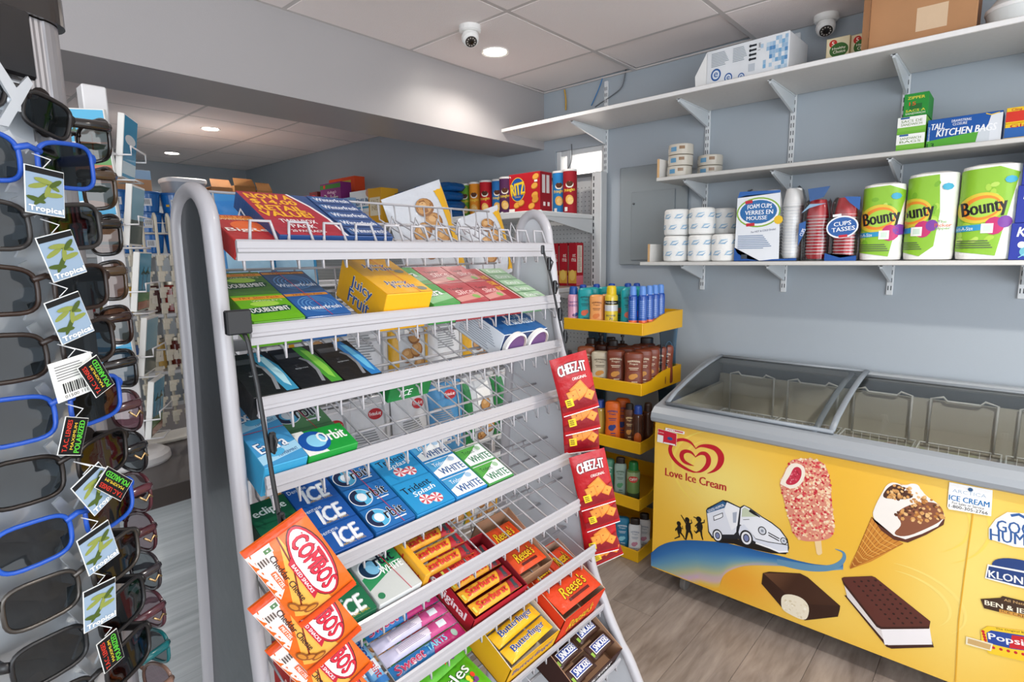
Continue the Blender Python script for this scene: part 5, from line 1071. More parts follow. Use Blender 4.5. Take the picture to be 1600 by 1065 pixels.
def val(F, w, l): F.poly([(-w*.5, l*.5), (w*.3, l*.5), (w*.3, -l*.5), (-w*.5, -l*.5)], '#a8242c'); F.text('$14.00', -w*.1, l*.2, w*.6, l*.14, '#f0b42c', bold=.03); F.text('RETAIL', -w*.1, l*.02, w*.6, l*.12, '#f0b42c', bold=.03); F.text('VALUE', -w*.1, -l*.14, w*.6, l*.12, '#f0b42c', bold=.03); F.line([(w*.35, l/2), (w*.35, -l/2)], .003, '#f4ece4')
slab('gum_box', 'narrow red value gum box left of the pale green box', 'gum box', GG, 2, .923, .973, .165, .026, '#a8242c', val)
def pale(F, w, l):
    for k in range(5): F.rect(0, l*(.4-.2*k), w, l*.17, '#a8c8a4'); F.text('Extra', 0, l*(.4-.2*k), w*.6, l*.09, '#e8f0e8', bold=.02)
slab('gum_box', 'pale green gum box at the right end of the second tray', 'gum box', GG, 2, .974, 1.05, .165, .026, '#7aa87c', pale)
# first tray
def bigred(F, w, l): F.rect(0, l*.38, w, l*.15, '#e8902c'); F.text('SLIM PACK', 0, l*.41, w*.8, l*.07, '#b83018', bold=.02); F.text('WRIGLEY\'S', 0, l*.31, w*.8, l*.06, '#f0d8b8'); F.ell(0, l*.05, w*.3, l*.2, '#e86a2c'); F.text('BigRed', 0, -l*.1, w*.9, l*.16, '#f4ece4', bold=.03)
slab('gum_box', 'red and orange gum box at the left end of the top tray', 'gum box', GG, 1, .352, .44, .11, .03, '#b82c2c', bigred, dn=-.004)
def twin(F, w, l):
    F.poly([(-w/2, -l/2), (.012, -l/2), (.012, -l*.1), (-.0, l*.2), (-.02, l/2), (-w/2, l/2)], '#a81f34'); F.line([(-.018, l/2), (.002, l*.2), (.012, -l*.1), (.012, -l/2)], .005, '#f0ecec')
    for k, t in enumerate(('NOW A', '$14.00', 'RETAIL', 'VALUE!')): F.text(t, -w*.27, l*(.40-.145*k), w*.38 if k != 3 else w*.42, l*.12, '#f2b420', bold=.05)
    for k, t in enumerate(('TWIN BOX', 'PACK', '20 PACKAGES')): F.text(t, -w*.24, l*(-.2-.11*k), w*(.3, .2, .28)[k], l*(.085, .085, .05)[k], '#f4ecec', bold=.02)
    for k in range(5): F.rect(.062, l*(.4-.2*k), .085, l*.185, '#2f4f86'); F.line(arc((.035, l*(.4-.2*k)), .012, .009, 0, 5), .002, '#4a84b8'); F.text('Winterfresh', .063, l*(.4-.2*k), .07, l*.09, '#f0f4fa', bold=.02)
slab('gum_box', 'large red and blue twin value box lying on the top tray', 'gum box', GG, 1, .418, .632, .165, .03, '#28487c', twin, dn=.006, v0=.006, tilt=.07)
# third tray: black boxes with a coloured corner
def five(cc, c2):
    def f(F, w, l):
        F.rect(0, 0, w*.99, l*.99, '#1c1d20'); F.rect(-w*.1, l*.3, w*.7, l*.12, '#4a4c50'); F.poly([(w*.06, l*.48), (w*.3, l*.48), (w*.49, l*.1), (w*.49, -l*.48), (w*.22, -l*.48), (w*.16, -l*.1)], cc); F.poly([(w*.2, l*.4), (w*.35, l*.35), (w*.45, -.1*l), (w*.4, -l*.4), (w*.3, -l*.3)], c2)
        F.line([(w*.02, l*.2), (w*.14, l*.1), (w*.17, -l*.15), (w*.08, -l*.42)], .006, '#8a8c90'); F.text('5', -w*.18, -l*.02, w*.1, l*.14, '#3a3c40', bold=.02); F.text('spearmint', -w*.12, -l*.05, w*.3, l*.04, '#b8bcc0')
    return f
slab('gum_box', 'black gum box with an icy blue corner at the left of the third tray', 'gum box', GG, 3, .346, .42, .12, .03, '#17181a', five('#3f94b8', '#b8e0ea')); slab('gum_box', 'black gum box with a green corner on the third tray', 'gum box', GG, 3, .421, .497, .12, .03, '#17181a', five('#4a9c34', '#8cd04c')); slab('gum_box', 'black gum box with a bright blue corner on the third tray', 'gum box', GG, 3, .498, .574, .12, .03, '#17181a', five('#2a7cc0', '#6cc0e8'))
slab('gum_box', 'green mint gum box showing through the wires of the third tray', 'gum box', GG, 3, .60, .70, .04, .02, '#1f7a3c', lambda F, w, l: F.text('ICE', 0, 0, w*.4, l*.6, '#f0f6f2'), dn=-.03, front=lambda F, w, t: F.text('ICE', -.01, 0, .03, .014, '#f0f6f2', shear=.2, bold=.03))
ib = thing('mint_box', 'blue round mints carton with two round cups at the right of the third tray', 'mint box', M=tmat(3, .965, 0, .012))
m = MB(); m.box((0, .085, .03), (.15, .15, .06), '#dfe4ea', 'film', b=.001, cols={'Z': '#2a62a0'}); F = Print(m, flat((0, .085, .06), (1, 0, 0), (0, 1, 0)), 'film'); F.rect(0, .0, .148, .148, '#2a62a0'); F.ell(-.02, .03, .05, .03, '#3a7ab4'); F.text('ICE BREAKERS', .015, -.03, .09, .022, '#e4edf6', bold=.03); F.text('DUO', .02, -.005, .05, .02, '#b8d0e4', bold=.02)
F = Print(m, flat((0, .01, .03), (1, 0, 0), (0, 0, 1)), 'film'); F.rect(0, 0, .148, .058, '#2c3c64')
L2_ = Print(m, flat((-.075, .085, .03), (0, -1, 0), (0, 0, 1)), 'film'); L2_.lines(0, 0, .12, .05, 10, '#a8aeb8'); m.build('carton', ib)
for x in (-.038, .04):
    m = MB(); M_ = Matrix.Translation((x, .008, .032)) @ Matrix.Rotation(PI/2, 4, 'X'); m.lathe([(.034, 0), (.034, .010), (.030, .012), (.028, .008), (0, .008)], ['#e4e2de', '#e4e2de', '#b8a8a0', '#6a4a7c'], 'plastic', 28, M=M_); m.build('cup', ib)
# fourth tray
slab('gum_box', 'light blue peppermint gum box at the left of the fourth tray', 'gum box', GG, 4, .349, .42, .165, .045, '#3aa0cc', lambda F, w, l: extra(F, w, l, '#4a9cd0', '#a8d8f0', '#f4f8fc', 'PEPPERMINT'))
def orbit(c1, n=2, dk='#1d2a4c', lg='#58b4dc', tx='#20242c', ring='#e8eef4'):
    def f(F, w, l):
        for k in range(n):
            c0 = l*(.5-(k+.5)/n); h = l/n; F.rect(0, c0, w*.99, h*.95, c1)
            R_ = min(h*.40, w*.24); x0 = -w*.24; F.ell(x0, c0, R_*1.08, R_*1.08, ring); F.ell(x0, c0, R_, R_, dk); F.ell(x0, c0, R_*.55, R_*.55, lg); F.poly([(x0+R_*math.cos(a), c0+R_*math.sin(a)) for a in [-PI/2+PI*q/10 for q in range(11)]], lg); F.ell(x0+.1*R_, c0, R_*.45, R_*.5, ring)
            F.text('rbit', w*.16, c0+h*.04, w*.48, h*.42, ring, bold=.05); F.text('rbit', w*.16, c0+h*.04, w*.48, h*.42, tx, bold=.02); F.rect(w*.2, c0-h*.28, w*.3, h*.05, ring)
        tear(F, w, l, .05)
    return f
slab('gum_box', 'green gum box wrapped in film on the fourth tray', 'gum box', GG, 4, .421, .512, .165, .03, '#4a7c54', orbit('#58885c'))
slab('gum_pack', 'bright green gum pack lying on the green box', 'gum pack', GG, 4, .421, .512, .062, .012, '#1f9a3c', lambda F, w, l: (F.poly([(-w*.5, -l*.5), (-w*.1, -l*.5), (-w*.3, l*.5), (-w*.5, l*.5)], '#f0f0ea'), F.ell(-w*.22, 0, l*.42, l*.42, '#1d56a8'), F.ell(-w*.18, 0, l*.26, l*.26, '#8cd0ec'), F.text('Orbit', w*.14, l*.08, w*.56, l*.42, '#f8faf4', bold=.03)), dn=.0305)
# fifth tray
slab('gum_box', 'dark green gum box at the left of the fifth tray', 'gum box', GG, 5, .352, .425, .155, .035, '#124a34', lambda F, w, l: [(F.rect(0, l*(.33-.33*k), w*.98, l*.31, '#17583c'), F.text('eclipse', 0, l*(.33-.33*k), w*.8, l*.14, '#e8f0ec', bold=.03, rot=.1)) for k in range(3)])
def dent(c1):
    def f(F, w, l):
        for k in range(3):
            c0 = l*(.333-.333*k); F.rect(0, c0, w*.98, l*.32, c1); F.text('Dentyne', -w*.24, c0+l*.09, w*.42, l*.07, '#dfe8f0', rot=.1); F.text('ICE', w*.06, c0-l*.02, w*.62, l*.2, mixc(c1, '#ffffff', .5), bold=.06, shear=.25, rot=.1); F.text('ICE', w*.06, c0-l*.02, w*.62, l*.2, '#f2f6fa', bold=.03, shear=.25, rot=.1); F.text('ARCTIC CHILL', w*.1, c0-l*.125, w*.5, l*.03, '#d8b83c')
    return f
slab('gum_box', 'royal blue gum box with three rows lettered ice on the fifth tray', 'gum box', GG, 5, .426, .511, .165, .032, '#17509c', dent('#1c56a4')); slab('gum_box', 'blue gum box with three round emblems on the fifth tray', 'gum box', GG, 5, .514, .600, .17, .034, '#1a5c9c', orbit('#246cb0', 3))
def splash(F, w, l):
    for k in range(2):
        c0 = l*(.25-.5*k); F.rect(0, c0, w*.98, l*.48, '#2a94cc'); F.text('Trident', -.004, c0+l*.12, w*.75, l*.1, '#1d2a3c', bold=.02, rot=.1); F.text('Splash', .004, c0+l*.02, w*.6, l*.09, '#f4f8fc', bold=.02, rot=.1, shear=.2)
        for (x, y) in ((-.008, -.1), (.014, -.13)):
            F.ell(x, c0+l*y, .013, .013, '#f4ecec')
            for q in range(6): a = q*PI/3; F.poly([(x, c0+l*y), (x+.013*math.cos(a), c0+l*y+.013*math.sin(a)), (x+.013*math.cos(a+.5), c0+l*y+.013*math.sin(a+.5))], '#d0505c')
slab('gum_box', 'sky blue gum box with peppermint swirls on the fifth tray', 'gum box', GG, 5, .603, .698, .17, .034, '#2488c0', splash)
def twhite(c1, tc, n=3):
    def f(F, w, l):
        for k in range(n):
            c0 = l*(.5-(k+.5)/n); h = l/n; F.rect(0, c0, w*.92, h*.9, '#f0f2f2'); F.poly([(-w*.46, c0-h*.1), (-w*.1, c0+h*.1), (w*.3, c0+h*.42), (-w*.46, c0+h*.42)], c1); F.text('Trident', -w*.12, c0+h*.2, w*.4, h*.2, '#f4f8fa' if n == 3 else '#20302c'); F.ell(w*.27, c0+h*.25, w*.09, h*.12, mixc(c1, '#ffffff', .35)); F.text('WHITE', w*.06, c0-h*.2, w*.72, h*.32, tc, bold=.02)
    return f
slab('gum_box', 'white and blue gum box with three packs on the fifth tray', 'gum box', GG, 5, .700, .788, .17, .034, '#2a86c4', twhite('#4a9ccc', '#2a5a94')); slab('gum_box', 'white and green gum box right of the white and blue one', 'gum box', GG, 5, .792, .872, .12, .03, '#4a9c4c', twhite('#58a848', '#2a7a4c', 2))
# sixth tray
slab('gum_box', 'green gum box lettered ice behind the orange snack bags', 'gum box', GG, 6, .40, .478, .15, .036, '#12603c', dent('#146a44'))
slab('gum_box', 'white and green gum box on the sixth tray', 'gum box', GG, 6, .482, .572, .14, .036, '#d8dcda', lambda F, w, l: (F.rect(0, 0, w*.98, l*.98, '#c4c8c4'), F.poly([(-w*.49, -l*.28), (w*.49, -l*.05), (w*.49, l*.18), (-w*.49, -l*.1)], '#2a8a54'), F.rect(w*.15, l*.36, w*.5, l*.12, '#2a7a50'), F.ell(-w*.22, 0, w*.24, w*.24, '#e8ecea'), F.ell(-w*.22, 0, w*.21, w*.21, '#16304a'), F.ell(-w*.16, 0, w*.14, w*.17, '#7ab8d8'), F.text('rbit', w*.14, l*.07, w*.44, l*.17, '#17202c', bold=.04), F.text('WHITE', w*.18, -l*.1, w*.5, l*.11, '#f4f8f4', bold=.02), F.ell(-w*.36, -l*.4, w*.07, w*.07, '#2a7a50'), tear(F, w, l, .1)))
def bar_mesh(w, h, t, c1, draw, fin='foil', crimp=.008, seed=0, axis=0):
    """wrapped bar or bag: pillow with flat crimped ends along the axis, lying in the u v plane"""
    m = MB(); nx, ny = 22, 12; rr = random.Random(seed); jit = {}
    def T(u, v):
        a, b = (u, v) if axis == 0 else (v, u)
        A = w if axis == 0 else h
        e = max(0, abs(a)-(1-2*crimp/A)); f = 1 if e == 0 else 0
        s_ = max(0, 1-(abs(a)/(1-2*crimp/A))**3) if e == 0 else 0
        return t/2*(s_**.6)*max(0, 1-abs(b)**2.6)**.6+.0006
    for sg in (1, -1):
        vs = []
        for j in range(ny+1):
            for i in range(nx+1):
                u, v = i/nx*2-1, j/ny*2-1; k = (i, j)
                if k not in jit: jit[k] = 1+.05*rr.uniform(-1, 1)
                vs.append((u*w/2, v*h/2, t/2+sg*T(u, v)*jit[k]))
        fs = [(j*(nx+1)+i, j*(nx+1)+i+1, (j+1)*(nx+1)+i+1, (j+1)*(nx+1)+i) for j in range(ny) for i in range(nx)]
        m.add(vs, fs if sg > 0 else [f[::-1] for f in fs], c1, fin, True)
    def S(x, y):
        u, v = max(-1, min(1, 2*x/w)), max(-1, min(1, 2*y/h)); return Vector((x, y, t/2+T(u, v)*1.04+.0004)), Vector((0, 0, 1))
    draw(Print(m, S, fin, .0004, max(.006, min(w, h)*.12), step=.00012), w, h); return m
def lay(m, name, label, cat, group, i, y, v, dn, rot=0):
    o = m.build(name); o.matrix_world = tmat(i, y, v, dn, rot); tag(o, label, cat, group); return o
def star(F, w, h): F.poly([(w*.5, -h*.5), (w*.5, h*.5), (w*.3, h*.5), (w*.22, -h*.5)], '#a8202c'); F.poly([(w*.42, -h*.5), (w*.46, h*.5), (w*.36, h*.4), (w*.33, -h*.4)], '#34484c'); F.text('Starburst', -w*.1, 0, w*.6, h*.55, '#b8222c', bold=.06); F.text('Starburst', -w*.1, 0, w*.6, h*.55, '#e03a2c', bold=.02); F.rect(-w*.46, -h*.1, w*.04, h*.5, '#d8d85c')
SB = 'fruit chew packs on the candy rack'
for k in range(4): lay(bar_mesh(.13, .026, .016, '#e8a42c' if k != 3 else '#c83030', star, seed=k), 'fruit_chew_pack', ('front', 'second', 'third', 'rear')[k]+' fruit chew pack behind the wires of the sixth tray', 'candy', SB, 6, .655, .028+.031*k, .004, 0)
slab('candy_box', 'yellow fruit chew box end between the white gum and the fruit chews', 'candy box', None, 6, .574, .588, .12, .05, '#e8a828', lambda F, w, l: 0, left=lambda F, l, t: F.text('Starburst', 0, .005, .1, .024, '#c8302c', bold=.03))
# seventh tray
MN = 'mint rolls on the candy rack'
for k, y in enumerate((.395, .424, .453, .482)):
    m = MB(); m.tube([(0, 0, .013), (0, .006, .013), (0, .134, .013), (0, .14, .013)], [.009, .013, .013, .009], '#7ab4dc', 'foil', 14)
    F = Print(m, lambda u, v: (Vector((.0134*math.sin(u/.0134), v, .013+.0134*math.cos(u/.0134))), Vector((math.sin(u/.0134), 0, math.cos(u/.0134)))), 'foil', .0003, .005); F.text('Mentos', 0, .085, .075, .016, '#1d3f8c', rot=-PI/2, bold=.04); F.poly([(-.012, .045), (.012, .05), (.012, .028), (-.012, .025)], '#e8f2f8'); F.text('mint', 0, .03, .03, .012, '#c8303c', rot=-PI/2, bold=.03); F.rect(0, .008, .03, .012, '#3a7cc0')
    lay(m, 'mint_roll', ('leftmost', 'second', 'third', 'rightmost')[k]+' light blue mint roll on the seventh tray', 'mint roll', MN, 7, y, .004, .001)
def sweet(full):
    def f(F, w, h):
        if full: F.poly([(w*.02, -h*.5), (w*.5, -h*.5), (w*.5, h*.5), (w*.08, h*.5)], '#c02c74'); F.text('Sweet', -w*.27, 0, w*.38, h*.62, '#f0c8d8', bold=.07, shear=.1); F.text('Sweet', -w*.27, 0, w*.38, h*.62, '#c83060', bold=.03, shear=.1); F.text('TARTS', w*.1, h*.06, w*.28, h*.5, '#8cd8f0', bold=.04); F.ell(w*.36, 0, w*.04, h*.3, '#a8c8b8')
        else: F.poly([(w*.1, -h*.5), (w*.5, -h*.5), (w*.5, h*.5), (w*.14, h*.5)], '#c8508c'); F.rect(-w*.1, -.001, w*.45, h*.45, '#e4dce8'); F.lines(-w*.1, -.001, w*.4, h*.4, 4, '#9a90b0'); F.rect(w*.3, .0, w*.12, h*.5, '#dfe8ee')
    return f
for k in range(5): lay(bar_mesh(.165, .026, .014, '#2a7cc0' if k in (0, 3, 4) else '#c8c4dc', sweet(k in (0, 3)), seed=20+k), 'candy_rope_pack', ('front', 'second', 'third', 'fourth', 'rear')[k]+' pink and blue candy rope pack on the seventh tray', 'candy', 'candy rope packs', 7, .588, .015+.0285*k, .004)
def carton_open(name, label, i, y0, y1, l, hf, hb, col, incol, front, left=None, v0=0, dn=0, cat='candy box'):
    """cardboard display tray, open on top: base, low front wall, sides, higher back wall"""
    w = y1-y0-.002; t_ = thing(name, label, cat, M=tmat(i, (y0+y1)/2, v0, dn)); q = .002
    m = MB(); m.box((0, l/2, q/2), (w, l, q), incol, 'card'); m.box((0, q/2, hf/2), (w, q, hf), col, 'paper', cols={'Y': incol}); m.box((0, l-q/2, hb/2), (w, q, hb), col, 'paper', cols={'y': incol})
    for s_ in (-1, 1):
        x = s_*(w/2-q/2); vs = [(x-q/2, 0, 0), (x-q/2, l, 0), (x-q/2, l, hb), (x-q/2, 0, hf), (x+q/2, 0, 0), (x+q/2, l, 0), (x+q/2, l, hb), (x+q/2, 0, hf)]
        oc, ic = (col, incol); m.add(vs, [(3, 2, 1, 0)], oc if s_ < 0 else ic, 'paper'); m.add(vs, [(4, 5, 6, 7)], ic if s_ < 0 else oc, 'paper'); m.add(vs, [(3, 7, 6, 2)], incol, 'card')
    if front: front(Print(m, flat((0, 0, hf/2), (1, 0, 0), (0, 0, 1)), 'paper'), w, hf)
    if left: left(Print(m, flat((-w/2, l/2, hf/2), (0, -1, 0), (0, 0, 1)), 'paper'), l, hf)
    m.build('carton', t_); return t_
carton_open('candy_box', 'red open box lettered original holding fruit chews on the seventh tray', 7, .678, .838, .15, .04, .055, '#b01c2c', '#8a2028', None, lambda F, l, t: F.text('Original', 0, .004, .11, .026, '#f4ecec', bold=.04), 0, .002)
for k in range(4): lay(bar_mesh(.135, .027, .016, '#e8a42c' if k != 3 else '#c83030', star, seed=40+k), 'fruit_chew_pack', ('front', 'second', 'third', 'rear')[k]+' fruit chew pack inside the red open box', 'candy', SB, 7, .758, .02+.033*k, .032, 0)
def reese(F, w, h): F.text('Reese\'s', 0, h*.04, w*.62, h*.42, '#5a2c14', bold=.06, shear=.3, rot=.05); F.text('Reese\'s', 0, h*.05, w*.62, h*.42, '#f0c020', bold=.02, shear=.3, rot=.05); F.rect(.0, -h*.3, w*.5, h*.1, '#5a1c14')
carton_open('candy_box', 'brown edged open box of orange peanut butter cup packs on the seventh tray', 7, .842, .955, .16, .035, .06, '#a88468', '#b08c70', None, None, .02, -.006)
for k in range(2): lay(bar_mesh(.10, .06, .014, '#d84a1c', reese, seed=50+k), 'peanut_butter_cup_pack', ('front', 'rear')[k]+' orange peanut butter cup pack in the box on the seventh tray', 'candy', 'peanut butter cup packs', 7, .898, .065+.066*k, .02)
# eighth tray
def skit(F, w, h):
    F.text('Skittles', -w*.05, h*.12, w*.8, h*.3, '#1f5a1c', bold=.07, rot=.15); F.text('Skittles', -w*.05, h*.12, w*.8, h*.3, '#f4f8f0', bold=.03, rot=.15)
    rr = random.Random(2)
    for q in range(16): F.ell(rr.uniform(-.1, .35)*w, rr.uniform(-.38, -.02)*h, h*.07, h*.07, rr.choice(['#e8402c', '#f0a82c', '#f0d83c', '#7a3a8c', '#4ab43c']), n=10)
for k in range(2): lay(bar_mesh(.15, .08, .022, '#58b024', skit, seed=60+k), 'candy_bag', ('front', 'rear')[k]+' green fruit candy bag on the eighth tray', 'candy', 'green candy bags', 8, .64, .05+.07*k, .004+.018*k, .1)
def bfing(F, w, t): F.rect(0, 0, w*.98, t*.96, '#e0a81c'); F.text('Butterfinger', 0, t*.12, w*.85, t*.36, '#24408c', bold=.03); F.line([(-w*.5, -t*.42), (w*.5, -t*.42)], .001, '#b88410')
carton_open('candy_box', 'yellow candy bar box with an open top on the eighth tray', 8, .735, .895, .15, .06, .075, '#e0a81c', '#d8cfc0', bfing, None, 0, .002)
def bf(F, w, h): F.text('Butterfinger', 0, 0, w*.74, h*.55, '#f8f0d0', bold=.06); F.text('Butterfinger', 0, 0, w*.74, h*.55, '#24408c', bold=.03)
for k in range(3): lay(bar_mesh(.14, .034, .022, '#e8b420', bf, seed=70+k), 'candy_bar', ('front', 'middle', 'rear')[k]+' yellow candy bar in the yellow open box', 'candy bar', 'yellow candy bars', 8, .815, .028+.038*k, .05, .05)
carton_open('candy_box', 'red candy box with a tall front on the eighth tray', 8, .898, 1.06, .16, .085, .10, '#d03a1c', '#c8a890', lambda F, w, t: (F.rect(0, 0, w*.98, t*.96, '#d83c1c'), reese(F, w, t)), None, 0, .002)
for k in range(3): lay(bar_mesh(.075 if k else .15, .065, .016, '#d8421c', reese, seed=80+k), 'peanut_butter_cup_pack', ('front', 'left rear', 'right rear')[k]+' orange peanut butter cup pack on top of the red box', 'candy', 'peanut butter cup packs', 8, (.979, .94, 1.018)[k], (.045, .112, .112)[k], .082)
# ninth tray
carton_open('candy_box', 'dark brown candy box with a torn brown edge on the lowest tray', 9, .90, 1.085, .19, .05, .08, '#3a2420', '#a88468', lambda F, w, t: F.text('SNICKERS', 0, 0, w*.6, t*.4, '#f0ecec', bold=.04), None, 0, .002)
def snick(F, w, h): F.rect(0, 0, w*.72, h*.62, '#f0ecec'); F.rect(0, 0, w*.69, h*.54, '#24408c'); F.text('SNICKERS', 0, 0, w*.62, h*.4, '#f4f4f4', bold=.04, shear=.1); F.rect(-w*.42, -h*.2, w*.06, h*.3, '#8cb43c')
for k in range(6): lay(bar_mesh(.085, .036, .022, '#3a211a', snick, seed=90+k), 'candy_bar', '%s brown candy bar of the %s pair in the dark box' % (('left', 'right')[k % 2], ('front', 'middle', 'rear')[k//2]), 'candy bar', 'brown candy bars', 9, .948+.09*(k % 2), .03+.045*(k//2)+.01*(k % 2), .04, .0)
# ================================================================== clip strips with snack bags
def facing(o, p, rot, tilt=0, yaw=0):
    """local u -> along +Y, v -> up, normal -> +X, turned by rot in that plane"""
    M_ = Matrix(((0, 0, 1, 0), (1, 0, 0, 0), (0, 1, 0, 0), (0, 0, 0, 1))); o.matrix_world = Matrix.Translation(p) @ Matrix.Rotation(yaw, 4, 'Z') @ M_ @ Matrix.Rotation(rot, 4, 'Z') @ Matrix.Rotation(tilt, 4, 'Y')
def clipstrip(label, pts, clips, hook):
    t = thing('clip_strip', label, 'clip strip', pts[-1], 'black hanging clip strips')
    m = MB(); m.tube([Vector(p) for p in pts], .0035, '#1d1d1f', 'plastic', 6, flat=.5); m.build('strip', t, True)
    for p in clips:
        m = MB(); m.box((p[0]+.004, p[1], p[2]), (.008, .009, .03), '#1d1d1f', 'plastic', b=.002); m.tube([(p[0]+.006, p[1], p[2]+.012), (p[0]+.013, p[1]+.002, p[2]+.004), (p[0]+.006, p[1], p[2]-.016)], .002, '#2a2a2c', 'plastic', 6); m.build('clip', t, True)
    m = MB(); m.box(hook[0], hook[1], '#1d1d1f', 'plastic', b=.002); m.build('hook', t, True)
q = lambda x, y: onX(x, y, -.795)
clipstrip('black clip strip hanging at the left end of the candy rack', [onX(372, 500, -.80), onX(388, 535, -.792), onX(402, 600, -.78), onX(415, 680, -.765), onX(428, 760, -.745), onX(440, 825, -.712), onX(462, 880, -.685), onX(476, 960, -.69), onX(498, 1020, -.70), onX(516, 1075, -.71)], [onX(424, 690, -.765), onX(438, 815, -.715)], ((q(372, 503).x, q(372, 503).y, q(372, 503).z), (.012, .034, .034)))
q = lambda x, y: onX(x, y, -.80)
clipstrip('black clip strip hanging at the right end of the candy rack', [q(848, 388), q(860, 430), q(868, 470), q(876, 510), onX(884, 545, -.79), onX(890, 565, -.775), onX(905, 610, -.76), onX(915, 670, -.772), onX(934, 750, -.74), onX(944, 830, -.752)], [q(856, 412), q(865, 448), q(873, 490), q(881, 525), onX(888, 556, -.775)], ((q(848, 390).x, q(848, 390).y, q(848, 390).z), (.006, .01, .02)))
def combos(F, w, h):
    F.rect(0, 0, w*.86, h*.98, '#dc6416')
    F.poly([(-w*.43, -h*.5), (w*.14, -h*.5), (w*.0, -h*.28), (-w*.43, -h*.12)], '#eadfd8'); F.poly([(-w*.43, h*.02), (-w*.2, -.0), (w*.1, -h*.2), (w*.35, -h*.45), (w*.43, -h*.3), (w*.43, h*.1)], '#e8a848'); F.line([(-w*.43, h*.0), (-w*.1, -h*.06), (w*.3, -h*.3)], .002, '#7a2c14')
    F.ell(-w*.02, h*.2, w*.41, h*.265, '#3a1c14', -.05); F.ell(-w*.02, h*.2, w*.40, h*.25, '#b81f34', -.05); F.ell(-w*.02, h*.2, w*.375, h*.215, '#f4eeee', -.05); F.text('COMBOS', -w*.02, h*.22, w*.62, h*.25, '#7a1424', bold=.07); F.text('COMBOS', -w*.02, h*.22, w*.62, h*.25, '#c8243a', bold=.04); F.poly([(-w*.2, h*.0), (w*.26, h*.0), (w*.3, -h*.09), (-w*.16, -h*.09)], '#b81f34'); F.text('BAKED SNACKS', w*.05, -h*.045, w*.36, h*.05, '#f8f0f0', bold=.02)
    F.text('Cheddar Cheese', -w*.04, -h*.2, w*.56, h*.09, '#2a1c1c', bold=.03, rot=.0); F.rect(-w*.08, -h*.31, w*.2, h*.08, '#e8602c'); F.text('PRETZEL', -w*.08, -h*.31, w*.17, h*.05, '#f8f0e8', bold=.02); F.rect(-w*.38, -h*.2, w*.06, h*.14, '#f0f0e0'); F.rect(-w*.38, -h*.2, w*.04, h*.1, '#3a6a2c'); F.lines(-w*.3, -h*.33, w*.08, h*.16, 4, '#4a3a34')
    for (x, y, a) in ((.3, -.3, .9), (.24, -.38, .3), (.36, -.2, 1.4)): F.ell(w*x, h*y, w*.07, h*.06, '#8a4c1c', a, 12); F.ell(w*x, h*y, w*.05, h*.035, '#c8802c', a, 12)
    for s_ in (-1, 1): F.rect(s_*w*.465, 0, w*.07, h*.98, '#cc4408')
bags = [((468, 882), -.90, -.665), ((478, 960), -.86, -.675), ((500, 1020), -.85, -.685), ((520, 1080), -.82, -.695)]
a0, a1 = onX(415, 822, -.742), onX(518, 937, -.742); LW = (a1-a0).length*1.0
b0, b1 = onX(440, 925, -.742), onX(505, 850, -.742); LH = (b1-b0).length
for k, ((px_, py_), rt, xx) in enumerate(bags):
    o = bar_mesh(.138, .084, .02, '#e06a1c', combos, 'foil', .008, 100+k).build('snack_bag'); facing(o, onX(px_, py_, xx), rt-.2, 0, -.3); tag(o, ('topmost', 'second', 'third', 'lowest')[k]+' orange pretzel snack bag on the left clip strip', 'snack bag', 'orange snack bags')
def cheez(F, w, h):
    F.text('CHEEZ-IT', 0, h*.27, w*.76, h*.17, '#4a0f14', bold=.08, arch=.004); F.text('CHEEZ-IT', 0, h*.27, w*.76, h*.17, '#f4f0ec', bold=.04, arch=.004); F.text('ORIGINAL', .012, h*.11, w*.4, h*.05, '#f4e8e0', bold=.02); F.poly([(-w*.49, -h*.32), (w*.49, -h*.1), (w*.49, -h*.42), (-w*.49, -h*.42)], '#8a1420')
    for (x, y, a, s_) in ((.06, -.1, .5, .2), (-.14, -.16, .2, .14), (.3, -.22, .9, .12)): c_, n_ = math.cos(a), math.sin(a); r_ = w*s_; F.poly([(w*x+r_*(c_*i-n_*j), h*y+r_*(n_*i+c_*j)) for i, j in ((-1, -1), (1, -1), (1, 1), (-1, 1))], '#d87a2c'); F.poly([(w*x+r_*.85*(c_*i-n_*j), h*y+r_*.85*(n_*i+c_*j)) for i, j in ((-1, -1), (1, -1), (1, 1), (-1, 1))], '#e8963c'); F.ell(w*x, h*y, w*.02, w*.02, '#a8501c')
    F.rect(-w*.27, -h*.27, w*.2, h*.14, '#f0d02c', .1); F.lines(-w*.27, -h*.27, w*.14, h*.1, 3, '#4a3c1c'); F.rect(0, -h*.485, w*.98, h*.015, '#f0e8e8')
cz = [((907, 600), .24, -.742), ((913, 632), .16, -.752), ((916, 664), .06, -.762), ((935, 750), .22, -.715), ((942, 784), .24, -.725), ((944, 826), .14, -.735), ((948, 848), .34, -.745)]
for k, ((px_, py_), rt, xx) in enumerate(cz):
    o = bar_mesh(.088, .138 if k != 6 else .11, .02, '#b00d18', cheez, 'foil', .007, 120+k, 1).build('snack_bag'); c = onX(px_, py_, xx+.02)
    facing(o, (xx, c.y, c.z), rt, .05, -.72); tag(o, ('topmost', 'second', 'third', 'fourth', 'fifth', 'sixth', 'lowest')[k]+' red cheese cracker bag on the right clip strip', 'snack bag', 'red snack bags')
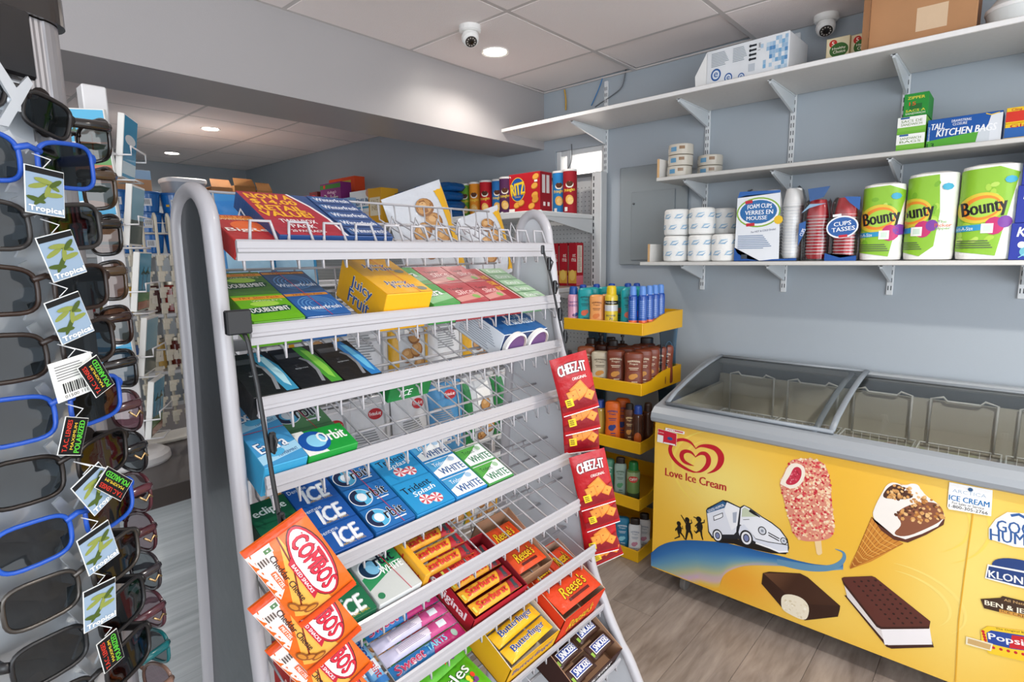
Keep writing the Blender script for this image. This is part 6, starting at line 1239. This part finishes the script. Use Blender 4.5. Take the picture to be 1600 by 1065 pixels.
# ================================================================== chip rack behind the candy rack
cr_ = thing('chip_rack', 'white wire chip rack standing back to back with the candy rack', 'display rack', (-1.3, .98, 0)); CH = [1.335, 1.085, .835, .56, .28]
for x in (-1.19, -1.43):
    for y in (.485, 1.475):
        m = MB(); m.box((x, y, .70), (.018, .018, 1.40), '#dcdadc', 'enamel', b=.002); m.build('post', cr_, True)
for z in CH:
    m = MB()
    for k in range(17): y = .485+.99*k/16; m.tube([(-1.19, y, z+.055), (-1.19, y, z), (-1.43, y, z-.0), (-1.43, y, z+.055)], .002, '#dcdadc', 'enamel', 5)
    for (x, dz) in ((-1.19, .055), (-1.19, 0), (-1.31, -.002), (-1.43, 0), (-1.43, .055)): m.rod((x, .485, z+dz), (x, 1.475, z+dz), .003, '#dcdadc', 'enamel')
    m.build('wire_shelf', cr_, True)['kind'] = 'stuff'
def chip_front(side, up=0):
    def f(F, w, h):
        F.poly([(-w*.49, -h*.46), (-w*.30, -h*.46), (-w*.36, h*.46), (-w*.49, h*.46)], side) if not up else 0; F.poly([(w*.34, -h*.46), (w*.49, -h*.46), (w*.49, h*.46), (w*.3, h*.46)], side); F.poly([(-w*.2, h*.1), (w*.2, h*.2), (w*.2, h*.4), (-w*.2, h*.34)], '#f0f0ee') if not up else 0
        for (x, y, a) in ((-.14, -.12, .3), (.08, -.06, -.4), (.16, -.24, .2), (-.08, -.32, .6), (.02, .1, .1)):
            y += up; F.ell(w*x, h*y, w*.15, h*.09, '#8a5a30', a, 16); F.ell(w*x-.002, h*y+.003, w*.13, h*.075, '#b88850', a, 16); F.ell(w*x-.004, h*y+.008, w*.06, h*.03, '#cfa470', a, 12)
    return f
def chip_back(F, w, h): F.ell(w*.1, h*.33, w*.16, h*.06, '#b8222c'); F.text('FritoLay', w*.1, h*.33, w*.26, h*.05, '#f4ecec', bold=.03); F.lines(-w*.1, h*.05, w*.5, h*.3, 10, '#8a8e92'); F.rect(-w*.1, -h*.28, w*.3, h*.09, '#e8ecf0'); F.rect(-w*.02, -h*.28, w*.08, h*.05, '#2a5a9c'); F.line([(w*.3, h*.45), (w*.32, -h*.45)], .006, '#b0b4b8')
def chip_red(F, w, h): F.text('TANT', 0, h*.05, w*.5, h*.1, '#e8b0a8'); F.ell(0, -h*.2, w*.3, h*.12, '#e0903c'); F.text('flavor', 0, -h*.05, w*.4, h*.06, '#e8b0a8')
KB = {'y': ('#c8ccd0', chip_front('#d8a41c')), 'g': ('#c4c8cc', chip_front('#1f7a3c')), 'w': ('#dcdee2', chip_back), 'r': ('#a82424', chip_red), 'b': ('#3f86b8', chip_back)}
word = {'y': 'silver and yellow chip bag with potatoes', 'g': 'silver and green chip bag with potatoes', 'w': 'white chip bag seen from its back', 'r': 'dark red snack bag', 'b': 'blue chip bag seen from its back'}
rows = ['.......', 'wywywyr', 'ywwwbgg', 'wwgggyg', 'rwgrgwg']; pos = ('first from the left', 'second from the left', 'third from the left', 'fourth from the left', 'fifth from the left', 'sixth from the left', 'seventh from the left'); lev = ('top', 'second', 'third', 'fourth', 'lowest')
for i, rw in enumerate(rows):
    for j, c in enumerate(rw):
        if c == '.': continue
        h_ = .235 if i else .255; o = bar_mesh(.14, h_, .055, KB[c][0], KB[c][1], 'foil', .012, 200+i*10+j, 1).build('chip_bag'); rr = random.Random(i*7+j)
        facing(o, (-1.30+rr.uniform(-.02, .01), .562+.139*j, CH[i]+.006+h_/2), rr.uniform(-.08, .08) if i else rr.uniform(-.2, -.05), 0, rr.uniform(-.2, .1)); tag(o, '%s on the %s chip shelf, %s' % (word[c], lev[i], pos[j]), 'chip bag', 'chip bags behind the candy rack')
for k, (y, w_, h_, rt, lb) in enumerate(((1.05, .20, .27, .34, 'large silver chip bag with potatoes and a yellow edge on top of the chip rack'), (1.29, .17, .22, .3, 'smaller silver and yellow chip bag at the right on top of the chip rack'))):
    o = bar_mesh(w_, h_, .07, '#c9ccd2', chip_front('#e0aa1c', .2), 'foil', .014, 250+k, 1).build('chip_bag'); facing(o, (-1.29, y, CH[0]+.01+h_*.53+.02), rt, 0, -.1); tag(o, lb, 'chip bag', 'chip bags behind the candy rack')
def pouch(F, w, h): F.rect(0, h*.28, w*.9, h*.3, '#1f74b8'); F.ell(0, h*.38, w*.05, h*.02, '#15324c'); F.rect(0, -h*.15, w*.8, h*.4, '#9cc4dc')
for k, (x, y, z, c1, lb) in enumerate(((-1.25, .535, 1.345, '#2a7cb8', 'blue pouch standing left behind the big red box'), (-1.27, .648, 1.345, '#2f86b8', 'blue pouch right behind the big red box'))):
    o = bar_mesh(.105, .245, .035, c1, pouch, 'foil', .01, 300+k, 1).build('snack_pouch'); facing(o, (x, y, z+.1225), .05, 0, -.2); tag(o, lb, 'snack pouch', 'blue pouches')
o = bar_mesh(.12, .24, .035, '#c02028', lambda F, w, h: 0, 'foil', .01, 305, 1).build('snack_pouch'); facing(o, (-1.38, .60, 1.345+.12), .15, 0, -.2); tag(o, 'red pouch behind the blue pouches', 'snack pouch')
# ================================================================== sales counter
ct = thing('sales_counter', 'sales counter with dark top and pale striped front between the racks', 'counter', (-1.9, .3, 0))
m = MB(); m.box((-1.885, .05, .895), (.82, 1.7, .05), '#55504e', 'laminate', b=.002, cols={'X': '#38312d'}); m.build('counter_top', ct, True)
me = mesh_box_struct('front', [(-2.25, -1.50, -.78, .88, .0, .869)], 'counter_pale'); del me['kind']; me.parent = ct; me.location = -ct.location
for mt in (MATS['counter_pale'],):
    mp = [n for n in mt.node_tree.nodes if n.type == 'MAPPING'][0]; mp.inputs['Scale'].default_value = (1, .5, 60)
CZ = .9205
# ---- white clip strips on a stand
sd = thing('strip_stand', 'white wire stand for clip strips on the counter', 'display stand', (-1.87, .57, CZ))
m = MB(); m.tube([(-1.87, .455, CZ+.004), (-1.87, .455, 1.56), (-1.87, .62, 1.56), (-1.87, .62, CZ+.004)], .004, '#d8d4c8', 'plastic', 8); m.rod((-1.87, .455, 1.53), (-1.87, .62, 1.53), .003, '#d8d4c8'); m.build('frame', sd, True)
m = MB(); m.box((-1.87, .5375, CZ+.006), (.1, .19, .012), '#d8d4c8', 'plastic', b=.003); m.build('foot', sd, True)
for s_ in range(4):
    y = .482+.034*s_; t = thing('clip_strip', ('leftmost', 'second', 'third', 'rightmost')[s_]+' white clip strip hanging above the counter', 'clip strip', (-1.86, y, .96), 'white hanging clip strips'); cw_ = '#cfc9b8'
    m = MB(); m.tube([(-1.872, y, 1.535), (-1.872, y, 1.575), (-1.864, y, 1.585), (-1.856, y, 1.575), (-1.855, y, .965)], .0042, cw_, 'plastic', 6); m.build('strip', t, True)
    me_ = None
    for k in range(11):
        z = 1.46-.046*k
        c = MB(); c.box((0, 0, 0), (.014, .02, .016), cw_, 'plastic', b=.002); c.box((.006, -.003, -.014), (.006, .016, .018), cw_, 'plastic', b=.001); c.box((.002, .012, .004), (.01, .006, .008), cw_, 'plastic')
        if me_ is None: o = c.build('clip', t); me_ = o.data
        else: o = bpy.data.objects.new('clip', me_); COL.objects.link(o); o.parent = t
        o.location = Vector((-1.85, y, z))-t.location
# ---- postcard spinner on the counter
SPX, SPY = -1.72, .402
sp = thing('postcard_spinner', 'white wire postcard spinner standing on the counter', 'card rack', (SPX, SPY, CZ))
m = MB(); m.lathe([(.082, 0), (.084, .006), (.082, .02), (.07, .028), (.03, .032)], '#dedcda', 'plastic', 32); m.build('base', sp)
m = MB(); m.box((0, 0, .49), (.05, .05, .92), '#e2e0e0', 'enamel', b=.003); m.build('column', sp)
def postcard(kind):
    m = MB(); m.box((0, 0, .075), (.105, .014, .15), '#ecebe6', 'paper', b=.001); F = Print(m, flat((0, -.007, .075), (1, 0, 0), (0, 0, 1)), 'gloss')
    if kind == 0: F.rect(0, 0, .1, .145, '#3fa8d0'); F.poly([(-.05, -.0725), (.05, -.0725), (.05, -.03), (-.05, -.02)], '#4f8f3c'); [F.line([(x, -.03), (x+.004, .02)], .003, '#4a3420') for x in (-.02, .015)]; [F.ell(x+.004+dx, .024+dy, .012, .003, '#24502c', a, 8) for x in (-.02, .015) for dx, dy, a in ((-.008, 0, .4), (.008, 0, -.4), (0, .004, 1.2))]; F.rect(0, -.06, .1, .02, '#b0603c')
    elif kind == 1: F.rect(0, 0, .1, .145, '#2f9cc8'); F.ell(0, .02, .04, .012, '#e8f2f6'); F.rect(0, -.05, .1, .03, '#d8eef4')
    else: F.rect(0, .03, .1, .08, '#8fc4d8'); F.rect(0, -.04, .1, .06, '#3a4a3c')
    return m.build('postcard')
protos = [postcard(k) for k in range(3)]; used = [False]*3
dirs = ((-.62, 'facing the camera'), (1.05, 'on the right side')); n_ = 0
for lv, z in enumerate((.075, .24, .405, .57, .735)):
    for a, w_ in dirs:
        if a < 0 and lv in (0, 2): continue
        k = n_ % 3; o = protos[k] if not used[k] else protos[k].copy()
        if used[k]: COL.objects.link(o)
        used[k] = True; n_ += 1
        d = Vector((math.cos(a), math.sin(a), 0)); o.matrix_world = Matrix.Translation((SPX+d.x*.05, SPY+d.y*.05, CZ+z)) @ Matrix.Rotation(a+PI/2, 4, 'Z') @ Matrix.Rotation(-.0, 4, 'X') @ Matrix.Rotation(.14, 4, 'X')
        tag(o, 'stack of postcards in the %s tier of the spinner, %s' % (('lowest', 'second', 'third', 'fourth', 'top')[lv], w_), 'postcards', 'postcards in the counter spinner')
        m = MB(); s2 = Vector((-d.y, d.x, 0)); c = Vector((SPX, SPY, CZ+z)); pp = lambda r_, t_, h_: c+d*r_+s2*t_+Vector((0, 0, h_))
        m.tube([pp(.025, -.06, .05), pp(.085, -.06, .05), pp(.085, -.06, .07), pp(.085, .06, .07), pp(.085, .06, .05), pp(.025, .06, .05)], .0022, '#e8e6e6', 'enamel', 6); m.tube([pp(.025, -.035, -.006), pp(.08, -.035, -.006), pp(.08, .035, -.006), pp(.025, .035, -.006)], .0022, '#e8e6e6', 'enamel', 6); m.build('wire_pocket', sp, True)
# ================================================================== stock shelves in the back room
fs_ = thing('stock_shelf', 'grey stock shelves along the back of the far room', 'shelving', (-4.55, 1.6, 0))
for z in (1.885, 1.50, 1.12, .75, .35):
    m = MB(); x0, x1 = (-4.9, -4.42) if z > 1.8 else (-4.9, -4.05); m.box(((x0+x1)/2, 1.4, z-.012), (x1-x0, 1.6, .022), '#c9cacc', 'enamel', b=.002); m.build('board', fs_, True)
for x in (-4.88, -4.44):
    for y in (.62, 1.4, 2.18):
        m = MB(); m.box((x, y, .94), (.03, .03, 1.88), '#a9abad', 'enamel'); m.build('post', fs_, True)
def bucket(x, y, z, label):
    t = thing('blue_bucket', label, 'bucket', (x, y, z), 'blue plastic buckets'); m = MB(); m.lathe([(.062, 0), (.066, .004), (.078, .112), (.078, .116)], '#1a6cb8', 'gloss', 28); F = Print(m, cyl((0, 0, 0), .074, 0, -.35), 'paper', .002, .01); F.rect(.01, .06, .05, .045, '#e4e6ea'); [F.rect(-.008+.005*q, .062, .002, .03, '#30343a') for q in range(7)]; F.rect(-.035, .045, .02, .014, '#e8b83c'); m.build('pail', t)
    m = MB(); m.lathe([(.08, .112), (.082, .114), (.082, .124), (.078, .127), (.0, .125)], '#1d62a8', 'plastic', 28); m.build('lid', t)
for i, y in enumerate((1.03, 1.19, 1.35)):
    for j in range(3): bucket(-4.15, y, 1.501+.1275*j, '%s blue bucket in the %s stack' % (('bottom', 'middle', 'top')[j], ('left', 'middle', 'right')[i]))
m, F, T, Lf, R = pbox(.24, .2, .11, '#c99870', 'card'); goods(m, 'cardboard_box', 'tan box under the white and blue carton on the far shelf', 'cardboard box', None, (-4.55, 1.20, 1.886), PI/2)
m, F, T, Lf, R = pbox(.24, .2, .06, '#e4eaf0', 'paper'); F.rect(.06, 0, .12, .058, '#a8c8e4'); F.text('aqua', -.05, .005, .06, .014, '#7ab0d0'); goods(m, 'carton', 'white and blue flat carton on the tan box', 'carton', None, (-4.55, 1.20, 1.997), PI/2)
t = thing('storage_tub', 'clear plastic tub with a white lid on the far shelf', 'tub', (-4.55, 1.55, 1.886)); m = MB(); m.lathe([(.42, 0), (.44, .006), (.49, .12)], '#9aa2ac', 'plastic', 32, sx=.27, sy=.27, power=3.5); Print(m, flat((.13, .02, .06), (0, 1, 0), (0, 0, 1)), 'paper').rect(0, 0, .07, .05, '#e4e4e2'); m.build('box', t); m = MB(); m.lathe([(.51, .112), (.52, .12), (.52, .135), (.5, .142), (0, .142)], '#dfe0e2', 'plastic', 32, sx=.27, sy=.27, power=3.5); m.build('lid', t)
for k, (y, w_, h_, c1, lb) in enumerate(((1.78, .15, .1, '#a87850', 'left brown carton on the far shelf behind the candy rack'), (1.95, .16, .12, '#94683f', 'middle brown carton on the far shelf behind the candy rack'), (2.10, .12, .1, '#b08052', 'small brown carton with a white label on the far shelf'))):
    m, F, T, Lf, R = pbox(w_, .2, h_, c1, 'card'); F.rect(.0, .01, .03, .03, '#e8e4dc') if k == 2 else F.lines(0, 0, w_*.6, h_*.5, 4, '#8a6040'); m.add([(-w_/2, -.1, h_), (w_/2, -.1, h_), (w_/2*.9, -.06, h_+.06), (-w_/2*.9, -.06, h_+.06)], [(0, 1, 2, 3), (3, 2, 1, 0)], mixc(c1, '#000000', .15), 'card'); goods(m, 'cardboard_box', lb, 'cardboard box', 'brown cartons on the far shelf', (-4.55, y, 1.886), PI/2)
jc = ['#a8303a', '#7a6a2c', '#c8a03c', '#4a2420', '#8a2a24', '#6a3a5c', '#3a5a8c', '#b8944a', '#5a2018']
for r_, z in enumerate((1.122, .752)):
    for k in range(9):
        t = thing('food_jar', 'jar %s from the left on the %s far stock shelf' % (('first', 'second', 'third', 'fourth', 'fifth', 'sixth', 'seventh', 'eighth', 'ninth')[k], ('upper', 'lower')[r_]), 'jar', (-4.2, .82+.12*k, z), 'jars on the stock shelf'); m = MB(); m.lathe([(.045, 0), (.05, .008), (.05, .15), (.042, .175)], jc[(k+r_*4) % 9], 'gloss', 18); Print(m, cyl((0, 0, 0), .05, 0, -.3), 'paper', .001, .012).rect(0, .08, .06, .06, '#d8cfc0'); m.build('glass', t); m = MB(); m.lathe([(.044, .172), (.045, .176), (.045, .195), (0, .197)], '#b8b0a0', 'metal', 18); m.build('lid', t)
# ================================================================== sunglasses tower
TA = .487; tw = thing('sunglasses_tower', 'silver revolving sunglasses tower with a dark cap', 'display tower', (-.839, .04, .0), None, TA); TH_ = 1.70
out = []; H_ = .1; rc_ = .03
for c, (sx, sy) in enumerate(((1, 1), (-1, 1), (-1, -1), (1, -1))):
    a0_ = c*PI/2
    for k in range(9): a = a0_+PI/2*k/8; out.append((sx*(H_-rc_)+rc_*math.cos(a), sy*(H_-rc_)+rc_*math.sin(a)))
    nx_, ny_ = ((0, 1), (-1, 0), (0, -1), (1, 0))[c]
    p0_, p1_ = Vector(out[-1]), None
    e = Vector(((1, 1), (-1, 1), (-1, -1), (1, -1))[(c+1) % 4]); q1 = Vector((e.x*(H_-rc_), e.y*(H_-rc_)))+Vector((nx_, ny_))*rc_
    n2 = 96
    for k in range(1, n2): t_ = k/n2; p = p0_+(q1-p0_)*t_; off = .0005*(1-math.cos(2*PI*k/4))/2+.0016; out.append((p.x-nx_*off, p.y-ny_*off))
m = MB(); m.prism(out, 2, .05, TH_, '#a9a6a8', 'brushed'); m.build('body', tw)
m = MB(); o2 = [(p[0]*1.05, p[1]*1.05) for i_, p in enumerate(out) if max(abs(p[0]), abs(p[1])) > .0999 or (abs(p[0]) > .0701 and abs(p[1]) > .0701)]; m.prism(o2, 2, TH_+.001, TH_+.03, '#2a2624', 'gloss'); m.build('cap', tw)
m = MB(); m.lathe([(.2, .0), (.2, .02), (.12, .05)], '#3a3836', 'plastic', 32); m.build('base', tw)
m = MB(); m.box((.104, -.03, .835), (.008, .14, 1.59), '#d4d8dc', 'brushed', b=.002); m.build('nose_board', tw)
m = MB(); m.box((.107, -.026, 1.666), (.012, .147, .066), '#1c1a1a', 'gloss', b=.003); m.build('mirror', tw)
ROWS = [1.608-.061*k for k in range(12)]
for k, z in enumerate(ROWS):
    m = MB(); pts = [(.014*math.cos(a), (.011 if math.sin(a) > 0 else -.011)+.014*math.sin(a)) for a in [2*PI*q/16 for q in range(16)]]; m.prism([(.0575+p[0]*.8, z-.002+p[1]) for p in pts], 0, .0975, .0998, '#2a2422', 'rubber'); m.build('slot', tw)
    m = MB(); m.prism([(-.022, -.03), (-.006, -.004), (-.02, .024), (-.012, .028), (.0, .008), (.012, .022), (.016, .016), (.004, -.004), (-.012, -.03)], 0, .126, .129, '#d4d8dc', 'brushed', M=Matrix.Translation((0, .012, z))); m.box((.117, .01, z-.006), (.018, .012, .014), '#dfe4e8', 'brushed'); m.build('nose_rest', tw)
def rim(cy, w, h, sgn, pw, n=28, tilt=.10):
    o = []
    for k in range(n):
        a = 2*PI*k/n; c, s = math.cos(a), math.sin(a); f = lambda q: math.copysign(abs(q)**(2/pw), q)
        y = f(c)*w/2; z = f(s)*h/2; z += tilt*y*sgn*(1 if s > 0 else .4); yy = cy+y; o.append(Vector((-.9*yy*yy*2.2, yy, z)))
    return o
def glasses(name, label, col, lens, fin='plastic', w=.064, h=.044, pw=3.6, temple=.036, thick=.0023, gold=False, group='sunglasses on the tower'):
    t = thing(name, label, 'sunglasses', (0, 0, 0), group)
    m = MB()
    for s in (-1, 1): m.tube(rim(s*(w/2+.008), w, h, s, pw), thick, col, fin, 8, True)
    z0 = h*.2; m.tube([(-.0002, -.012, z0), (.001, 0, z0+.004), (-.0002, .012, z0)], .003, col, fin, 8); m.build('frame', t)
    for s in (-1, 1):
        m = MB(); pts = rim(s*(w/2+.008), w-.002, h-.002, s, pw); c = sum(pts, Vector())/len(pts); m.add([c]+[p+Vector((-.0005, 0, 0)) for p in pts], [(0, k+1, (k+1) % len(pts)+1) for k in range(len(pts))], '#20262a', lens, True); m.build('lens', t)
        yh = s*(w+.009); xh = -.9*yh*yh*2.2
        m = MB(); m.tube([(xh, yh, h*.28), (xh-.006, yh+s*.003, h*.28), (xh-temple, yh-s*.004, h*.24), (xh-temple-.004, yh-s*.006, h*.2)], [.004, .0045, .004, .003], col, fin, 8, flat=1.4); m.build('temple', t)
        if gold: m = MB(); m.tube([(xh-.002, yh+s*.004, h*.0), (xh-.008, yh+s*.006, h*.1), (xh-.012, yh+s*.004, -.002), (xh-.02, yh+s*.003, h*.12)], .0016, '#c8a878', 'metal', 6); m.build('ornament', t)
    return t
def hangtag(par, kind, loc, rot):
    m = MB(); w_, h_ = (.036, .044) if kind == 'palm' else ((.024, .038) if kind == 'pol' else (.044, .04)); M_ = Matrix.Translation(loc) @ Matrix.Rotation(rot, 4, 'X'); m.box((0, 0, -h_/2), (.0008, w_, h_), '#f0f0ea', 'paper', M=M_)
    F = Print(m, flat((.0004, 0, -h_/2), (0, 1, 0), (0, 0, 1)), 'paper', .0003, 0, .0001, M_)
    if kind == 'palm':
        F.rect(0, 0, w_*.97, h_*.97, '#93a8bd'); F.rect(0, h_*.42, w_*.97, h_*.12, '#1d1d1d')
        for (x, y, a, l_) in ((-.2, .1, .3, .5), (.15, .15, -.5, .5), (-.1, -.15, .8, .6), (.2, -.05, .1, .5), (-.25, -.2, -.2, .5), (.05, .02, 1.2, .4), (-.05, .22, -.1, .5), (.25, .2, .6, .4)): F.ell(w_*x, h_*y, w_*l_/2, h_*.055, ('#6a7a34', '#8a9448', '#4a5c28')[int(abs(x)*20) % 3], a, 10)
        F.text('Tropical', 0, -h_*.4, w_*.9, h_*.14, '#f4f4f0', bold=.05)
    elif kind == 'pol':
        F.rect(0, 0, w_*.97, h_*.97, '#161618'); F.text('POLARIZED', w_*.25, 0, h_*.86, w_*.24, '#5ac83c', rot=PI/2, bold=.03); F.text('MAXIMUM', w_*.0, 0, h_*.7, w_*.13, '#e8c83c', rot=PI/2); F.text('T.A.C. LENSES', -w_*.28, 0, h_*.84, w_*.2, '#d83c2c', rot=PI/2, bold=.02)
    else: F.lines(0, h_*.2, w_*.8, h_*.4, 6, '#8a8a8a'); [F.rect(-w_*.3+w_*.05*q, -h_*.2, w_*(.02 if q % 3 else .035), h_*.26, '#18181a') for q in range(13)]; F.text('01500 11156', 0, -h_*.4, w_*.7, h_*.08, '#18181a')
    m.tube([Vector(loc)+Vector((-.002, .0, .0)), Vector(loc)+Vector((.004, .004, .008)), Vector((.002, .002, .006))], .0006, '#e8e8e8', 'plastic', 5); o = m.build('tag', par); o['label'] = {'palm': 'card tag with a palm tree picture', 'pol': 'black card tag lettered polarized', 'bar': 'white barcode tag'}[kind]; return o
M_tw = Matrix.Translation((-.839, .04, 0)) @ Matrix.Rotation(TA, 4, 'Z')
def put(t, x, y, z, yaw, roll=0, pitch=0): t.matrix_world = M_tw @ Matrix.Translation((x, y, z)) @ Matrix.Rotation(yaw, 4, 'Z') @ Matrix.Rotation(roll, 4, 'X') @ Matrix.Rotation(pitch, 4, 'Y')
styles = [(1, '#1d4fb0', 'lens_dark', 'bright blue framed sunglasses, topmost on the near face of the tower', ['palm']), (2, '#2e2b2a', 'lens_dark', 'charcoal framed sunglasses just under the topmost blue pair', ['palm']), (3, '#2a1a12', 'lens_dark', 'dark tortoiseshell framed sunglasses with a palm tag', ['palm']), (4, '#241812', 'lens_dark', 'dark brown framed sunglasses with a white barcode tag', ['bar', 'pol']), (5, '#1d4fb0', 'lens_dark', 'bright blue framed sunglasses in the middle of the tower', ['pol']), (6, '#3a3634', 'lens_dark', 'gunmetal framed sunglasses between the two lower blue pairs', ['palm', 'pol']), (7, '#1d52b4', 'lens_dark', 'bright blue framed sunglasses, lowest blue pair on the tower', ['palm']), (8, '#5a5652', 'lens_dark', 'grey metal framed sunglasses under the lowest blue pair', ['palm']), (9, '#1a1a1c', 'lens_dark', 'black framed sunglasses with a polarized tag near the bottom', ['pol']), (10, '#1c1a1a', 'lens_dark', 'black framed sunglasses, lowest on the near face of the tower', [])]
for k, col, ln, lb, tags in styles:
    z = ROWS[k]; t = glasses('sunglasses', lb, col, ln, 'metal' if k in (6, 8) else 'plastic')
    for q, kd in enumerate(tags): hangtag(t, kd, (.012+.006*q, .004+(.012 if q else 0), -.008-.006*q), ((-.1, .25, .3, .1, -.35, .5, .15, -.1, .1)[k-1])+(.3 if q else 0))
    put(t, .148, 0, z, 0, (.0, .02, -.02, .03, .0, -.02, .03, .0, .02, 0)[k-1])
t = glasses('sunglasses', 'dark sunglasses hanging behind the white nose rest at the top', '#1d1b1b', 'lens_dark', w=.05, h=.036); put(t, .125, .012, ROWS[0], 0, -.3)
side_st = [('#1c1714', 'lens_brown', 'black framed pair with brown lenses, topmost on the far face', 0), ('#4a3826', 'lens_brown', 'speckled tortoise pair, second from the top on the far face', 0), ('#1e1814', 'lens_brown', 'black brown pair under the speckled one on the far face', 0), ('#4a3826', 'lens_brown', 'speckled tortoise pair, lower one on the far face', 0), ('#2e1810', 'lens_brown', 'glossy dark brown pair on the far face', 0), ('#1a1716', 'lens_dark', 'black pair above the first plum pair on the far face', 0), ('#4a2c30', 'lens_plum', 'plum pair with gold trim, topmost plum one', 1), ('#1c1a1c', 'lens_dark', 'black pair with gold trim between plum pairs', 1), ('#5a2c34', 'lens_plum', 'wine red pair with gold trim on the far face', 1), ('#4a2028', 'lens_plum', 'dark wine pair with gold trim on the far face', 1), ('#3a3438', 'lens_dark', 'smoky grey pair with gold trim on the far face', 1), ('#5a343c', 'lens_plum', 'plum pair with gold trim, lowest plum one', 1), ('#15666a', 'lens_dark', 'teal framed pair near the bottom of the far face', 0), ('#8a6a5c', 'lens_plum', 'rose beige pair at the bottom of the far face', 1)]
for k, (col, ln, lb, gd_) in enumerate(side_st):
    t = glasses('sunglasses', lb, col, ln, 'gloss', .060, .054 if gd_ else .048, 2.6 if gd_ else 3.2, .04, .0026, bool(gd_)); put(t, .0, .168, 1.60-.058*k, PI/2)
